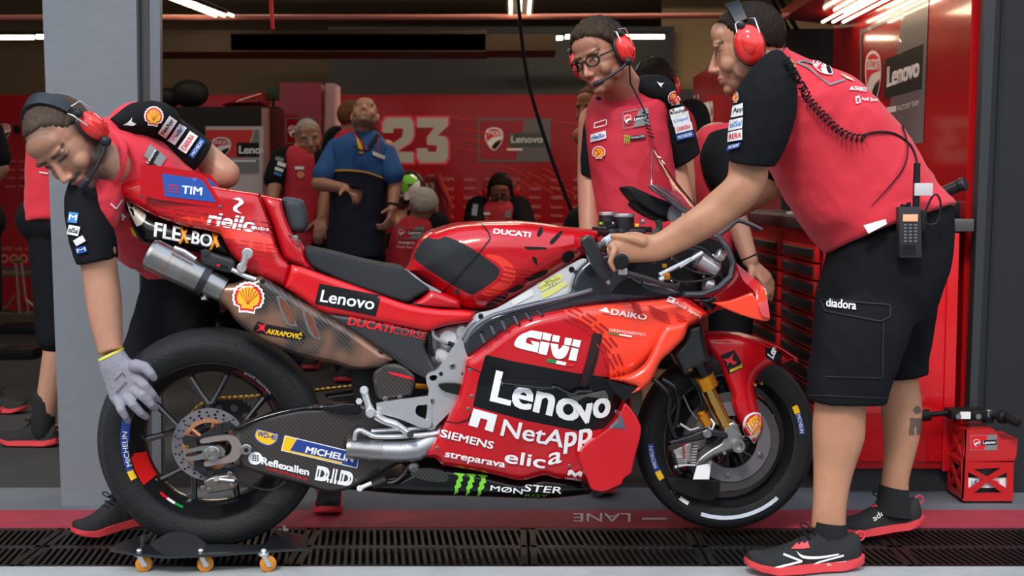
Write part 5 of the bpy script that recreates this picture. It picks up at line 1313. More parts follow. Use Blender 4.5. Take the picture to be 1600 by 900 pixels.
it = [('t', 'Join us on', (-2, 393), (53, 393), (-2, 384), FADE, .0), ('t', 'X', (48, 410), (62, 410), (48, 398), WHITE, .02), ('p', [(0, 418), (75, 418), (75, 431), (0, 431)], mat('print_black', (.05, .07, .06), .5)), ('t', 'ducaticorse', (3, 428), (54, 428), (3, 421), FADE, .0)]
for x in (7, 22, 37): it.append(('s', [(x+7*math.cos(t), 404+7*math.sin(t)) for t in [q*math.pi/4 for q in range(8)]], FADE, ([(x+4*math.cos(t), 404+4*math.sin(t)) for t in [q*math.pi/4 for q in range(8)]],)))
for r in range(4):
    for c in range(3): it.append(('t', names[(r+c) % 9], (8+c*22, 254+r*13), (24+c*22, 254+r*13), (8+c*22, 250+r*13), FADE, .02))
it += shield_items(8, 205, 18, 22)+[('p', [(22, 196), (32, 196), (32, 208), (22, 208)], BLACKM)]
decal('graphic', it, wback, lift=.006)
# red partition column with a logo (middle left) and trims
c = MB(); xa, xb_ = P(435, 0, 8.6).x, P(500, 0, 8.6).x; zt_ = P(470, 129, 8.6).z; c.box(((xa+xb_)/2, 8.75, zt_/2), (xb_-xa, .3, zt_))
col = c.build('display_column', REDP, None, 0); tag(col, 'tall red display column with a small shield logo, behind the grey-haired man', 'display column')
decal('graphic', [('p', [(446, 184), (493, 184), (493, 225), (446, 225)], mat('print_frame_grey', (.13, .12, .12), .5)), ('p', [(448, 186), (482, 186), (478, 223), (448, 223)], REDP)]+shield_items(457, 205, 13, 17), col, lift=.004)
c = MB(); xa, xb_ = P(502, 0, 8.5).x, P(516, 0, 8.5).x; c.box(((xa+xb_)/2, 8.8, zt_/2), (xb_-xa, .3, zt_)); o = c.build('column_side_panel', mat('pink_white_edge', (.62, .38, .38), .4), None, 0); tag(o, 'narrow pale edge panel beside the red display column', 'panel')
c = MB(); xa, xb_ = P(404, 0, 8.15).x, P(413, 0, 8.15).x; zt_ = P(470, 168, 8.15).z; c.box(((xa+xb_)/2, 8.25, zt_/2), (xb_-xa, .12, zt_)); c.box(((xb_+P(433, 0, 8.15).x)/2, 8.3, zt_/2), (P(433, 0, 8.15).x-xb_, .05, zt_), m=1)
o = c.build('partition_screen', [mat('post_pink', (.45, .22, .22), .4), mat('deep_red', (.10, .004, .006), .4)], None, 0); tag(o, 'dark red partition screen with a pale post, left of the grey-haired man', 'partition')
# white-framed banner between pillar and screen
c = MB(); a, b_ = P(316, 0, 7.8).x, P(405, 0, 7.8).x; z0, z1 = P(0, 330, 7.8).z, P(0, 197, 7.8).z; c.box(((a+b_)/2, 7.85, (z0+z1)/2), (b_-a, .05, z1-z0)); c.box(((a+b_)/2, 7.86, z0/2), (b_-a, .04, z0), m=1)
ban = c.build('sponsor_banner', [mat('banner_white', (.60, .52, .50), .4), GREYW], None, 0); tag(ban, 'white, red and grey sponsor banner on a stand behind the bent mechanic', 'banner')
decal('graphic', [('p', [(322, 203), (396, 203), (384, 246), (322, 246)], mat('banner_red', (.70, .03, .02), .4)), ('p', [(398, 203), (405, 203), (405, 246), (388, 246)], GREYV), ('p', [(370, 223), (405, 223), (405, 245), (370, 245)], BLACKM), ('t', 'Lenovo', (374, 240), (424, 240), (374, 228), WHITE, .04), ('p', [(316, 249), (405, 249), (405, 270), (316, 270)], GREYV), ('p', [(340, 250), (400, 250), (400, 253), (340, 253)], WHITE)]+shield_items(346, 230, 30, 30), ban, lift=.003)
# shelf behind with dark shapes and a red bodywork nose
c = MB(); a, b_ = P(255, 0, 9.2).x, P(434, 0, 9.2).x; zt_ = P(0, 166, 9.2).z; c.box(((a+b_)/2, 9.5, zt_/2), (b_-a, .5, zt_)); o = c.build('storage_cabinet', mat('cabinet_black', (.012, .010, .009), .6), None, 0); tag(o, 'long black storage cabinet along the back left of the garage', 'cabinet')
zc = zt_
mb = MB(); 
for x, y, r, lab in ((262, 150, .10, 'smaller rounded black bag on the cabinet, nearest the pillar'), (297, 158, .14, 'larger rounded black bag on the cabinet')):
    mb = MB(); mb.ell((P(x, y, 9.4).x, 9.4, zc+r*.76), (r, .12, r*.75)); o = mb.build('helmet_bag', mat('bag_black', (.010, .009, .009), .7), None); tag(o, lab, 'bag')
mb = MB(); pl2 = lambda px, py, o_: P(px, py, 9.35-o_); slab_mb(mb, spl([(345, 164, 1), (370, 155), (392, 148), (411, 143, 1), (411, 163, 1)]), .1, .3, 4, .05, 6, (), pl2, None, Vector((0, -1, 0))); o = mb.build('spare_fairing', REDP, None); tag(o, 'spare red fairing piece lying on the black cabinet', 'fairing piece')
mb = MB(); a = P(426, 147, 9.6); mb.box(a, (.10, .02, .10), bev=.004); mb.box((a.x, a.y+.02, (a.z+zc)/2), (.02, .02, a.z-zc)); o = mb.build('exit_sign', mat('sign_green_dark', (.02, .06, .03), .5), None); tag(o, 'small dark green sign on a stalk at the end of the cabinet', 'sign')

# lamps ---------------------------------------------------------
def tubelamp(name, ends, r, strength, label, col=(1, .93, .80), housing=True, group=None):
    a0 = sum((e[0] for e in ends), Vector())/len(ends); o = empty(name, a0)
    for a, b_ in ends:
        mb = MB(); mb.tube([a, b_], r, 10); mb.build('light_tube', mat('tube_glow_%s' % name, (1, 1, 1), .4, emit=(col, strength)), o)
    if housing:
        A = sum((e[0] for e in ends), Vector())/len(ends); Bq = sum((e[1] for e in ends), Vector())/len(ends)
        w = (ends[0][0]-ends[-1][0]).length+.06; d = (Bq-A); mid = (A+Bq)/2
        mb = MB(); mb.box(mid+UP*.03, (w, d.length+.05, .03), (d.cross(UP).normalized(), d.normalized(), UP), .004); mb.build('lamp_housing', BLACKM, o)
    tag(o, label, 'ceiling light', group); return o
zF = P(350, 25, 9).z
tubelamp('tube_light', [(P(338-13*0+k*13.5, 25+0*k, 9.0), P(338+k*13.5-66*2.2, 25-25*2.2, 9.0*1.0)) for k in range(3)], .010, 9, 'triple tube light with warm tubes, running diagonally above the bent mechanic', (1, .80, .52))
tubelamp('tube_light', [(P(798+k*14, 26, 9.4), Vector((P(798+k*14, 26, 9.4).x, 7.4, P(798, 26, 9.4).z))) for k in range(3)], .010, 9, 'triple tube light above the middle of the garage', (1, .80, .52))
tubelamp('tube_light', [(P(800, 59+k*3.4-1.5, 11.0), P(879, 59+k*3.4-1.5, 11.0)) for k in range(2)], .010, 9, 'white double tube light on the far wall, left of the man with glasses', (1, .97, .9))
tubelamp('tube_light', [(P(883, 57+k*3.4-1.5, 11.0), P(1038, 57+k*3.4-1.5, 11.0)) for k in range(2)], .010, 9, 'white double tube light on the far wall, behind the head of the man with glasses', (1, .97, .9))
tubelamp('tube_light', [(P(-60, 58+k*3.4-1.5, 11.0), P(53, 58+k*3.4-1.5, 11.0)) for k in range(2)], .010, 9, 'white double tube light on the far wall, at the left edge of the picture', (1, .97, .9))
tubelamp('tube_light', [(P(57, 57+k*3.4-1.5, 11.0), P(150, 57+k*3.4-1.5, 11.0)) for k in range(2)], .010, 9, 'white double tube light on the far wall, cut off by the pillar', (1, .97, .9))
zf = P(1300, 33, 6.1).z
e = []
for k, X in enumerate((1.50, 1.55, 1.60)): e.append((Vector((X, 6.13, zf)), Vector((X, 4.75, zf))))
tubelamp('tube_light', e, .0065, 5, 'triple tube light under a red hood, above the workbench by the partition', (1, .97, .92), housing=False)
mb = MB(); a = Vector((1.40, 6.35, zf+.03)); quad_prism(mb, [(1.36, 6.4, zf+.05), (1.64, 6.4, zf+.02), (1.64, 4.7, zf+.02), (1.36, 4.7, zf+.05)], Vector((0, 0, .05))); o = mb.build('lamp_hood', REDW, None, 0); tag(o, 'red hood over the tube light by the partition wall', 'lamp hood')
mb = MB()
for x0_, y0_, x1_, y1_ in ((1222, 18, 1246, 48), (1216, 30, 1232, 46)): mb.tube([P(x0_-10, y0_-30, 6.6), P(x1_, y1_, 6.6)], .012, 6)
o = mb.build('hanging_bracket', BLACKM, None); tag(o, 'black diagonal hanging straps above the grey partition end', 'bracket')
# unseen area lights added to brighten the garage from above the picture
for x, y, e_, c_ in ((-2.5, 9.6, 36, (1, .82, .62)), (.4, 9.3, 42, (1, .84, .66)), (2.9, 9.5, 30, (1, .84, .66)), (-.6, 6.6, 20, (1, .86, .70)), (-3.6, 7.4, 18, (1, .86, .70))):
    al = bpy.data.lights.new('garage_fill_light', 'AREA'); al.shape = 'RECTANGLE'; al.size = 1.6; al.size_y = .3; al.energy = e_; al.color = c_
    ao = bpy.data.objects.new('garage_fill_light', al); COL.objects.link(ao); ao.location = (x, y, 3.3)
# cable hanging from the ceiling
mb = MB(); pts = [P(x, y, 6.5) for x, y in spl([(808, -30), (815, 60), (826, 130), (846, 200), (870, 270), (898, 340), (930, 400), (950, 440)], False)]; mb.tube(pts, .010, 8)
o = mb.build('hanging_cable', BLACKM, None); tag(o, 'black cable hanging from the ceiling light down behind the fuel tank', 'cable')

# workbench cabinet -----------------------------------------------
CABR = mat('cabinet_red', (.50, .010, .012), .35, coat=.5)
cab = empty('tool_cabinet', (1.36, Yp+.9, 0)); tag(cab, 'long red tool cabinet with black slotted drawer grips, right of the front wheel', 'tool cabinet')
CX0, CX1, CY0, CY1 = P(1283, 560, Yp+.18).x, 1.605, Yp+.18, Yp+2.6; BZ = P(1290, 362, Yp+.18).z
mb = MB(); mb.box(((CX0+CX1)/2+.008, (CY0+CY1)/2, (BZ+.09)/2+.0), (CX1-CX0-.016, CY1-CY0, BZ-.09), bev=.006); mb.build('body', CABR, cab)
mb = MB(); mb.box(((CX0+CX1)/2+.03, (CY0+CY1)/2, .045), (CX1-CX0-.06, CY1-CY0-.06, .09)); mb.build('plinth', GREYW, cab, 0)
mb = MB(); mb.box(((CX0+CX1)/2-.01, CY0-.006, BZ/2+.05), (CX1-CX0-.06, .012, BZ-.14), bev=.004); mb.box((CX0+.02, CY0-.008, BZ/2+.04), (.04, .02, BZ-.09), bev=.004); mb.box((CX1-.02, CY0-.008, BZ/2+.04), (.04, .02, BZ-.09), bev=.004); mb.box(((CX0+CX1)/2, CY0-.015, .30), (CX1-CX0-.04, .004, .004))
mb.build('end_panel', REDB, cab)
unit = [(CY0+.06, CY0+.62), (CY0+.70, CY0+1.26), (CY0+1.34, CY0+1.9)]
for ui, (a, b_) in enumerate(unit):
    rows_ = 12; zlo, zhi = .13, BZ-.05
    for r in range(rows_):
        z0 = zlo+(zhi-zlo)*r/rows_; z1 = zlo+(zhi-zlo)*(r+1)/rows_-.008
        mb = MB(); mb.box((CX0-.004, (a+b_)/2, (z0+z1)/2), (.018, b_-a, z1-z0), bev=.003); d_ = mb.build('drawer', CABR, cab)
        mb = MB(); n = 10; V = []
        for i in range(n+1):
            y = a+.03+(b_-a-.06)*i/n; dip = math.sin(math.pi*i/n)*.008
            V += [Vector((CX0-.020-dip, y, z1-.012)), Vector((CX0-.022-dip*1.6, y, z0+.018)), Vector((CX0-.012, y, z0+.014)), Vector((CX0-.010, y, z1-.008))]
        mb.add(V, [(i*4+j, i*4+(j+1) % 4, (i+1)*4+(j+1) % 4, (i+1)*4+j) for i in range(n) for j in range(4)]+[(0, 1, 2, 3), (n*4+3, n*4+2, n*4+1, n*4)])
        mb.build('grip', BLACKM, d_)
wt = MB(); wt.box(((CX0+1.655)/2-.01, (CY0+CY1)/2, BZ+.0235), (1.655-CX0+.02, CY1-CY0+.04, .045), bev=.004); o = wt.build('worktop', mat('worktop_steel', (.16, .15, .15), .35, metal=.8), None); tag(o, 'grey steel worktop lying on the red tool cabinet', 'worktop')
TZ = BZ+.0465
mb = MB(); mb.box((CX0+.19, CY0+.55, TZ+.006), (.30, .5, .012), bev=.002); o = mb.build('paper_stack', WHITE, None); tag(o, 'white papers lying on the worktop, left of the leaning mechanic', 'papers')
mb = MB(); q = P(1488, 332, Yp+.4); mb.box((q.x, Yp+.42, TZ+.03), (.17, .2, .06), bev=.012); o = mb.build('plastic_tray', BLACKM, None); tag(o, 'black plastic tray at the right end of the worktop', 'tray')
mb = MB(); q = P(1472, 300, Yp+.75); b0 = Vector((q.x, Yp+.75, TZ)); mb.lathe([(.0001, 0), (.033, 0), (.034, .12), (.030, .15), (.014, .17), (.014, .19), (.0001, .19)], b0, UP, 28, 0, closed=False); mb.cyl(b0+UP*.185, b0+UP*.215, .012, n=16, bev=.003, m=1)
o = mb.build('spray_bottle', [mat('bottle_red', (.42, .03, .03), .35), mat('bottle_cap', (.6, .35, .35), .5)], None); tag(o, 'red bottle with pale cap standing on the worktop', 'bottle')
mb = MB(); q0, q1 = P(1448, 312, Yp+.2), P(1499, 290, Yp+.12); mb.tube([q0, q1], .022, 20); d = (q1-q0).normalized(); mb.cyl(q1, q1+d*.025, .024, n=24, bev=.005); mb.box((q0+q1)/2-UP*.04+Vector((-.02, .05, 0)), (.12, .06, .09), bev=.02)
o = mb.build('tyre_gun', mat('tool_black', (.02, .02, .021), .35, coat=.4), None); tag(o, 'black cylindrical power tool standing behind the leaning mechanic, pointing right', 'power tool')

# red starter box at the right -------------------------------------
bx = empty('starter_box', (P(1530, 785, Yp-.1).x, Yp, 0)); tag(bx, 'red metal equipment box with cross cut-outs and black handles, on the floor at the right', 'equipment box')
Yb = G(1500, 787).y
def R_(px, py, Y=None): return P(px, py, Y or Yb)
def plate2(name, ol, holes, m, Y0, th, parent, depthv=Vector((0, 1, 0))):
    V, F, _ = tri(ol, holes, step=30); n = len(V); A = [P(v[0], v[1], Y0) for v in V]
    e = set((q[i], q[(i+1) % 3]) for q in F for i in range(3)); sd = [(b, a, n+a, n+b) for a, b in e if (b, a) not in e]
    return mk(name, A+[a+depthv*th for a in A], [tuple(f) for f in F]+[(n+f[0], n+f[2], n+f[1]) for f in F]+sd, m, parent, 20, fix=True)
plate2('front_panel', [(1502, 722), (1584, 720), (1583, 779), (1580, 783), (1506, 783), (1502, 779)], [[(1521, 733), (1565, 731), (1543, 745)], [(1513, 738), (1536, 749), (1513, 764)], [(1573, 738), (1573, 763), (1551, 749)], [(1543, 753), (1565, 770), (1521, 771)]], CABR, Yb, .008, bx)
mb = MB(); quad_prism(mb, [R_(1507, 672), R_(1552, 670), R_(1566, 687), R_(1590, 686), R_(1588, 712), R_(1584, 722), R_(1502, 722), R_(1507, 712)], Vector((0, .15, 0))); hd = mb.build('upper_housing', CABR, bx, 0)
decal('sticker', [('p', [(1516, 680), (1558, 679), (1558, 703), (1516, 704)], GREYV), ('p', [(1517, 681), (1543, 680), (1538, 703), (1517, 703)], SREDV), ('p', [(1534, 688), (1557, 687), (1557, 695), (1534, 696)], BLACKM), ('t', 'Lenovo', (1536, 694), (1555, 693), (1536, 689), WHITE, .03)]+shield_items(1526, 692, 10, 11, text=False), hd)
Yk = Yb+.15
sideo = [R_(1502, 779), R_(1507, 671), R_(1480, 655, Yk), R_(1480, 765, Yk)]
mb = MB()
def lerp4(u, v): return (sideo[0]*(1-u)+sideo[3]*u)*(1-v)+(sideo[1]*(1-u)+sideo[2]*u)*v
def strip(a, b_, w=.06):
    a = np.array(a); b_ = np.array(b_); d = (b_-a)/np.linalg.norm(b_-a); nn = np.array([-d[1], d[0]])*w
    q = [a+nn, b_+nn, b_-nn, a-nn]; quad_prism(mb, [lerp4(*np.clip(p_, 0, 1)) for p_ in q], Vector((.008, 0, 0)))
for a, b_ in (((.03, 0), (.03, 1)), ((.97, 0), (.97, 1)), ((0, .03), (1, .03)), ((0, .97), (1, .97)), ((0, .5), (1, .5)), ((.05, .05), (.95, .47)), ((.05, .47), (.95, .05)), ((.05, .53), (.95, .95)), ((.05, .95), (.95, .53))): strip(a, b_, .05)
mb.build('side_panel', CABR, bx, 0)
mb = MB(); c0_ = (R_(1506, 770)+R_(1580, 690, Yk))/2; a0_, a1_ = R_(1516, 776, Yb+.03), R_(1564, 716, Yb+.13); mb.box((a0_+a1_)/2, (a1_.x-a0_.x, .09, abs(a1_.z-a0_.z)), bev=.01); mb.build('battery', mat('battery_grey', (.05, .05, .05), .5), bx)
mb = MB(); mb.box((R_(1542, 754, Yb+.02)), (.14, .01, .035)); bt = mb.build('battery_label', WHITE, bx, 0); decal('lettering', [('t', 'LiFe', (1518, 758), (1530, 757), (1518, 751), NAVY, .03), ('t', '12V', (1552, 757), (1562, 756), (1552, 751), SREDV, .03)], bt)
mb = MB()
for x in (1509, 1571): mb.box(P(x, 787, Yb+.03)+Vector((0, 0, .004)), (.028, .05, .035), bev=.004)
mb.build('foot', BLACKM, bx)
mb = MB(); a = R_(1500, 646, Yk-.08); mb.box(a+Vector((.02, 0, 0)), (.13, .08, .035), bev=.006, m=0); mb.box(R_(1508, 649, Yk-.125), (.035, .01, .024), m=1)
for x in (1496, 1527): q = R_(x, 650, Yk-.12); mb.cyl(q, q+Vector((0, -.012, 0)), .010, n=16, m=2)
mb.cyl(R_(1544, 657, Yk-.1), R_(1544, 640, Yk-.1), .014, n=20, bev=.002, m=2); mb.cyl(R_(1544, 660, Yk-.1), R_(1544, 650, Yk-.1), .02, n=20, bev=.002, m=0)
mb.build('control_block', [BLACKM, WHITE, BOLT], bx)
mb = MB(); mb.tube([R_(1480, 645, Yk-.08), R_(1450, 648, Yk-.08)], .010, 12); mb.tube([R_(1452, 648, Yk-.08), R_(1440, 650, Yk-.08)], [.022, .020], 16); mb.build('handle', BLACKM, bx)
mb = MB(); q0, q1 = R_(1530, 648, Yk-.06), R_(1572, 652, Yk-.16); mb.tube([q0, q1], .010, 12); mb.cyl(q1-(q1-q0)*.25, q1, .024, n=24, bev=.006)
mb.tube([q1, R_(1582, 658, Yk-.2), R_(1592, 662, Yk-.22)], .014, 16); mb.build('handle', BLACKM, bx)

# stand and boxes at the far left -----------------------------------
mb = MB(); Ys = G(30, 490).y
def Lp(x, y, Y=Ys): return P(x, y, Y)
zb = Lp(0, 490).z
for a, b_ in (((24, 410), (29, 466)), ((33, 410), (40, 466))): mb.tube([Lp(*a), Lp(*b_)], .014, 8)
mb.tube([Lp(22, 407), Lp(35, 407)], .018, 8)
for q in ([(24, 462), (12, 478), (-4, 488)], [(40, 468), (52, 478), (66, 486)], [(-4, 490), (30, 492), (66, 487)], [(28, 466), (30, 480), (30, 491)], [(40, 466), (44, 480), (42, 491)]): mb.tube([Lp(*p_) for p_ in q], .013, 8)
o = mb.build('paddock_stand', mat('stand_bronze', (.35, .26, .20), .4, metal=.7), None); tag(o, 'bare metal paddock stand on the carpet at the far left', 'paddock stand')
for lab, (x0, x1, y0, y1) in (('long flat black case on the carpet, behind the other', (-6, 61, 505, 522)), ('flat black case on the carpet at the left, nearer one', (-6, 52, 546, 562))):
    Yc = G(20, y1).y; mb = MB(); a, b_ = P(x0, y1, Yc), P(x1, y1, Yc); hgt = P(0, y0, Yc).z; mb.box(((a.x+b_.x)/2, Yc+.12, .035), (b_.x-a.x, .24, .07), bev=.008); o = mb.build('flat_case', BLACKM, None); tag(o, lab, 'case')

# ------------------------------------------------------------------ light, world, camera
w = bpy.data.worlds.new('World'); SC.world = w; w.use_nodes = True; t = w.node_tree; bg = t.nodes['Background']
tc = t.nodes.new('ShaderNodeTexCoord'); sx = t.nodes.new('ShaderNodeSeparateXYZ'); t.links.new(tc.outputs['Generated'], sx.inputs[0])
r = t.nodes.new('ShaderNodeValToRGB'); r.color_ramp.elements[0].position = .0; r.color_ramp.elements[0].color = (.22, .21, .20, 1)
r.color_ramp.elements[1].position = 1; r.color_ramp.elements[1].color = (.55, .75, 1.0, 1)
e1 = r.color_ramp.elements.new(.50); e1.color = (.09, .09, .10, 1); e2 = r.color_ramp.elements.new(.60); e2.color = (.22, .24, .27, 1); e3 = r.color_ramp.elements.new(.66); e3.color = (.95, .97, 1, 1)
mp = t.nodes.new('ShaderNodeMapRange'); mp.inputs[1].default_value = -1; mp.inputs[2].default_value = 1; t.links.new(sx.outputs['Z'], mp.inputs[0]); t.links.new(mp.outputs[0], r.inputs[0]); t.links.new(r.outputs[0], bg.inputs[0])
bg.inputs[1].default_value = 1.85
sl = bpy.data.lights.new('sun', 'SUN'); sl.energy = 2.2; sl.angle = math.radians(12); sl.color = (1, .95, .88)
so = bpy.data.objects.new('sun', sl); COL.objects.link(so); so.rotation_euler = Vector((-.35, -1, 1.15)).to_track_quat('Z', 'Y').to_euler()
cd = bpy.data.cameras.new('camera'); co_ = bpy.data.objects.new('camera', cd); COL.objects.link(co_); co_.location = CAM
co_.rotation_euler = (math.pi/2-PITCH, 0, 0); cd.sensor_width = 36; cd.lens = 36*FPX/1600; cd.clip_start = .05
cd.dof.use_dof = True; cd.dof.focus_distance = 3.7; cd.dof.aperture_fstop = 5.0
SC.camera = co_
SC.view_settings.view_transform = 'Standard'; SC.view_settings.look = 'None'; SC.view_settings.exposure = 0.0; SC.view_settings.gamma = 1; SC.view_settings.use_curve_mapping = False
# ================================================================== PEOPLE
SKINM = mat_vcol('skin', .48, .06, .10)
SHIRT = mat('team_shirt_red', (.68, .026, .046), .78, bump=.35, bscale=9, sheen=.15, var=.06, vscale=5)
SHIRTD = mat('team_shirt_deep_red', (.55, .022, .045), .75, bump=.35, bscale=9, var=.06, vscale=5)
SLEEVE = mat('black_cotton', (.0075, .008, .010), .85, bump=.4, bscale=12, spec=.2)
SHORTS = mat('black_shorts_cloth', (.0065, .007, .009), .85, bump=.6, bscale=11, spec=.2)
SOCK = mat('black_sock', (.010, .010, .011), .9, bump=.3, bscale=120)
SOLE = mat('coral_sole', (.75, .06, .07), .6)
CUP = mat('headset_red', (.80, .030, .025), .22, coat=.7)
CUPB = mat('headset_black', (.014, .016, .020), .45)
WIRE = mat('headset_wire', (.6, .58, .55), .3, metal=.9)

class Head:
    def __init__(s, px, py, Y, F, L, k=1.0):
        s.o = P(px, py, Y); s.F = Vector(F).normalized(); L = Vector(L); s.L = (L-s.F*L.dot(s.F)).normalized(); s.U = s.F.cross(s.L); s.k = k
        if s.U.z < 0: s.U = -s.U
    def w(s, x, y, z): return s.o+(s.F*x+s.L*y+s.U*z)*s.k
    def loc(s, p): d = (p-s.o)/s.k; return Vector((d.dot(s.F), d.dot(s.L), d.dot(s.U)))
    @property
    def ax(s): return (s.F, s.L, s.U)
def head_shape(mb, H, neck, nr=.056):
    k = H.k; e = lambda x, y, z, a, b_, c: mb.ell(H.w(x, y, z), (a*k, b_*k, c*k), H.ax, 20, 14)
    e(-.014, 0, .030, .094, .074, .086); e(.012, 0, -.010, .078, .068, .085); e(.034, 0, -.045, .050, .054, .060); e(.044, 0, -.078, .038, .040, .034)
    e(.072, 0, -.097, .019, .022, .016); e(.070, 0, .026, .017, .048, .020); e(.060, 0, .050, .026, .052, .036)
    e(.066, 0, -.066, .026, .030, .026); e(.0885, 0, -.0615, .0095, .022, .0058); e(.0865, 0, -.0735, .0095, .018, .0065)
    mb.cap(H.w(.082, 0, .010), H.w(.107, 0, -.034), .0075*k, .0098*k); e(.096, .011, -.039, .010, .0075, .0075); e(.096, -.011, -.039, .010, .0075, .0075); e(.085, 0, -.045, .012, .012, .012)
    for s_ in (-1, 1):
        e(.052, s_*.040, -.034, .028, .022, .026); e(.078, s_*.034, .0215, .011, .022, .0075); e(.066, s_*.0315, .001, .014, .017, .011)
        e(.010, s_*.052, -.060, .040, .016, .028)
        e(-.008, s_*.077, -.004, .017, .007, .030); e(-.004, s_*.078, -.028, .009, .006, .011)
    n = neck.copy() if isinstance(neck, Vector) else P(*neck)
    mb.cap(H.w(-.022, 0, -.035), n, nr*k*.97, nr*k*1.12, 20); mb.cap(H.w(.005, 0, -.06), n+Vector((0, -.01, 0)), nr*k*.72, nr*k*.9, 18)
def skin_fn(H, skin=(.62, .34, .22), hair=(.05, .03, .02), beard=0, extra=None, bcol=None):
    S_ = Vector(skin); Hc = Vector(hair); Bc = Vector(bcol) if bcol else Hc
    def sm(a, b_, x): t = max(0, min(1, (x-a)/(b_-a))); return t*t*(3-2*t)
    def f(p):
        c = S_.copy()
        q = H.loc(p)
        if q.length < .19:
            x, y, z = q; ay = abs(y)
            if beard and x > -.06 and z < -.018:
                lo = -.026-.030*sm(.02, .07, x)*sm(.03, .045, ay)*0-.018*sm(.03, .075, x)
                m = sm(lo, lo-.022, z)*sm(-.045, -.015, x)*sm(-.142, -.118, z)*max(sm(-.100, -.075, z), sm(.02, .05, x))
                if x > .07 and z > -.060: m = sm(.010, .004, abs(z+.0525))*sm(.034, .022, ay)
                c = c.lerp(Bc, min(1, m)*beard)
            if x > .07 and ay < .026 and abs(z+.067) < .012:
                c = c.lerp(Vector((.50, .17, .14)), sm(.012, .006, abs(z+.067))*.75)
            if x > .055:  # brows, eye sockets
                b_ = sm(.0065, .0030, abs(z-.0235-.003*(ay-.03)/.02))*sm(.006, .014, ay)*sm(.056, .046, ay); c = c.lerp(Hc*.8, b_*.9)
                b_ = sm(.0055, .002, abs(z-.0045))*sm(.030, .022, abs(ay-.032))*sm(.02, .013, abs(ay-.032)); c = c.lerp(Vector((.03, .018, .014)), b_*.85)
                c = c.lerp(c*.72, sm(.016, .006, abs(z-.010))*sm(.024, .014, abs(ay-.031))*.5)
            if x > .085 and z > -.05 and z < -.02: c = c.lerp(Vector((.66, .30, .22)), .35)
            if z > .055 and x < .08: c = c.lerp(Hc, .6*sm(.055, .075, z)*sm(.085, .06, x))
            if x < .03 and z > -.02: c = c.lerp(Hc, .55*sm(.03, .0, x)*sm(-.02, .02, z))
        if extra: c = extra(p, c)
        return tuple(c)
    return f
def hair_mesh(H, parent, col, thick=1.06, front=.60, name='hair', rough=.6, messy=.03, side=-.10, lift=0, nape=-.62):
    m = mat('hair_%02d_%02d_%02d' % tuple(int(c*99) for c in col), col, rough, spec=.12, bump=1.0, bscale=90, var=.5, vscale=60, aniso=(1, 1, .25))
    zt = [(-1, nape-.1), (-.45, nape), (-.12, side-.25), (.12, side), (.42, side+.15), (.62, front-.12), (.80, front), (1.01, front+.02)]
    mb = MB(); n, k = 64, 40; V = []; c0 = Vector((-.014, 0, .030)); R = (.094, .074, .086)
    for i in range(k+1):
        ph = -math.pi/2+math.pi*i/k
        for j in range(n):
            th = 2*math.pi*j/n; d = Vector((math.cos(ph)*math.cos(th), math.cos(ph)*math.sin(th), math.sin(ph)))
            z_ = zt[-1][1]
            for a, b_ in zip(zt, zt[1:]):
                if a[0] <= d.x <= b_[0]: z_ = a[1]+(b_[1]-a[1])*(d.x-a[0])/(b_[0]-a[0]); break
            t = max(0, min(1, (d.z-z_+.10+.06*noise.noise(d*9))/.16)); t = t*t*(3-2*t)
            r = .86+(thick-.86)*t+t*messy*(noise.noise(d*7)+.5*noise.noise(d*19))+t*lift*max(0, d.z)*max(0, d.x+.4)
            V.append(H.w(c0.x+d.x*R[0]*r, c0.y+d.y*R[1]*r, c0.z+d.z*R[2]*r))
    mb.add(V, [(i*n+j, i*n+(j+1) % n, (i+1)*n+(j+1) % n, (i+1)*n+j) for i in range(k) for j in range(n)])
    return mb.build(name, m, parent, 180)
def eyes(H, parent, iris=(.05, .03, .02)):
    IM = mat('iris_dark', iris, .2, coat=1); EW = mat('eye_white', (.55, .50, .46), .3)
    for s_ in (-1, 1):
        c = H.w(.0690, s_*.0315, .0005); mb = MB(); mb.ell(c, (.0115*H.k,)*3, H.ax, 14, 10, 0); mb.ell(H.w(.0762, s_*.0315, -.001), (.0048*H.k, .0050*H.k, .0042*H.k), H.ax, 10, 8, 1); mb.build('eye', [EW, IM], parent, 60)
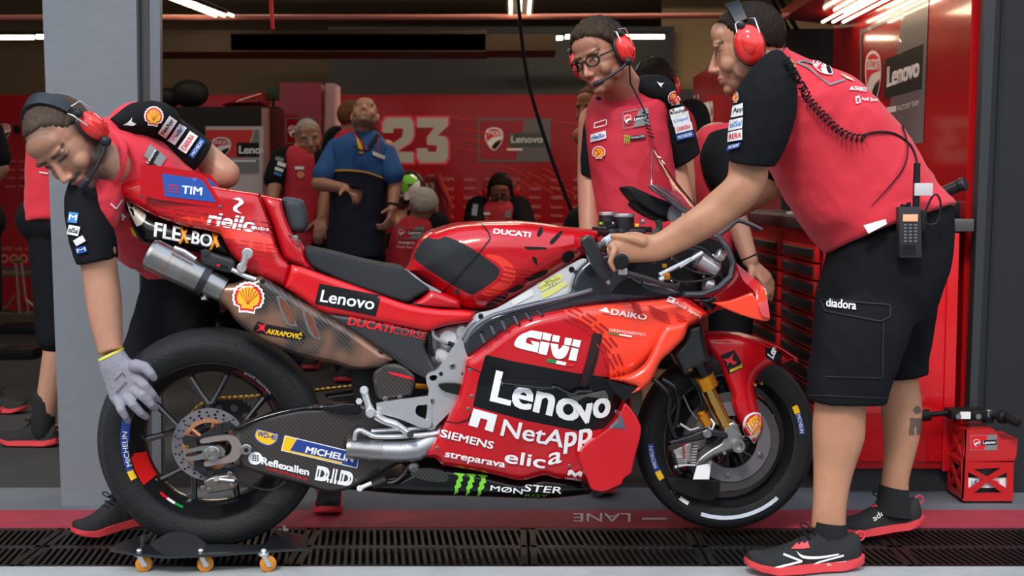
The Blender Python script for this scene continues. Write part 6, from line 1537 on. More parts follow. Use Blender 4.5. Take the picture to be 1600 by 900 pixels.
def headset(H, label, group=None, boom=1, tilt=.0, cupk=1.0, sides=(1, -1)):
    r = empty('headset', H.w(0, 0, .1)); tag(r, label, 'headset', group)
    mb = MB(); pts = []; 
    for i in range(25):
        a = math.radians(-8+196*i/24); pts.append(H.w(-.012+tilt*max(0, math.sin(a)), .088*math.cos(a), .014+.112*math.sin(a)))
    pw = [p for p in pts[4:21]]
    V = []; F = []
    for i, p in enumerate(pw):
        t = (pw[min(i+1, len(pw)-1)]-pw[max(i-1, 0)]).normalized(); wv = (H.F-t*H.F.dot(t)).normalized(); nv = t.cross(wv); w_ = .021*H.k*(1-.25*abs(i-8)/8)
        for a, b_ in ((-1, -.35), (1, -.35), (1, .35), (-1, .35)): V.append(p+wv*(a*w_)+nv*(b_*.010*H.k))
    F = [(i*4+j, i*4+(j+1) % 4, (i+1)*4+(j+1) % 4, (i+1)*4+j) for i in range(len(pw)-1) for j in range(4)]+[(0, 1, 2, 3), (len(V)-1, len(V)-2, len(V)-3, len(V)-4)]
    mb.add(V, F); mb.build('headband', CUPB, r, 50)
    for s_ in sides:
        k = H.k*cupk; c = H.w(-.008, s_*.098, -.006); mb = MB(); mb.ell(c, (.036*k, .024*k, .048*k), H.ax, 24, 16, 0); mb.ell(H.w(-.008, s_*.106, -.006), (.022*k, .022*k, .034*k), H.ax, 20, 12, 0); cup = mb.build('ear_cup', CUP, r, 60)
        mb = MB(); mb.ell(H.w(-.008, s_*.083, -.006), (.038*k, .013*k, .050*k), H.ax, 24, 12); mb.build('ear_cushion', CUPB, cup, 60)
        mb = MB()
        for dx in (-.030, .022): mb.tube([H.w(-.008+dx*.5, s_*.086, .062), H.w(-.008+dx, s_*.104, .056), H.w(-.008+dx*1.1, s_*.108, .015)], .0022*H.k, 6)
        mb.build('wire_bracket', WIRE, cup, 60)
        mb = MB(); mb.cyl(H.w(.0, s_*.100, .048), H.w(.0, s_*.116, .048), .010*H.k, n=18, bev=.002); mb.build('knob', CUPB, cup, 60)
    if boom:
        s_ = boom; mb = MB(); mb.ell(H.w(.018, s_*.108, -.044), (.014*H.k,)*3, H.ax, 14, 10)
        mb.tube([H.w(*q) for q in ((.018, s_*.110, -.044), (.045, s_*.095, -.056), (.075, s_*.072, -.064), (.100, s_*.042, -.070))], .0045*H.k, 8); mb.cap(H.w(.100, s_*.042, -.070), H.w(.110, s_*.022, -.071), .008*H.k, .009*H.k); mb.build('microphone', CUPB, r, 60)
    return r
def hand(mb, wrist, D, N, T, curl=(.5, .5, .4), k=1.0, spread=.10, thumb=(.55, .75, -.15), tcurl=.35):
    """D fingers direction, N back of the hand, T towards the thumb"""
    D = Vector(D).normalized(); N = Vector(N); N = (N-D*N.dot(D)).normalized(); T0 = D.cross(N).normalized(); T = T0 if Vector(T).dot(T0) > 0 else -T0
    W = Vector(wrist); r = .0088*k
    for off, ln in ((.030, .088), (.010, .092), (-.011, .088), (-.030, .080)): mb.cap(W+T*(off*.45*k), W+D*(ln*k)+T*(off*k), .015*k, .0115*k, 10)
    mb.ell(W+D*.048*k, (.048*k, .036*k, .013*k), (D, T, N), 16, 10)
    for off, bl, ln in ((.031, .088, (.042, .026, .020)), (.010, .092, (.046, .029, .021)), (-.011, .088, (.042, .027, .020)), (-.031, .080, (.034, .021, .018))):
        p = W+D*(bl*k)+T*(off*k); d = (D+T*(off*spread*10)).normalized(); a = 0; pts = [p]
        for q, c in zip(ln, curl):
            a += c; v = d*math.cos(a)-N*math.sin(a); p = p+v*(q*k); pts.append(p)
        mb.chain(pts, [r*1.10, r*1.0, r*.93, r*.82], 10)
    p = W+D*.022*k+T*.022*k; v = (D*thumb[0]+T*thumb[1]+N*thumb[2]).normalized(); v2 = (v*math.cos(tcurl)+D*math.sin(tcurl)).normalized()
    mb.chain([p, p+v*.040*k, p+v*.040*k+v2*.030*k, p+v*.040*k+v2*.056*k], [.0150*k, .0118*k, .0102*k, .0088*k], 10)
def shoe(parent, heel, toe, h0=.0, k=1.0, sole=None, name='shoe', lift=0):
    """heel / toe : ground points; heel can be lifted"""
    heel = Vector(heel); toe = Vector(toe); D = (toe-heel); Ln = D.length; D = D.normalized(); S_ = D.cross(UP).normalized(); N = S_.cross(D).normalized()
    sh = empty(name, heel); sh.parent = parent; sh.location = heel-world_loc(parent)
    prof = [(0, .55, .9), (.06, .75, 1), (.2, .84, 1), (.4, .80, 1), (.6, .95, 1), (.78, 1.0, 1), (.92, .78, 1.05), (1.0, .35, 1.1)]
    mb = MB(); V = []; F = []; hw = .050*k
    for u, w_, _ in prof:
        z0 = .004+max(0, u-.72)**2*.28*k+max(0, .12-u)*.10*k; z1 = z0+(.027 if u < .6 else .027-(u-.6)*.024)*k
        for a, z in ((-1, z0+.004), (-.86, z0), (.86, z0), (1, z0+.004), (1.02, z1), (-1.02, z1)): V.append(heel+D*(u*Ln)+S_*(a*w_*hw)+N*z)
    n = len(prof); F = [(i*6+j, i*6+(j+1) % 6, (i+1)*6+(j+1) % 6, (i+1)*6+j) for i in range(n-1) for j in range(6)]+[(5, 4, 3, 2, 1, 0), tuple(range((n-1)*6, n*6))]
    mb.add(V, F); mb.build('sole', sole or SOLE, sh, 50)
    mb = MB(); V = []; F = []; m = 16
    rings = [(.02, .50, .072), (.07, .70, .080), (.16, .78, .062), (.28, .77, .060), (.40, .78, .086), (.50, .82, .076), (.60, .86, .062), (.72, .90, .050), (.84, .82, .041), (.94, .58, .034), (.985, .28, .026)]
    for u, w_, hh in rings:
        zb = .016*k+max(0, u-.72)**2*.28*k
        for j in range(m+1):
            a = math.pi*j/m; V.append(heel+D*(u*Ln)+S_*(math.cos(a)*w_*hw*(1 if hh < .09 else 1-.25*math.sin(a)))+N*(zb+max(0, math.sin(a))**.75*hh*k))
    F = [(i*(m+1)+j, i*(m+1)+j+1, (i+1)*(m+1)+j+1, (i+1)*(m+1)+j) for i in range(len(rings)-1) for j in range(m)]
    F += [tuple(range(m, -1, -1)), tuple(range((len(rings)-1)*(m+1), len(rings)*(m+1)))]+[((i+1)*(m+1), (i+1)*(m+1)+m, i*(m+1)+m, i*(m+1)) for i in range(len(rings)-1)]
    mb.add(V, F); up = mb.build('upper', mat('black_knit', (.012, .012, .013), .8, bump=.4, bscale=200), sh, 60)
    mb = MB()
    for q in range(5):
        u = .43+q*.05; z = (.108-q*.011)*k; mb.tube([heel+D*(u*Ln)+S_*(-.022*k)+N*(z-.006), heel+D*(u*Ln+.004)+N*z, heel+D*(u*Ln)+S_*(.022*k)+N*(z-.006)], .0028*k, 6)
    [mb.tube([heel+D*((.45+.035*math.sin(a*2)+.03*math.sin(a))*Ln)+N*((.104+.016*math.sin(a))*k)+S_*(s_*.028*math.sin(a)) for a in [math.pi*i/10 for i in range(11)]], .0020*k, 6) for s_ in (-1, 1)]
    mb.build('laces', SLEEVE, sh, 60)
    mb = MB(); c = heel+D*(.0)+N*.085*k; mb.lathe([(.011*k, -.003), (.014*k, -.003), (.014*k, .003), (.011*k, .003)], c, S_, 20); mb.build('heel_loop', SOLE, sh, 50)
    return sh, up, (heel, D, Ln, S_, N)

def patches(name, quad, n_items, target, shell=None):
    """vertical strip of sponsor patches; quad = list of (tl, tr, br, bl, text, colour)"""
    it = []
    for tl, tr, br, bl, tx, cm, bm in quad:
        it.append(('p', [tl, tr, br, bl], bm))
        f = lambda u, v: (bl[0]+(br[0]-bl[0])*u+(tl[0]-bl[0])*v, bl[1]+(br[1]-bl[1])*u+(tl[1]-bl[1])*v)
        if tx: it.append(('t', tx, f(.10, .25), f(.90, .25), f(.10, .78), cm, .02))
    if shell: it = shell+it
    return decal(name, it, target, lift=.005, dmax=.1, st=3)
LB = mat('light_blue_vinyl', (.05, .25, .60), .5)

# ---------------------------------------------------------------- A : mechanic pushing at the handlebar (right)
pa = empty('person', P(1300, 860, 3.75)-UP*P(1300, 860, 3.75).z); tag(pa, 'person in red team shirt and black shorts leaning forward, pushing the handlebar', 'person')
HA = Head(1167, 74, 3.72, (-.94, .20, -.26), (-.20, -.97, 0), 1.08)
mb = MB(); head_shape(mb, HA, (1218, 128, 3.74), .060)
mb.loft([(1152, 215, 1232, 225, 3.60, .10), (1140, 248, 1203, 256, 3.60, .095), (1137, 274, 1199, 280, 3.60, .095), (1121, 292, 1188, 304, 3.60, .095), (1094, 316, 1168, 328, 3.61, .09), (1066, 337, 1130, 357, 3.61, .082), (1042, 354, 1092, 380, 3.62, .07), (1024, 365, 1053, 399, 3.62, .055), (1010, 366, 1028, 408, 3.62, .05), (996, 362, 1001, 410, 3.62, .048), (978, 363, 980, 411, 3.62, .055), (964, 371, 966, 409, 3.62, .06), (955, 380, 957, 402, 3.63, .06)], 24, 2.3)
for i in range(4): mb.ell(P(958+i*1.5, 384+i*6, 3.595+i*.006), (.014, .012, .011), n=12, k=8)
# fingers closing round the grip : they wrap over its front and under it
gd = (g1-g0).normalized()
for i in range(4):
    c = g0+gd*(.018+.022*i)
    mb.chain([P(964, 378+i*2, 3.62+i*.02), c+Vector((-.024, 0, .020)), c+Vector((-.032, 0, -.004)), c+Vector((-.020, 0, -.026))], [.0105, .0098, .0092, .0085], 10)
mb.chain([P(1004, 378, 3.605), P(986, 373, 3.60), P(969, 370, 3.60), P(957, 369, 3.61)], [.019, .0150, .0115, .0085], 10)
# far arm
mb.chain([P(1215, 185, 3.98), P(1204, 290, 4.02), P(1110, 342, 4.12), P(1052, 372, 4.22)], [.055, .050, .040, .028], 16)
hand(mb, P(1052, 372, 4.22), (-1, .1, -.05), (0, -.2, 1), (0, -1, 0), (.8, .9, .7))
# trunk and legs
mb.chain([P(1225, 140, 3.78), P(1310, 230, 3.78), P(1390, 360, 3.80)], [.085, .12, .12], 18)
mb.chain([P(1390, 380, 3.70), P(1318, 600, 3.66)], [.085, .065], 18); mb.chain([P(1400, 380, 3.86), P(1412, 560, 3.94)], [.085, .062], 18)
mb.loft([(1273, 575, 1368, 578, 3.66, .13), (1273, 628, 1354, 630, 3.66, .125), (1270, 660, 1352, 660, 3.66, .12), (1270, 691, 1350, 686, 3.66, .12), (1271, 722, 1338, 722, 3.66, .11), (1271, 755, 1328, 758, 3.65, .09), (1270, 790, 1322, 796, 3.64, .078), (1268, 815, 1322, 822, 3.64, .075), (1268, 850, 1326, 858, 3.64, .075)], 24, 2.0)
mb.loft([(1380, 560, 1436, 560, 3.95, .12), (1380, 592, 1434, 590, 3.95, .115), (1377, 615, 1438, 618, 3.95, .115), (1377, 640, 1440, 645, 3.95, .115), (1380, 672, 1437, 678, 3.94, .11), (1382, 705, 1429, 712, 3.93, .09), (1379, 740, 1420, 748, 3.92, .075), (1376, 765, 1420, 772, 3.92, .072), (1374, 800, 1422, 806, 3.92, .075)], 24, 2.0)
bodyA = remesh_build(mb, 'body', SKINM, pa, .0035, 5)
tat = P(1426, 660, 3.9)
def exA(p, c):
    if p.z < .5 and p.y > 3.8:
        t = p-CAM; py_ = 450-FPX*((t.y*SP+t.z*CP)/(t.y*CP-t.z*SP)); px_ = 800+FPX*t.x/(t.y*CP-t.z*SP)
        if (px_-1433)**2+(py_-641)**2 < 40 or (1421 < px_-(py_-665)*-.08 < 1441 and 653 < py_ < 680 and not (1429 < px_ < 1431.5 and py_ > 668)): return c.lerp(Vector((.07, .055, .048)), .85)
    return c
vcol(bodyA, skin_fn(HA, (.47, .225, .130), (.022, .014, .011), .25, exA))
hair_mesh(HA, pa, (.022, .014, .011), 1.055, .62, messy=.015)
eyes(HA, pa)
headset(HA, 'red headset with black headband on the mechanic at the right', None, 0, .02, 1.12)
# shirt
mb = MB()
mb.loft([(1196, 122, 1229, 84, 3.74, .13), (1176, 136, 1246, 90, 3.75, .24), (1168, 158, 1272, 98, 3.77, .36), (1172, 185, 1312, 116, 3.78, .42), (1182, 215, 1352, 147, 3.78, .42), (1198, 246, 1388, 184, 3.78, .41), (1214, 278, 1415, 220, 3.78, .39), (1232, 312, 1438, 256, 3.78, .38), (1252, 345, 1458, 288, 3.78, .38), (1274, 370, 1472, 310, 3.78, .39, 3.78, (0, 0, -.14)), (1294, 393, 1484, 323, 3.78, .40, 3.78, (.04, 0, -.20))], 36, 2.4, sub=4)
mb.cap(P(1212, 150, 3.66), P(1200, 200, 3.64), .08, .07); mb.cap(P(1222, 140, 3.92), P(1208, 200, 3.97), .080, .075)
shirtA = remesh_build(mb, 'shirt', SHIRT, pa, .006, 3, .0055, 9, lambda p: Vector((p.x*7+p.z*5, p.y*5, p.z*7-p.x*5)))
mb = MB(); mb.loft([(1190, 100, 1222, 98, 3.60, .14), (1168, 116, 1240, 118, 3.585, .17), (1152, 142, 1243, 152, 3.575, .18), (1145, 172, 1240, 185, 3.575, .18), (1140, 205, 1229, 222, 3.58, .175), (1136, 250, 1209, 258, 3.59, .155)], 30, 2.3, sub=4)
sleeveA = remesh_build(mb, 'sleeve', SLEEVE, shirtA, .005, 2, .0025, 12)
mb = MB(); mb.loft([(1160, 180, 1248, 190, 3.98, .16), (1170, 230, 1235, 240, 4.0, .15), (1180, 260, 1222, 283, 4.02, .14)], 24, 2.3); remesh_build(mb, 'sleeve', SLEEVE, shirtA, .006, 2)
mb = MB(); mb.loft([(1200, 126, 1234, 86, 3.74, .15), (1192, 114, 1228, 72, 3.74, .145)], 28, 2.1); remesh_build(mb, 'collar', SHIRT, shirtA, .005, 1)
it = shell_items(1151, 152, 9, 0, .5)
patches('sponsor_patches', [((1147, 166), (1162, 161), (1162, 180), (1144, 184), 'App', BLACKM, WHITE), ((1142, 188), (1162, 183), (1161, 200), (1140, 205), 'olSai', LB, WHITE), ((1140, 207), (1161, 202), (1161, 218), (1139, 222), 'RERA', SREDV, WHITE), ((1140, 227), (1159, 222), (1156, 230), (1138, 236), 'MICHELIN', WHITE, BLUE)], 4, sleeveA, it)
q = lambda x, y: (x, y)
ln = lambda a, b_, w_=1.3: (lambda dx, dy, L: [(a[0]-dy/L*w_, a[1]+dx/L*w_), (b_[0]-dy/L*w_, b_[1]+dx/L*w_), (b_[0]+dy/L*w_, b_[1]-dx/L*w_), (a[0]+dy/L*w_, a[1]-dx/L*w_)])(b_[0]-a[0], b_[1]-a[1], math.hypot(b_[0]-a[0], b_[1]-a[1]))
decal('shirt_print', [('p', ln((1245, 98), (1254, 96)), GREYV), ('p', ln((1245, 98), (1262, 106)), GREYV), ('p', ln((1262, 106), (1297, 133)), GREYV), ('p', ln((1297, 133), (1320, 125)), GREYV), ('p', ln((1254, 96), (1275, 102)), GREYV),
      ('t', 'DAIKO', (1334, 141), (1352, 144), (1335, 135), WHITE, .03), ('p', [(1326, 141), (1330, 135), (1334, 141)], WHITE), ('t', 'Audi Sport', (1345, 159), (1371, 161), (1345, 152), WHITE, .01), ('p', [(1335, 152), (1342, 150), (1344, 161), (1337, 163)], WHITE), ('p', [(1337, 154), (1341, 153), (1342.5, 159.5), (1338, 161)], SHIRT),
      ('p', [(1312, 116), (1330, 124), (1334, 128), (1322, 124)], mat('cream_print', (.75, .65, .40), .6)), ('s', [(1398, 166, 1), (1400, 172), (1412, 205), (1418, 232), (1412, 262), (1392, 290), (1362, 322, 1), (1361, 321, 1), (1390, 289), (1410, 261), (1416, 232), (1410, 206), (1397, 172)], BLACKM)]+shield_items(1286, 106, 18, 36, -52), shirtA, lift=.004, dmax=.1)
mb = MB(); mb.add([P(1349, 352, 3.565), P(1384, 342, 3.565), P(1386, 350, 3.565), P(1357, 365, 3.565)]+[P(1349, 352, 3.575), P(1384, 342, 3.575), P(1386, 350, 3.575), P(1357, 365, 3.575)], [(0, 1, 2, 3), (7, 6, 5, 4), (0, 4, 5, 1), (1, 5, 6, 2), (2, 6, 7, 3), (3, 7, 4, 0)]); mb.build('paper_slip', WHITE, pa, 0)
# shorts
mb = MB()
mb.loft([(1306, 374, 1474, 308, 3.78, .31), (1299, 390, 1480, 326, 3.78, .35), (1292, 418, 1481, 362, 3.78, .36), (1282, 455, 1477, 405, 3.78, .37), (1276, 490, 1466, 445, 3.78, .36), (1274, 520, 1450, 490, 3.78, .32)], 34, 2.5, sub=4)
mb.loft([(1277, 480, 1440, 460, 3.70, .20), (1271, 530, 1420, 520, 3.67, .20), (1266, 575, 1400, 572, 3.66, .19), (1261, 624, 1382, 628, 3.66, .18)], 30, 2.5, sub=4)
mb.loft([(1340, 460, 1466, 430, 3.88, .19), (1362, 520, 1455, 500, 3.92, .18), (1376, 560, 1449, 545, 3.95, .17), (1384, 592, 1445, 583, 3.95, .165)], 28, 2.5, sub=4)
shortsA = remesh_build(mb, 'shorts', SHORTS, pa, .006, 3, .004, 8, lambda p: Vector((p.x*9+p.z*4, p.y*6, p.z*5)))
decal('lettering', [('t', 'diadora', (1292, 479), (1337, 484), (1293, 466), WHITE, .02)], shortsA, lift=.005, dmax=.1)
SEAM = mat('seam_thread', (.016, .018, .023), .8)
decal('pocket_flap', [('p', ln((1283, 468), (1390, 476), 1), SEAM), ('p', ln((1390, 476), (1391, 494), 1), SEAM), ('p', ln((1391, 494), (1376, 502), 1), SEAM), ('p', ln((1376, 502), (1290, 486), 1), SEAM), ('p', ln((1290, 486), (1283, 468), 1), SEAM), ('p', ln((1380, 504), (1378, 590), .8), SEAM), ('p', ln((1378, 590), (1290, 588), .8), SEAM), ('p', ln((1264, 617), (1384, 621), .7), SEAM)], shortsA, lift=.005, dmax=.1)
for a, b_, Y_, k_ in (((1270, 812, 1322, 818), (1264, 868, 1330, 872), 3.64, .085), ((1374, 756, 1419, 764), (1368, 800, 1424, 808), 3.92, .08)):
    mb = MB(); mb.loft([(*a, Y_, k_), (*b_, Y_, k_*1.08)], 24, 2.1, sub=4); mb.build('sock', SOCK, pa, 60)
Ynear = G(1250, 893).y; h_, t_ = Vector((P(1344, 893, Ynear+.03).x, Ynear+.04, 0)), Vector((P(1165, 893, Ynear-.02).x, Ynear-.03, 0))
sh1, up1, _ = shoe(pa, h_, t_, k=1.12)
decal('shoe_stripe', [('p', ln((1224, 866), (1253, 877), 1.6), WHITE), ('p', ln((1253, 877), (1208, 888), 1.6), WHITE), ('s', [(1244, 861, 1), (1255, 868), (1280, 869), (1310, 865, 1), (1311, 867, 1), (1280, 873), (1254, 872)], WHITE), ('p', ln((1318, 868), (1280, 878), 1.4), WHITE), ('p', ln((1280, 878), (1252, 891), 1.4), WHITE), ('t', 'DUCATICORSE', (1292, 884), (1322, 880), (1292, 880), WHITE, .02), ('p', [(1236, 858), (1246, 848), (1248, 852), (1254, 846), (1256, 850), (1262, 846), (1265, 856), (1250, 858)], SOLE)], up1, lift=.002, dmax=.1)
Yf = 3.93; h_, t_ = Vector((P(1442, 832, Yf).x, Yf+.02, .028)), Vector((P(1306, 818, Yf).x, Yf-.02, .0))
sh2, up2, _ = shoe(pa, h_, t_, k=1.05)
decal('shoe_stripe', [('t', 'adora', (1366, 815), (1394, 796), (1362, 807), WHITE, .0), ('p', [(1348, 786), (1362, 780), (1372, 792), (1352, 792)], SOLE)], up2, lift=.002, dmax=.1)
# coil cable, radio
mb = MB(); base = spl([(1222, 93), (1232, 98), (1242, 118), (1256, 140), (1264, 156), (1284, 178), (1306, 200), (1330, 214), (1352, 216)], False, 30)
bp = [P(x, y, 3.55) for x, y in base]; tr_ = bvh_of([shirtA, sleeveA]); bp2 = []
for (x, y) in base:
    h = tr_.ray_cast(CAM, ray(x, y).normalized()); bp2.append(h[0]-ray(x, y).normalized()*.016 if h[0] is not None else P(x, y, 3.58))
helix = []; acc = 0
for i in range(len(bp2)-1):
    t = (bp2[i+1]-bp2[i]); 
    if t.length < 1e-6: continue
    tn = t.normalized(); a = tn.cross(Vector((0, 1, 0))).normalized(); b_ = tn.cross(a)
    amp = .0 if i < 22 else .0105
    for k_ in range(4):
        acc += t.length/4/.0150*2*math.pi
        helix.append(bp2[i]+t*(k_/4)+(a*math.cos(acc)+b_*math.sin(acc))*amp)
cab_ = MB(); cab_.tube(helix, .0024, 6); o = cab_.build('coiled_cable', BLACKM, None, 60); tag(o, 'black coiled headset cable across the back of the leaning mechanic', 'cable')
mb = MB(); pts = []
for x, y in spl([(1350, 215), (1356, 209), (1375, 206), (1398, 209), (1420, 224), (1431, 245), (1434, 275), (1434, 300)], False, 6):
    h = tr_.ray_cast(CAM, ray(x, y).normalized()); pts.append(h[0]-ray(x, y).normalized()*.006 if h[0] is not None else P(x, y, 3.60))
mb.tube(pts, .0032, 8); mb.tube(pts[-8:], .0065, 8); o = mb.build('radio_lead', BLACKM, None, 60); tag(o, 'thin black lead running from the coiled cable down to the radio', 'cable')
rd = empty('walkie_talkie', P(1420, 400, 3.56)); tag(rd, 'black walkie-talkie with keypad and orange screen on the belt of the leaning mechanic', 'radio')
YR = 3.555; X_ = (P(1437, 362, YR)-P(1403, 362, YR)); X_.z = 0; X_ = X_.normalized(); Zr = Vector((-.05, 0, 1)).normalized()
c = P(1420, 363, YR); mb = MB(); mb.box(c, (S(YR)*35, .032, S(YR)*80), (X_, Vector((0, 1, 0)), Zr), .006); mb.build('radio_body', mat('radio_plastic', (.022, .023, .025), .45), rd)
fz = YR-.0165; rb = mat('radio_face', (.035, .037, .04), .5)
def rq(x0, y0, x1, y1, m, nm, z=.003): 
    mb = MB(); a = P((x0+x1)/2, (y0+y1)/2, fz-z/2); mb.box(a, ((x1-x0)*S(fz), z, (y1-y0)*S(fz)), bev=.0006); return mb.build(nm, m, rd)
rq(1411, 335, 1434, 346, mat('radio_lcd', (.75, .32, .18), .3, emit=((.9, .35, .18), .5)), 'screen')
kb = mat('radio_key', (.13, .13, .135), .5)
for r_ in range(6):
    for c_ in range(3): rq(1412+c_*8, 350+r_*5.1, 1417+c_*8, 353+r_*5.1, kb, 'key', .002)
for k_ in range(5): rq(1408, 383+k_*3.4, 1431, 384.3+k_*3.4, BLACKM, 'speaker_slot', .002)
mb = MB(); mb.cyl(P(1411, 328, YR), P(1412, 319, YR), .009, n=16, bev=.002); mb.cyl(P(1420, 326, YR), P(1420, 316, YR), .006, n=14, bev=.001); mb.tube([P(1431, 326, YR), P(1433, 255, YR+.005)], .0095, 12); mb.build('antenna', BLACKM, rd)
mb = MB(); mb.box(P(1443, 296, YR-.01), (.052, .006, .036), bev=.002); mb.build('white_clip', mat('clip_white', (.60, .55, .55), .4), rd)
mb = MB(); mb.box(P(1441, 345, YR+.01), (.016, .03, .06), bev=.004); mb.tube([P(x, y, YR) for x, y in spl([(1444, 335), (1455, 310), (1464, 304), (1470, 320), (1466, 345), (1455, 351), (1446, 349)], False)], .003, 6); mb.build('belt_clip', BLACKM, rd)
# near wristless detail: small plaster mark on the back of the hand is left out

# ---------------------------------------------------------------- B : bent mechanic at the rear wheel (left)
pb = empty('person', Vector((P(300, 800, 4.05).x, 4.05, 0))); tag(pb, 'bearded person bending over the rear wheel, grey glove on the tyre', 'person')
HB = Head(104, 221, 3.60, (-.08, -.68, -.73), (.80, -.52, .30), 1.13)
mb = MB(); head_shape(mb, HB, (172, 258, 3.67), .047)
mb.loft([(118, 385, 180, 385, 3.62, .11), (126, 410, 181, 405, 3.62, .11), (131, 435, 184, 430, 3.62, .105), (135, 470, 189, 468, 3.61, .10), (140, 500, 190, 500, 3.60, .09), (148, 530, 191, 528, 3.59, .075), (156, 556, 191, 545, 3.58, .06)], 24, 2.1)
mb.chain([P(140, 330, 3.64), P(150, 400, 3.62)], [.045, .05])
# far arm : shoulder, elbow out to the right, forearm back behind the winglet
mb.chain([P(235, 205, 3.98), P(310, 240, 3.96), P(352, 272, 3.93), P(290, 300, 3.96), P(225, 292, 3.94)], [.060, .052, .046, .040, .030], 16)
hand(mb, P(228, 292, 3.94), (-.9, -.2, .35), (0, -.5, .8), (0, -.6, .6), (.3, .5, .5))
mb.chain([P(175, 262, 3.74), P(235, 330, 3.95), P(330, 440, 4.10)], [.05, .10, .11], 18)
mb.chain([P(330, 440, 4.02), P(212, 590, 3.98), P(190, 690, 4.0), P(196, 780, 4.0)], [.085, .055, .048, .036], 16); mb.chain([P(350, 440, 4.18), P(446, 590, 4.22), P(486, 690, 4.26), P(512, 775, 4.30)], [.085, .050, .042, .036], 16)
bodyB = remesh_build(mb, 'body', SKINM, pb, .0035, 5)
vcol(bodyB, skin_fn(HB, (.46, .225, .145), (.045, .030, .022), .92, None, (.055, .045, .040)))
hair_mesh(HB, pb, (.075, .052, .038), 1.035, .78, messy=.008, side=-.02)
headset(HB, 'red headset with wide black headband on the bent mechanic at the left', None, 1, -.02, .92, (1,))
mb = MB(); mb.loft([(150, 294, 182, 210, 3.70, .20), (144, 312, 216, 203, 3.76, .32), (150, 330, 262, 224, 3.84, .40), (160, 352, 322, 278, 3.93, .40), (180, 372, 350, 330, 4.02, .38), (210, 395, 375, 360, 4.06, .38), (240, 415, 400, 395, 4.10, .38)], 34, 2.4, sub=4)
mb.cap(P(160, 275, 3.72), P(150, 330, 3.66), .085, .07); mb.cap(P(215, 205, 3.92), P(265, 225, 3.97), .09, .08)
shirtB = remesh_build(mb, 'shirt', SHIRT, pb, .006, 3, .005, 9)
mb = MB(); mb.loft([(120, 288, 150, 276, 3.66, .12), (108, 312, 158, 304, 3.64, .15), (106, 338, 166, 332, 3.63, .16), (110, 366, 175, 362, 3.62, .155), (117, 392, 179, 384, 3.62, .15), (124, 413, 181, 403, 3.62, .145)], 30, 2.3, sub=4)
sl1 = remesh_build(mb, 'sleeve', SLEEVE, shirtB, .005, 2, .0025, 12)
mb = MB(); mb.loft([(168, 192, 186, 222, 3.80, .20), (192, 172, 204, 222, 3.82, .26), (222, 160, 234, 224, 3.84, .26), (258, 172, 250, 236, 3.89, .185), (298, 197, 272, 256, 3.90, .175), (331, 223, 295, 269, 3.92, .16)], 30, 2.3, sub=4)
sl2 = remesh_build(mb, 'sleeve', SLEEVE, shirtB, .005, 2, .0025, 12)
mb = MB(); mb.loft([(152, 298, 186, 208, 3.70, .20), (146, 288, 176, 206, 3.685, .175)], 26, 2.1); remesh_build(mb, 'collar', SHIRT, shirtB, .005, 1)
def tq(cx, cy, w_, h_, a): 
    c, s_ = math.cos(math.radians(a)), math.sin(math.radians(a)); f = lambda x, y: (cx+x*c-y*s_, cy+x*s_+y*c); return f(-w_/2, -h_/2), f(w_/2, -h_/2), f(w_/2, h_/2), f(-w_/2, h_/2)
patches('sponsor_patches', [(*tq(261, 198, 31, 15, -56), 'NetApp', BLACKM, WHITE), (*tq(276, 210, 31, 15, -56), 'UnipolSai', LB, WHITE), (*tq(293, 223, 31, 15, -56), 'CARRERA', SREDV, WHITE), (*tq(307, 232, 31, 9, -56), 'MICHELIN', WHITE, BLUE)], 4, sl2, shell_items(240, 182, 15, 8)+[('s', [(193, 195, 1), (201, 191), (207, 184, 1), (206, 190, 1), (213, 193, 1), (208, 196), (200, 195)], WHITE)])
patches('sponsor_patches', [(*tq(115, 340, 14, 16, 8), 'M', WHITE, LB), (*tq(116, 360, 17, 15, 12), 'olSai', BLACKM, WHITE), (*tq(125, 376, 16, 10, -30), '', BLACKM, WHITE), (*tq(128, 390, 16, 10, -14), 'M', WHITE, BLUE)], 4, sl1)
decal('shirt_print', [('p', [(224, 244), (234, 226), (260, 246), (250, 262)], GREYV), ('p', [(228, 256), (242, 234), (249, 238), (236, 261)], BLACKM), ('t', 'Lenovo', (231, 256), (244, 236), (228, 253), WHITE, .03), ('p', ln((172, 318), (180, 326), 1), WHITE), ('p', ln((180, 326), (190, 312), 1), WHITE), ('p', [(190, 330), (198, 338), (192, 345), (186, 336)], WHITE), ('s', [(204, 354, 1), (210, 360), (216, 372, 1), (208, 366)], YELLOW)], shirtB, lift=.004, dmax=.1)
mb = MB(); mb.loft([(240, 390, 400, 375, 4.10, .34), (232, 430, 405, 420, 4.08, .36), (226, 470, 395, 470, 4.06, .34)], 30, 2.5, sub=4)
mb.loft([(228, 440, 350, 450, 4.00, .20), (205, 510, 330, 520, 3.98, .19), (185, 575, 270, 600, 3.98, .18)], 26, 2.4); mb.loft([(310, 440, 400, 440, 4.18, .2), (355, 520, 440, 505, 4.2, .19), (400, 585, 478, 560, 4.22, .18)], 26, 2.4)
remesh_build(mb, 'shorts', SHORTS, pb, .007, 3, .004, 8)
hY = G(170, 842).y
sh3, up3, _ = shoe(pb, Vector((P(218, 800, hY+.10).x, hY+.14, .015)), Vector((P(116, 842, hY-.03).x, hY-.03, 0)), k=1.05)
h2 = G(515, 803).y; sh4, up4, _ = shoe(pb, Vector((P(520, 800, h2+.2).x, h2+.17, .01)), Vector((P(512, 803, h2-.04).x, h2-.06, 0)), k=1.0)
for x, y, Y_ in ((196, 782, 4.0), (514, 772, 4.30)):
    mb = MB(); p = P(x, y, Y_); p.z = .07; mb.cap(p, p+UP*.10, .042, .044, 18); mb.build('sock', SOCK, pb, 60)
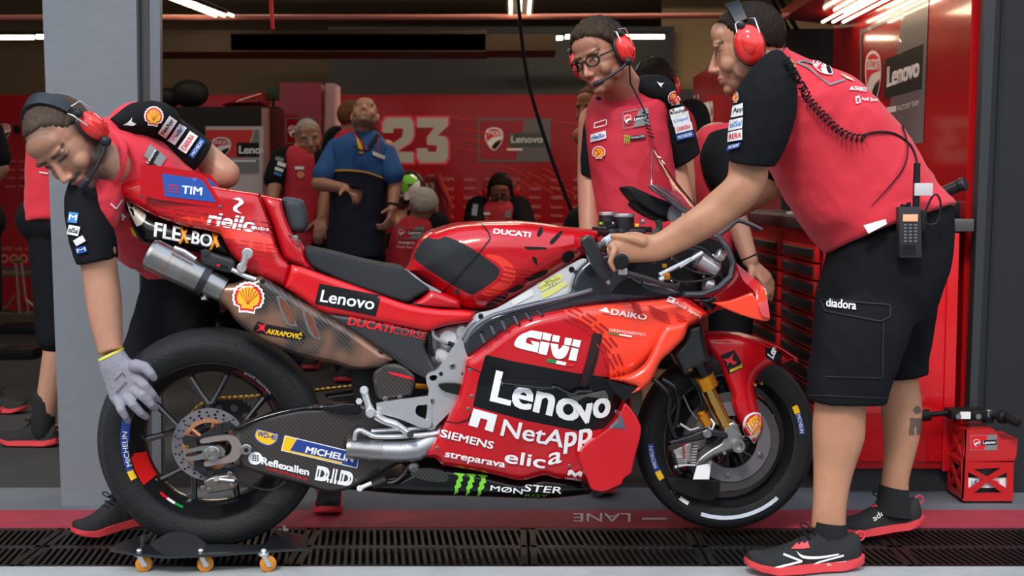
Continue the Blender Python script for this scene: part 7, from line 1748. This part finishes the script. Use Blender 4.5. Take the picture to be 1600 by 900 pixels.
# glove on the tyre
GLV = mat('glove_knit_grey', (.24, .23, .27), .75, bump=.4, bscale=60, var=.18, vscale=18)
gm = MB(); gY = 3.555
gm.loft([(155, 562, 192, 545, 3.575, .058), (157, 580, 203, 560, 3.57, .058), (165, 603, 224, 575, 3.565, .050), (172, 625, 232, 600, 3.56, .044), (182, 636, 224, 618, 3.56, .036)], 24, 2.2)
def fch(pts, r): gm.chain([P(x, y, Y_) for x, y, Y_ in pts], r, 12)
fch([(212, 572, 3.55), (226, 574, 3.54), (236, 584, 3.535), (240, 590, 3.54)], [.021, .0165, .0135, .0115])
fch([(218, 595, 3.55), (226, 603, 3.525), (238, 616, 3.535), (244, 623, 3.56)], [.0165, .0145, .0125, .0105])
fch([(210, 610, 3.55), (222, 618, 3.52), (236, 632, 3.53), (242, 638, 3.555)], [.0165, .0145, .0125, .0105])
fch([(198, 620, 3.55), (208, 632, 3.52), (220, 645, 3.53), (228, 651, 3.55)], [.016, .014, .012, .0105])
fch([(184, 625, 3.55), (190, 640, 3.53), (196, 650, 3.535), (200, 657, 3.55)], [.015, .0135, .0115, .010])
gl = remesh_build(gm, 'glove', GLV, pb, .0032, 2)
decal('lettering', [('t', 'MAXIFLEX', (184, 615), (200, 598), (181, 612), BLACKM, .0), ('p', ln((180, 594), (192, 582), .5), BLACKM), ('p', ln((192, 582), (196, 590), .5), BLACKM)], gl, lift=.002, dmax=.1)
mb = MB(); mb.loft([(154, 561, 193, 543, 3.575, .064), (155, 565, 193, 547, 3.575, .064)], 28, 2.2); mb.build('glove_cuff', mat('cuff_yellow', (.75, .70, .08), .7), gl, 60)
gm = MB(); hand(gm, P(224, 292, 3.93), (-.75, -.25, .45), (.2, -.5, .8), (.2, -.6, .6), (.25, .4, .4), 1.06); gm.cap(P(238, 294, 3.94), P(222, 291, 3.93), .036, .032)
remesh_build(gm, 'glove', mat('glove_dark_grey', (.05, .055, .06), .75, bump=.4, bscale=60), pb, .0035, 2)

# ---------------------------------------------------------------- C : man with glasses behind the motorcycle
pc = empty('person', Vector((P(985, 700, 4.55).x, 4.55, 0))); tag(pc, 'person with dark-framed glasses and red headset standing behind the tank, looking down', 'person')
HC = Head(938, 88, 4.42, (-.58, -.74, -.34), (.78, -.57, .24), 1.06)
mb = MB(); head_shape(mb, HC, (978, 148, 4.56), .062)
mb.chain([P(1035, 180, 4.60), P(1052, 260, 4.62), P(1068, 330, 4.52), P(1050, 380, 4.40)], [.062, .050, .042, .030], 16); hand(mb, P(1050, 380, 4.40), (-.5, -.4, -.8), (.3, -.9, .2), (-.6, -.3, .4), (.3, .4, .4))
mb.chain([P(928, 190, 4.62), P(922, 275, 4.64), P(921, 345, 4.56), P(920, 400, 4.5)], [.058, .048, .040, .029], 16); hand(mb, P(920, 402, 4.5), (.1, -.2, -1), (-.8, -.5, 0), (.3, -.9, 0), (.3, .4, .4))
mb.chain([P(980, 160, 4.58), P(990, 300, 4.6), P(995, 440, 4.6)], [.10, .14, .13], 18)
for dx, yy in ((-.10, 4.62), (.12, 4.62)): b0 = P(995, 450, 4.6); mb.chain([Vector((b0.x+dx, yy, b0.z)), Vector((b0.x+dx*1.1, yy-.02, .48)), Vector((b0.x+dx*1.2, yy+.03, .10))], [.085, .06, .042], 16)
bodyC = remesh_build(mb, 'body', SKINM, pc, .0045, 3)
vcol(bodyC, skin_fn(HC, (.42, .185, .115), (.04, .026, .018), .2))
hair_mesh(HC, pc, (.050, .032, .022), 1.16, .52, messy=.09, lift=.05)
eyes(HC, pc)
headset(HC, 'red headset with microphone boom on the man with glasses', None, 1, -.01, 1.05)
mb = MB()
for s_ in (-1, 1):
    c = [HC.w(.094-.010*abs(math.cos(a)) if False else .096-.22*(abs(.032+.024*math.cos(a))-.02)*.8, s_*(.033+.025*math.cos(a)), .002+.018*math.sin(a)) for a in [2*math.pi*i/16 for i in range(17)]]
    mb.tube(c, .0028*HC.k, 6, caps=False); mb.tube([HC.w(.079, s_*.058, .008), HC.w(.04, s_*.076, .008), HC.w(-.005, s_*.082, .006)], .0030*HC.k, 6)
mb.tube([HC.w(.096, -.010, .006), HC.w(.098, 0, .009), HC.w(.096, .010, .006)], .0028*HC.k, 6); mb.build('glasses', BLACKG, pc, 60)
mb = MB(); mb.loft([(955, 142, 1003, 128, 4.55, .16), (925, 160, 1030, 142, 4.57, .26), (915, 190, 1040, 165, 4.58, .30), (917, 225, 1045, 205, 4.58, .32), (922, 262, 1050, 250, 4.58, .32), (928, 300, 1055, 290, 4.58, .32), (932, 345, 1060, 335, 4.58, .32), (935, 395, 1062, 390, 4.58, .33), (936, 440, 1062, 440, 4.58, .33)], 34, 2.5, sub=3)
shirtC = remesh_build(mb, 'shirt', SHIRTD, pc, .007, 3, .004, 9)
mb = MB(); mb.loft([(992, 124, 1012, 150, 4.57, .16), (1010, 118, 1036, 168, 4.56, .19), (1040, 135, 1028, 200, 4.57, .19), (1066, 165, 1024, 222, 4.58, .185), (1082, 200, 1036, 244, 4.59, .17), (1092, 236, 1048, 262, 4.60, .155)], 28, 2.3, sub=4)
sc1 = remesh_build(mb, 'sleeve', SLEEVE, shirtC, .006, 2, .0025, 12)
mb = MB(); mb.loft([(934, 148, 955, 160, 4.6, .14), (918, 170, 946, 190, 4.61, .16), (910, 205, 942, 225, 4.62, .16), (907, 240, 938, 250, 4.63, .15), (907, 270, 934, 274, 4.64, .14)], 26, 2.3, sub=4)
remesh_build(mb, 'sleeve', SLEEVE, shirtC, .006, 2, .0025, 12)
patches('sponsor_patches', [(*tq(1060, 175, 26, 13, -14), 'NetApp', BLACKM, WHITE), (*tq(1063, 188, 26, 13, -14), 'Unipol', LB, WHITE), (*tq(1067, 200, 26, 12, -14), 'CARRERA', SREDV, WHITE), (*tq(1069, 212, 26, 9, -14), 'MICHELIN', WHITE, BLUE)], 4, sc1, shell_items(1054, 153, 11, -4)+[('s', [(1026, 128, 1), (1031, 131), (1037, 130, 1), (1033, 134), (1034, 137, 1), (1030, 134)], WHITE)])
decal('shirt_print', [('p', [(998, 172), (1012, 168), (1014, 195), (990, 199)], GREYV), ('p', [(990, 183), (1012, 179), (1012, 186), (990, 190)], BLACKM), ('t', 'Lenovo', (991, 189), (1010, 185), (991, 184), WHITE, .03), ('p', ln((973, 176), (997, 171), .6), GREYV), ('p', ln((973, 176), (974, 201), .6), GREYV), ('p', ln((974, 201), (990, 198), .6), GREYV),
      ('p', [(924, 210), (947, 204), (948, 216), (924, 222)], WHITE), ('t', 'riello', (926, 219), (945, 214), (926, 212), BLUE, .03), ('p', ln((930, 200), (948, 195), .6), WHITE), ('p', ln((948, 187), (948, 195), .6), WHITE), ('p', ln((930, 193), (930, 200), .6), WHITE), ('p', ln((930, 193), (948, 187), .6), WHITE), ('p', [(984, 213), (1008, 210), (1008, 216), (985, 219)], BLACKM), ('t', 'MONSTER', (986, 217), (1007, 214), (986, 214), WHITE, 0)]+claw_items(975, 211, 985, 225, GREENV)+shell_items(937, 238, 10, 0)+shield_items(981, 187, 11, 14, 0, text=False), shirtC, lift=.005, dmax=.2)
b0 = P(995, 430, 4.6); mb = MB(); mb.ell(b0, (.19, .15, .14), n=24, k=14)
for dx in (-.10, .12): mb.cap(Vector((b0.x+dx, 4.62, b0.z)), Vector((b0.x+dx*1.1, 4.60, .52)), .105, .09)
remesh_build(mb, 'shorts', SHORTS, pc, .008, 3)
for dx in (-.12, .145): x_ = b0.x+dx; shoe(pc, Vector((x_, 4.72, 0)), Vector((x_-.01, 4.42, 0)))
mb = MB(); mb.tube([HC.w(.01, .105, -.05), P(985, 130, 4.40), P(1003, 165, 4.38), P(1008, 176, 4.38)], .003, 6); pts = [P(1008+q*.75+(4 if q % 2 else -4), 176+q*3.0, 4.385) for q in range(14)]; mb.tube(pts, .0035, 6); o = mb.build('coiled_cable', BLACKM, None, 60); tag(o, 'black headset cable hanging down the chest of the man with glasses', 'cable')
# ---------------------------------------------------------------- people further back in the garage
def figure(label, d, group=None):
    """one continuous body with clothing; d holds joint positions as (px, py, depth)"""
    Y = d['Y']; t0 = P(d['sh'][0][0], d['sh'][0][1], Y); r = empty('person', Vector((t0.x, Y, 0))); tag(r, label, 'person', group)
    H = None; mb = MB(); J = lambda q: P(q[0], q[1], q[2] if len(q) > 2 else Y); k = d.get('k', 1.0)
    if d.get('head'):
        hx_, hy_, F_, L_ = d['head']; H = Head(hx_, hy_, d.get('hY', Y), F_, L_, k); head_shape(mb, H, J(d['neck']), .056)
    s0, s1 = J(d['sh'][0]), J(d['sh'][1]); nk = J(d['neck']); hp = J(d['hip'])
    mb.chain([nk, (nk+hp)/2, hp], [.06*k, .095*k, .10*k], 16); mb.cap(s0, s1, .05*k, .05*k)
    for i, a in enumerate(d.get('arm', [])):
        pts = [J(q) for q in a]; mb.chain(pts, [.052*k, .043*k, .028*k][:len(pts)], 14)
        if len(pts) == 3:
            D = (pts[2]-pts[1]).normalized(); hand(mb, pts[2], D, d.get('hn', [(0, -1, .3), (0, -1, .3)])[i], d.get('ht', [(1, 0, 1), (-1, 0, 1)])[i], d.get('curl', (.4, .5, .4)), k)
    for a in d.get('leg', []):
        pts = [J(q) if len(q) == 3 and q[2] > 2.5 else Vector(q) for q in a]; mb.chain(pts, [.085*k, .058*k, .042*k], 14)
    b_ = remesh_build(mb, 'body', SKINM, r, .007, 2); sk = d.get('skin', (.42, .19, .12))
    if H: vcol(b_, skin_fn(H, sk, d.get('hair', (.05, .03, .02)), d.get('beard', 0), None, d.get('bcol')))
    else: vcol(b_, lambda p: sk)
    if H and d.get('hairstyle') is not False: hair_mesh(H, r, d.get('hair', (.05, .03, .02)), d.get('thick', 1.08), d.get('front', .6), messy=d.get('messy', .03))
    if H and d.get('eyes', True): eyes(H, r)
    mb = MB(); mb.loft(d['torso'], 28, 2.4)
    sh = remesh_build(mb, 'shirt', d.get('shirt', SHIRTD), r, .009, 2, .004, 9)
    slv = []
    for i, a in enumerate(d.get('sleeve', [])):
        pts = [J(q) for q in a]; mb = MB(); rs = d.get('sr', [.082, .078, .072]); mb.chain([pts[0], pts[0].lerp(pts[1], .5), pts[1]], [x*k for x in rs], 16); slv.append(remesh_build(mb, 'sleeve', d.get('slm', SLEEVE), sh, .008, 2))
    if d.get('leg'):
        mb = MB(); mb.ell(hp+UP*.02, (.18*k, .13*k, .13*k), n=20, k=12)
        for a in d['leg']:
            pts = [J(q) if len(q) == 3 and q[2] > 2.5 else Vector(q) for q in a]
            if d.get('long'): mb.chain(pts, [.105*k, .085*k, .07*k], 16)
            else: mb.chain([pts[0], pts[0].lerp(pts[1], .9)], [.105*k, .088*k], 16)
        remesh_build(mb, 'trousers' if d.get('long') else 'shorts', d.get('trm', SHORTS), r, .009, 2)
        for a in d['leg']:
            p = J(a[2]) if a[2][2] > 2.5 else Vector(a[2]); td = Vector(d.get('toe', (0, -1, 0))).normalized(); shoe(r, Vector((p.x, p.y, 0))-td*.07, Vector((p.x, p.y, 0))+td*.20)
    return r, H, sh, slv, b_
POLO = mat('polo_blue', (.022, .10, .30), .8, bump=.3, bscale=10); NAVYC = mat('polo_navy', (.006, .009, .025), .8, bump=.3, bscale=10)
TRN = mat('navy_trousers', (.006, .008, .022), .85, bump=.4, bscale=10, spec=.2)
# man in the blue polo looking up
YD = 7.3; gx = lambda px, dy=0: P(px, 300, YD+dy).x
rD, HD_, shD, slD, bD = figure('person in blue and navy polo shirt looking up at the ceiling, phone in hand', dict(Y=YD, head=(570, 182, (.05, -.74, .66), (1, .05, -.03)), k=1.0, neck=(566, 212), sh=[(524, 232), (602, 232)], hip=(556, 395),
    arm=[[(524, 232), (498, 287, 7.2), (538, 294, 7.0)], [(604, 232), (618, 288, 7.25), (613, 326, 7.15)]], hn=[(0, -.3, 1), (.9, -.4, 0)], ht=[(.1, -1, .2), (0, -1, -.2)], curl=(.6, .8, .5),
    leg=[[(538, 400, YD), (gx(538), YD, .50), (gx(538), YD, .08)], [(576, 400, YD), (gx(578), YD, .50), (gx(580), YD, .08)]], long=True, trm=TRN,
    torso=[(549, 205, 588, 205, YD, .12), (523, 219, 602, 220, YD, .20), (514, 236, 612, 240, YD, .24), (516, 262, 609, 266, YD, .25), (516, 300, 606, 300, YD, .26), (514, 350, 604, 350, YD, .28), (512, 400, 602, 400, YD, .29)], shirt=POLO,
    sleeve=[[(526, 232), (506, 272, 7.22)], [(602, 236), (614, 272, 7.24)]], slm=POLO, sr=[.062, .064, .066], skin=(.46, .22, .14), hair=(.22, .14, .08), beard=.6, bcol=(.20, .15, .11), thick=1.03, front=.75, messy=.01))
paint_faces(shD, [(500, 267), (540, 265.5), (575, 269.5), (630, 287), (640, 460), (480, 460)], NAVYC)
decal('shirt_print', [('s', [(516, 267, 1), (540, 264.5), (575, 268.5), (605, 280, 1), (605, 282, 1), (575, 271), (540, 267), (516, 269, 1)], YELLOW),
      ('p', [(549, 196), (556, 200), (571, 230), (562, 226)], NAVYC), ('p', [(594, 214), (588, 208), (575, 228), (578, 232)], NAVYC), ('p', [(556, 212), (566, 228), (568, 240), (562, 240)], YELLOW), ('p', ln((551, 206), (574, 234), .8), SREDV), ('p', ln((591, 216), (590, 250), .7), SREDV), ('p', [(582, 236), (602, 244), (602, 250), (582, 242)], WHITE)], [shD], lift=.006, dmax=.4)
mb = MB(); mb.box(P(563, 291, 6.93), (.12, .07, .012), bev=.004); o = mb.build('mobile_phone', BLACKM, None); tag(o, 'black mobile phone held by the man in the blue polo', 'phone')
mb = MB(); mb.lathe([(.030, -.008), (.034, -.008), (.034, .008), (.030, .008)], P(614, 320, 7.165), Vector((.1, .2, 1)), 20); mb.build('wrist_watch', BLACKM, rD)
mb = MB(); mb.tube([P(553, 228, 7.16), P(560, 234, 7.14), P(568, 236, 7.14), P(575, 235, 7.14), P(584, 227, 7.15)], .012, 8, flat=.5); mb.build('sunglasses', BLACKM, rD)
# grey haired man in team shirt
YE = 7.8; gxe = lambda px: P(px, 300, YE).x
rE, HE, shE, slE, bE = figure('grey-haired person in team shirt standing by the red display column, looking at the camera', dict(Y=YE, head=(482, 216, (.25, -.95, -.12), (.96, .25, .12)), k=1.0, neck=(470, 238), sh=[(442, 250), (494, 250)], hip=(468, 385),
    arm=[[(442, 250), (428, 296, 7.7), (424, 330, 7.6)], [(496, 252), (506, 300), (502, 340, 7.7)]], leg=[[(455, 390, YE), (gxe(455), YE, .5), (gxe(455), YE, .08)], [(482, 390, YE), (gxe(484), YE, .5), (gxe(486), YE, .08)]],
    torso=[(455, 228, 488, 232, YE, .12), (446, 240, 498, 244, YE, .2), (446, 262, 500, 262, YE, .24), (444, 300, 502, 300, YE, .25), (438, 350, 500, 350, YE, .27), (438, 385, 500, 385, YE, .27)],
    sleeve=[[(444, 248), (430, 280, 7.74)], [(498, 252), (506, 282)]], sr=[.08, .08, .072], skin=(.42, .20, .13), hair=(.42, .38, .34), thick=1.07, front=.62))
patches('sponsor_patches', [(*tq(437, 249, 13, 6, 18), '', WHITE, GREYV), (*tq(440, 257, 13, 6, 18), '', WHITE, WHITE), (*tq(436, 265, 13, 5, 18), '', WHITE, WHITE), (*tq(434, 272, 12, 4, 18), '', WHITE, LB)], 4, slE[0])
decal('shirt_print', [('p', [(461, 260), (475, 260), (475, 265), (461, 265)], WHITE)]+shell_items(470, 273, 5), shE, lift=.006, dmax=.3)
# person mostly hidden behind the man in blue
figure('person with reddish hair and team shirt, mostly hidden behind the man in the blue polo', dict(Y=8.1, head=(553, 186, (.75, .6, 0), (-.6, .75, 0)), neck=(545, 208), sh=[(528, 218), (570, 218)], hip=(548, 380), eyes=False, leg=[[(538, 385, 8.1), (P(536, 300, 8.1).x, 8.1, .50), (P(536, 300, 8.1).x, 8.1, .08)], [(560, 385, 8.1), (P(562, 300, 8.1).x, 8.1, .50), (P(562, 300, 8.1).x, 8.1, .08)]],
    torso=[(536, 202, 562, 202, 8.1, .12), (518, 212, 585, 212, 8.1, .2), (512, 240, 590, 240, 8.1, .24), (518, 300, 580, 300, 8.1, .25), (518, 380, 580, 380, 8.1, .25)], sleeve=[[(526, 216), (514, 250)], [(575, 216), (590, 250)]], skin=(.40, .18, .11), hair=(.16, .07, .03)))
# seated man with headset at the back wall
YG = 9.6
rG, HG, shG, slG, bG = figure('dark-haired person with glasses and red headset sitting at the back wall, head down', dict(Y=YG, head=(782, 300, (-.05, -.90, -.42), (1, 0, .02)), k=1.12, neck=(779, 322), sh=[(752, 330), (806, 330)], hip=(780, 400), leg=[[(770, 400, YG), (P(768, 300, YG).x, YG-.42, .50), (P(768, 300, YG).x, YG-.42, .08)], [(792, 400, YG), (P(794, 300, YG).x, YG-.42, .50), (P(794, 300, YG).x, YG-.42, .08)]],
    torso=[(766, 314, 794, 314, YG, .14), (746, 322, 812, 322, YG, .22), (738, 345, 820, 345, YG, .27), (740, 400, 818, 400, YG, .3)], sleeve=[[(748, 326), (741, 350, 9.5)], [(810, 326), (819, 350, 9.5)]], sr=[.09, .085, .08], skin=(.34, .15, .095), hair=(.02, .014, .012), thick=1.14, messy=.09))
headset(HG, 'small red headset on the seated man at the back wall', None, 0)
decal('shirt_print', [('p', [(753, 332), (766, 332), (766, 336), (753, 336)], WHITE), ('p', [(790, 330), (798, 328), (798, 340), (788, 341)], GREYV)]+shell_items(759, 343, 4.5), shG, lift=.008, dmax=.5)
patches('sponsor_patches', [(*tq(742, 328, 8, 18, 8), '', WHITE, mat('patch_grey_blue', (.30, .33, .40), .6))], 1, slG[0])
mb = MB()
for s_ in (-1, 1): mb.tube([HG.w(.098, s_*(.033+.024*math.cos(a)), .002+.018*math.sin(a)) for a in [2*math.pi*i/12 for i in range(13)]], .004, 6, caps=False)
mb.tube([HG.w(.1, -.01, .006), HG.w(.1, .01, .006)], .004, 6); mb.build('glasses', BLACKG, rG, 60)
# man with white hair seen from behind
YH = 8.2
rH, HH, shH, slH, bH = figure('white-haired person in red shirt sitting with the back to the camera', dict(Y=YH, head=(664, 326, (.25, .95, -.1), (-.95, .25, 0)), k=1.12, neck=(652, 348), sh=[(628, 358), (672, 356)], hip=(645, 440), eyes=False, toe=(0, 1, 0), leg=[[(632, 440, YH), (P(630, 300, YH).x, YH+.42, .50), (P(630, 300, YH).x, YH+.42, .08)], [(658, 440, YH), (P(660, 300, YH).x, YH+.42, .50), (P(660, 300, YH).x, YH+.42, .08)]],
    torso=[(634, 338, 668, 340, YH, .13), (620, 350, 684, 350, YH, .22), (610, 370, 684, 375, YH, .28), (606, 400, 684, 405, YH, .3), (604, 440, 682, 440, YH, .3)], sleeve=[[(682, 352), (694, 380)]], skin=(.42, .2, .13), hair=(.50, .47, .42), thick=1.10, messy=.05, nape=-.7))
decal('shirt_print', [('p', [(622, 356), (664, 354), (658, 374), (620, 374)], GREYV), ('p', [(623, 357), (650, 355.5), (640, 373), (621, 373)], SHIRTD), ('p', [(636, 360), (660, 360), (659, 367), (635, 367)], BLACKM), ('t', 'Lenovo', (638, 366), (658, 366), (638, 361), WHITE, .03), ('t', 'DAIKO', (624, 381), (648, 382), (624, 377), WHITE, .03), ('t', 'Audi Sport', (620, 388), (650, 389), (620, 384), WHITE, .0)]+shield_items(628, 364, 9, 9, text=False), shH, lift=.006, dmax=.4)
# rider in helmet in the high-backed chair
YI = 8.9
ri = empty('person', Vector((P(655, 300, YI).x, YI, 0))); tag(ri, 'rider in black, white and green helmet sitting in the high-backed chair', 'person')
mb = MB(); mb.chain([P(646, 330, YI), P(650, 372, YI)], [.11, .14], 16); mb.chain([P(634, 330, YI), P(618, 350, 8.7), P(640, 362, 8.6)], [.055, .045, .03], 12); mb.chain([P(668, 330, YI), P(680, 352, 8.8)], [.055, .045], 12); mb.ell(P(640, 300, YI), (.09, .10, .11)); bi = remesh_build(mb, 'body', SKINM, ri, .009, 2); vcol(bi, lambda p: (.38, .18, .11))
mb = MB(); mb.loft([(632, 318, 668, 318, YI, .16), (622, 335, 678, 335, YI, .24), (622, 380, 678, 380, YI, .26)], 24, 2.4); remesh_build(mb, 'jacket', SLEEVE, ri, .01, 2)
mb = MB(); hc = P(639, 296, YI); mb.ell(hc, (.125, .145, .135), n=28, k=18); mb.ell(hc+Vector((-.045, -.06, -.06)), (.09, .10, .07), n=24, k=14)
hel = remesh_build(mb, 'helmet', mat('helmet_black', (.02, .02, .02), .25, coat=1), ri, .008, 2)
decal('helmet_print', [('s', [(628, 276, 1), (640, 274), (652, 282), (640, 288), (630, 284)], GREENV), ('s', [(634, 300, 1), (650, 284), (656, 292), (646, 308), (632, 312)], WHITE), ('s', [(626, 290, 1), (634, 286), (640, 296), (630, 300)], GREENV)], hel, lift=.006, dmax=.4)
ch_ = empty('racing_chair', Vector((P(680, 400, 9.25).x, 9.25, 0))); tag(ch_, 'high-backed red and black chair with number 23 on the headrest', 'chair')
mb = MB(); pl3 = lambda px, py, o_: P(px, py, 9.25-o_); slab_mb(mb, spl([(660, 276), (672, 272), (684, 274), (690, 290), (694, 310), (699, 330), (692, 350), (688, 372), (640, 372), (648, 330), (655, 300)]), .0, .10, 5, .02, 7, (), pl3, None, Vector((0, -1, 0)))
cb = mb.build('backrest', mat('chair_red', (.22, .006, .008), .5), ch_)
mb = MB(); mb.tube([P(x, y, 9.2) for x, y in spl([(684, 272), (690, 290), (702, 318), (700, 336), (690, 356)], False)], .022, 8); mb.build('side_bolster', mat('bolster_red', (.45, .03, .03), .4), ch_)
mb = MB(); c_ = P(665, 375, 9.0); mb.box(c_, (.55, .5, .12), bev=.03); mb.cyl(Vector((c_.x, c_.y, .05)), c_, .04, n=16); mb.cyl(Vector((c_.x, c_.y, 0)), Vector((c_.x, c_.y, .05)), .28, n=24, bev=.01); mb.build('seat_and_base', BLACKM, ch_)
decal('lettering', [('t', '23', (662, 297), (678, 297), (662, 286), mat('number_grey', (.36, .34, .32), .5), .04)], cb, lift=.006, dmax=.4)
# two heads behind the man with glasses
rJ, HJ, shJ, slJ, bJ = figure('dark-haired person with red headset, mostly hidden behind the man with glasses', dict(Y=5.6, head=(1021, 134, (-.3, .9, -.3), (-.95, -.3, 0)), k=1.0, neck=(1032, 158), sh=[(1010, 185), (1075, 185)], hip=(1040, 330), eyes=False, leg=[[(1025, 340, 5.6), (P(1022, 300, 5.6).x, 5.6, .50), (P(1022, 300, 5.6).x, 5.6, .08)], [(1058, 340, 5.6), (P(1060, 300, 5.6).x, 5.6, .50), (P(1060, 300, 5.6).x, 5.6, .08)]],
    torso=[(1014, 160, 1052, 158, 5.6, .13), (1000, 178, 1085, 178, 5.6, .22), (1000, 220, 1090, 220, 5.6, .26), (1000, 330, 1085, 330, 5.6, .27)], sleeve=[[(1010, 182), (1000, 220)], [(1080, 182), (1090, 230)]], skin=(.36, .17, .11), hair=(.03, .02, .015), thick=1.12))
headset(HJ, 'red headset on the hidden person behind the man with glasses', None, 0)
rK, HK, shK, slK, bK = figure('brown-haired person with orange-lit face behind the shoulder of the man with glasses', dict(Y=6.4, head=(926, 170, (-.6, -.75, -.1), (.8, -.6, 0)), k=1.0, neck=(932, 196), sh=[(910, 212), (960, 212)], hip=(935, 360), leg=[[(925, 365, 6.4), (P(922, 300, 6.4).x, 6.4, .50), (P(922, 300, 6.4).x, 6.4, .08)], [(948, 365, 6.4), (P(950, 300, 6.4).x, 6.4, .50), (P(950, 300, 6.4).x, 6.4, .08)]], skin=(.40, .15, .06), hair=(.16, .07, .03),  # orange light on the face is put into the skin colour
    torso=[(920, 192, 946, 192, 6.4, .13), (912, 206, 962, 206, 6.4, .2), (914, 250, 960, 250, 6.4, .24), (916, 360, 958, 360, 6.4, .26)], sleeve=[], messy=.05))
# person bending at the workbench : red back, black shoulder, one arm reaching down
YQ = 4.98
rq_ = empty('person', Vector((P(1130, 300, YQ).x, YQ, 0))); tag(rq_, 'person bending behind the nose of the motorcycle, one arm reaching down to papers', 'person')
mb = MB(); mb.chain([P(1120, 230, YQ), P(1100, 330, YQ), P(1096, 400, YQ)], [.10, .12, .12], 16)
mb.chain([P(1150, 245, YQ-.05), P(1142, 320, YQ-.12), P(1172, 408, YQ-.2)], [.06, .050, .032], 14); hand(mb, P(1172, 410, YQ-.2), (.55, -.2, -.6), (.5, -.6, .5), (-.3, -.8, -.2), (.4, .5, .4), 1.05)
for dx in (-.1, .12): b0 = P(1096, 410, YQ); mb.chain([Vector((b0.x+dx, YQ, b0.z)), Vector((b0.x+dx, YQ, .48)), Vector((b0.x+dx, YQ, .08))], [.085, .06, .042], 14)
mb.chain([P(1160, 215, YQ), P(1185, 225, YQ-.05)], [.055, .06]); mb.ell(P(1196, 232, YQ-.08), (.09, .075, .11))
bq = remesh_build(mb, 'body', SKINM, rq_, .006, 3); vcol(bq, lambda p: (.40, .20, .13) if not (p.x > P(1178, 232, YQ).x and p.z > 1.0) else (.03, .02, .015))
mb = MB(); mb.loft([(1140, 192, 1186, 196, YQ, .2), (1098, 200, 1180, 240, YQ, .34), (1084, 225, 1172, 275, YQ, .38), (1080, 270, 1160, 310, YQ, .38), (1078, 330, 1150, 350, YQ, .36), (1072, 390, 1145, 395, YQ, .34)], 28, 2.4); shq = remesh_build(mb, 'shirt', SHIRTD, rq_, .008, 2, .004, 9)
mb = MB(); mb.loft([(1108, 208, 1190, 200, YQ-.16, .2), (1094, 240, 1184, 238, YQ-.17, .22), (1100, 275, 1180, 275, YQ-.18, .2), (1112, 300, 1170, 300, YQ-.18, .18)], 26, 2.3); remesh_build(mb, 'sleeve', SLEEVE, shq, .007, 2)
mb = MB(); b0 = P(1096, 400, YQ); mb.ell(b0, (.17, .14, .13), n=20, k=12)
for dx in (-.1, .12): mb.cap(Vector((b0.x+dx, YQ, b0.z)), Vector((b0.x+dx, YQ, .52)), .10, .088)
remesh_build(mb, 'shorts', SHORTS, rq_, .009, 2)
for dx in (-.1, .12): shoe(rq_, Vector((b0.x+dx, YQ+.1, 0)), Vector((b0.x+dx, YQ-.18, 0)))
mb = MB(); mb.lathe([(.031, -.003), (.034, -.003), (.034, .003), (.031, .003)], P(1170, 402, YQ-.195), Vector((.4, -.1, -.9)), 20); mb.build('wrist_band', BLACKM, rq_)
# bystander cut by the pillar, left
YL = 5.36; gl_ = lambda px: P(px, 300, YL).x
rL, HL, shL, slL, bL = figure('person in red shirt and black shorts walking behind the pillar at the left', dict(Y=YL, head=(132, 120, (-.9, .4, 0), (-.4, -.9, 0)), neck=(122, 150), sh=[(70, 178), (112, 178)], hip=(92, 350), eyes=False,
    arm=[[(100, 185), (122, 250), (128, 310)], [(118, 185), (130, 260), (128, 320)]],
    leg=[[(84, 372, YL), (P(90, 540, YL).x, YL, P(90, 540, YL).z), (P(66, 640, YL).x, YL, .085)], [(110, 372, YL+.1), (gl_(125), YL+.1, .48), (gl_(140), YL+.25, .08)]], toe=(-.93, .1, 0),
    torso=[(72, 150, 112, 150, YL, .13), (56, 172, 128, 172, YL, .24), (50, 210, 132, 210, YL, .28), (46, 270, 130, 270, YL, .28), (45, 330, 128, 325, YL, .28), (46, 345, 126, 338, YL, .28)], shirt=SHIRT, sleeve=[[(78, 186), (76, 235)]], slm=SHIRT, skin=(.46, .24, .16)))
decal('shirt_print', [('p', [(62, 268), (75, 270), (75, 272), (62, 270)], WHITE)], shL, lift=.006, dmax=.4)
mb = MB(); pp = P(66, 640, YL); mb.cap(Vector((pp.x, YL, .07)), Vector((pp.x+.01, YL, .20)), .05, .05); mb.build('sock', SOCK, rL, 60)
# far-left bystander : only an elbow and a shoe reach into the picture
YM = 6.2; gm_ = lambda px: P(px, 300, YM).x
figure('person standing at the far left edge, only an elbow and a shoe tip showing', dict(Y=YM, head=(-52, 150, (.9, -.3, 0), (.3, .9, 0)), neck=(-50, 178), sh=[(-80, 200), (-22, 200)], hip=(-48, 350), eyes=False,
    arm=[[(-20, 205), (0, 262), (-24, 300)]], leg=[[(-60, 360, YM), (gm_(-60), YM, .5), (gm_(-55), YM, .08)], [(-34, 360, YM), (gm_(-30), YM, .5), (gm_(-26), YM, .08)]], toe=(.95, -.2, 0),
    torso=[(-66, 175, -34, 175, YM, .13), (-86, 195, -16, 195, YM, .24), (-84, 240, -16, 240, YM, .26), (-80, 350, -18, 350, YM, .27)], sleeve=[[(-22, 205), (-6, 245)]], skin=(.42, .22, .14)))
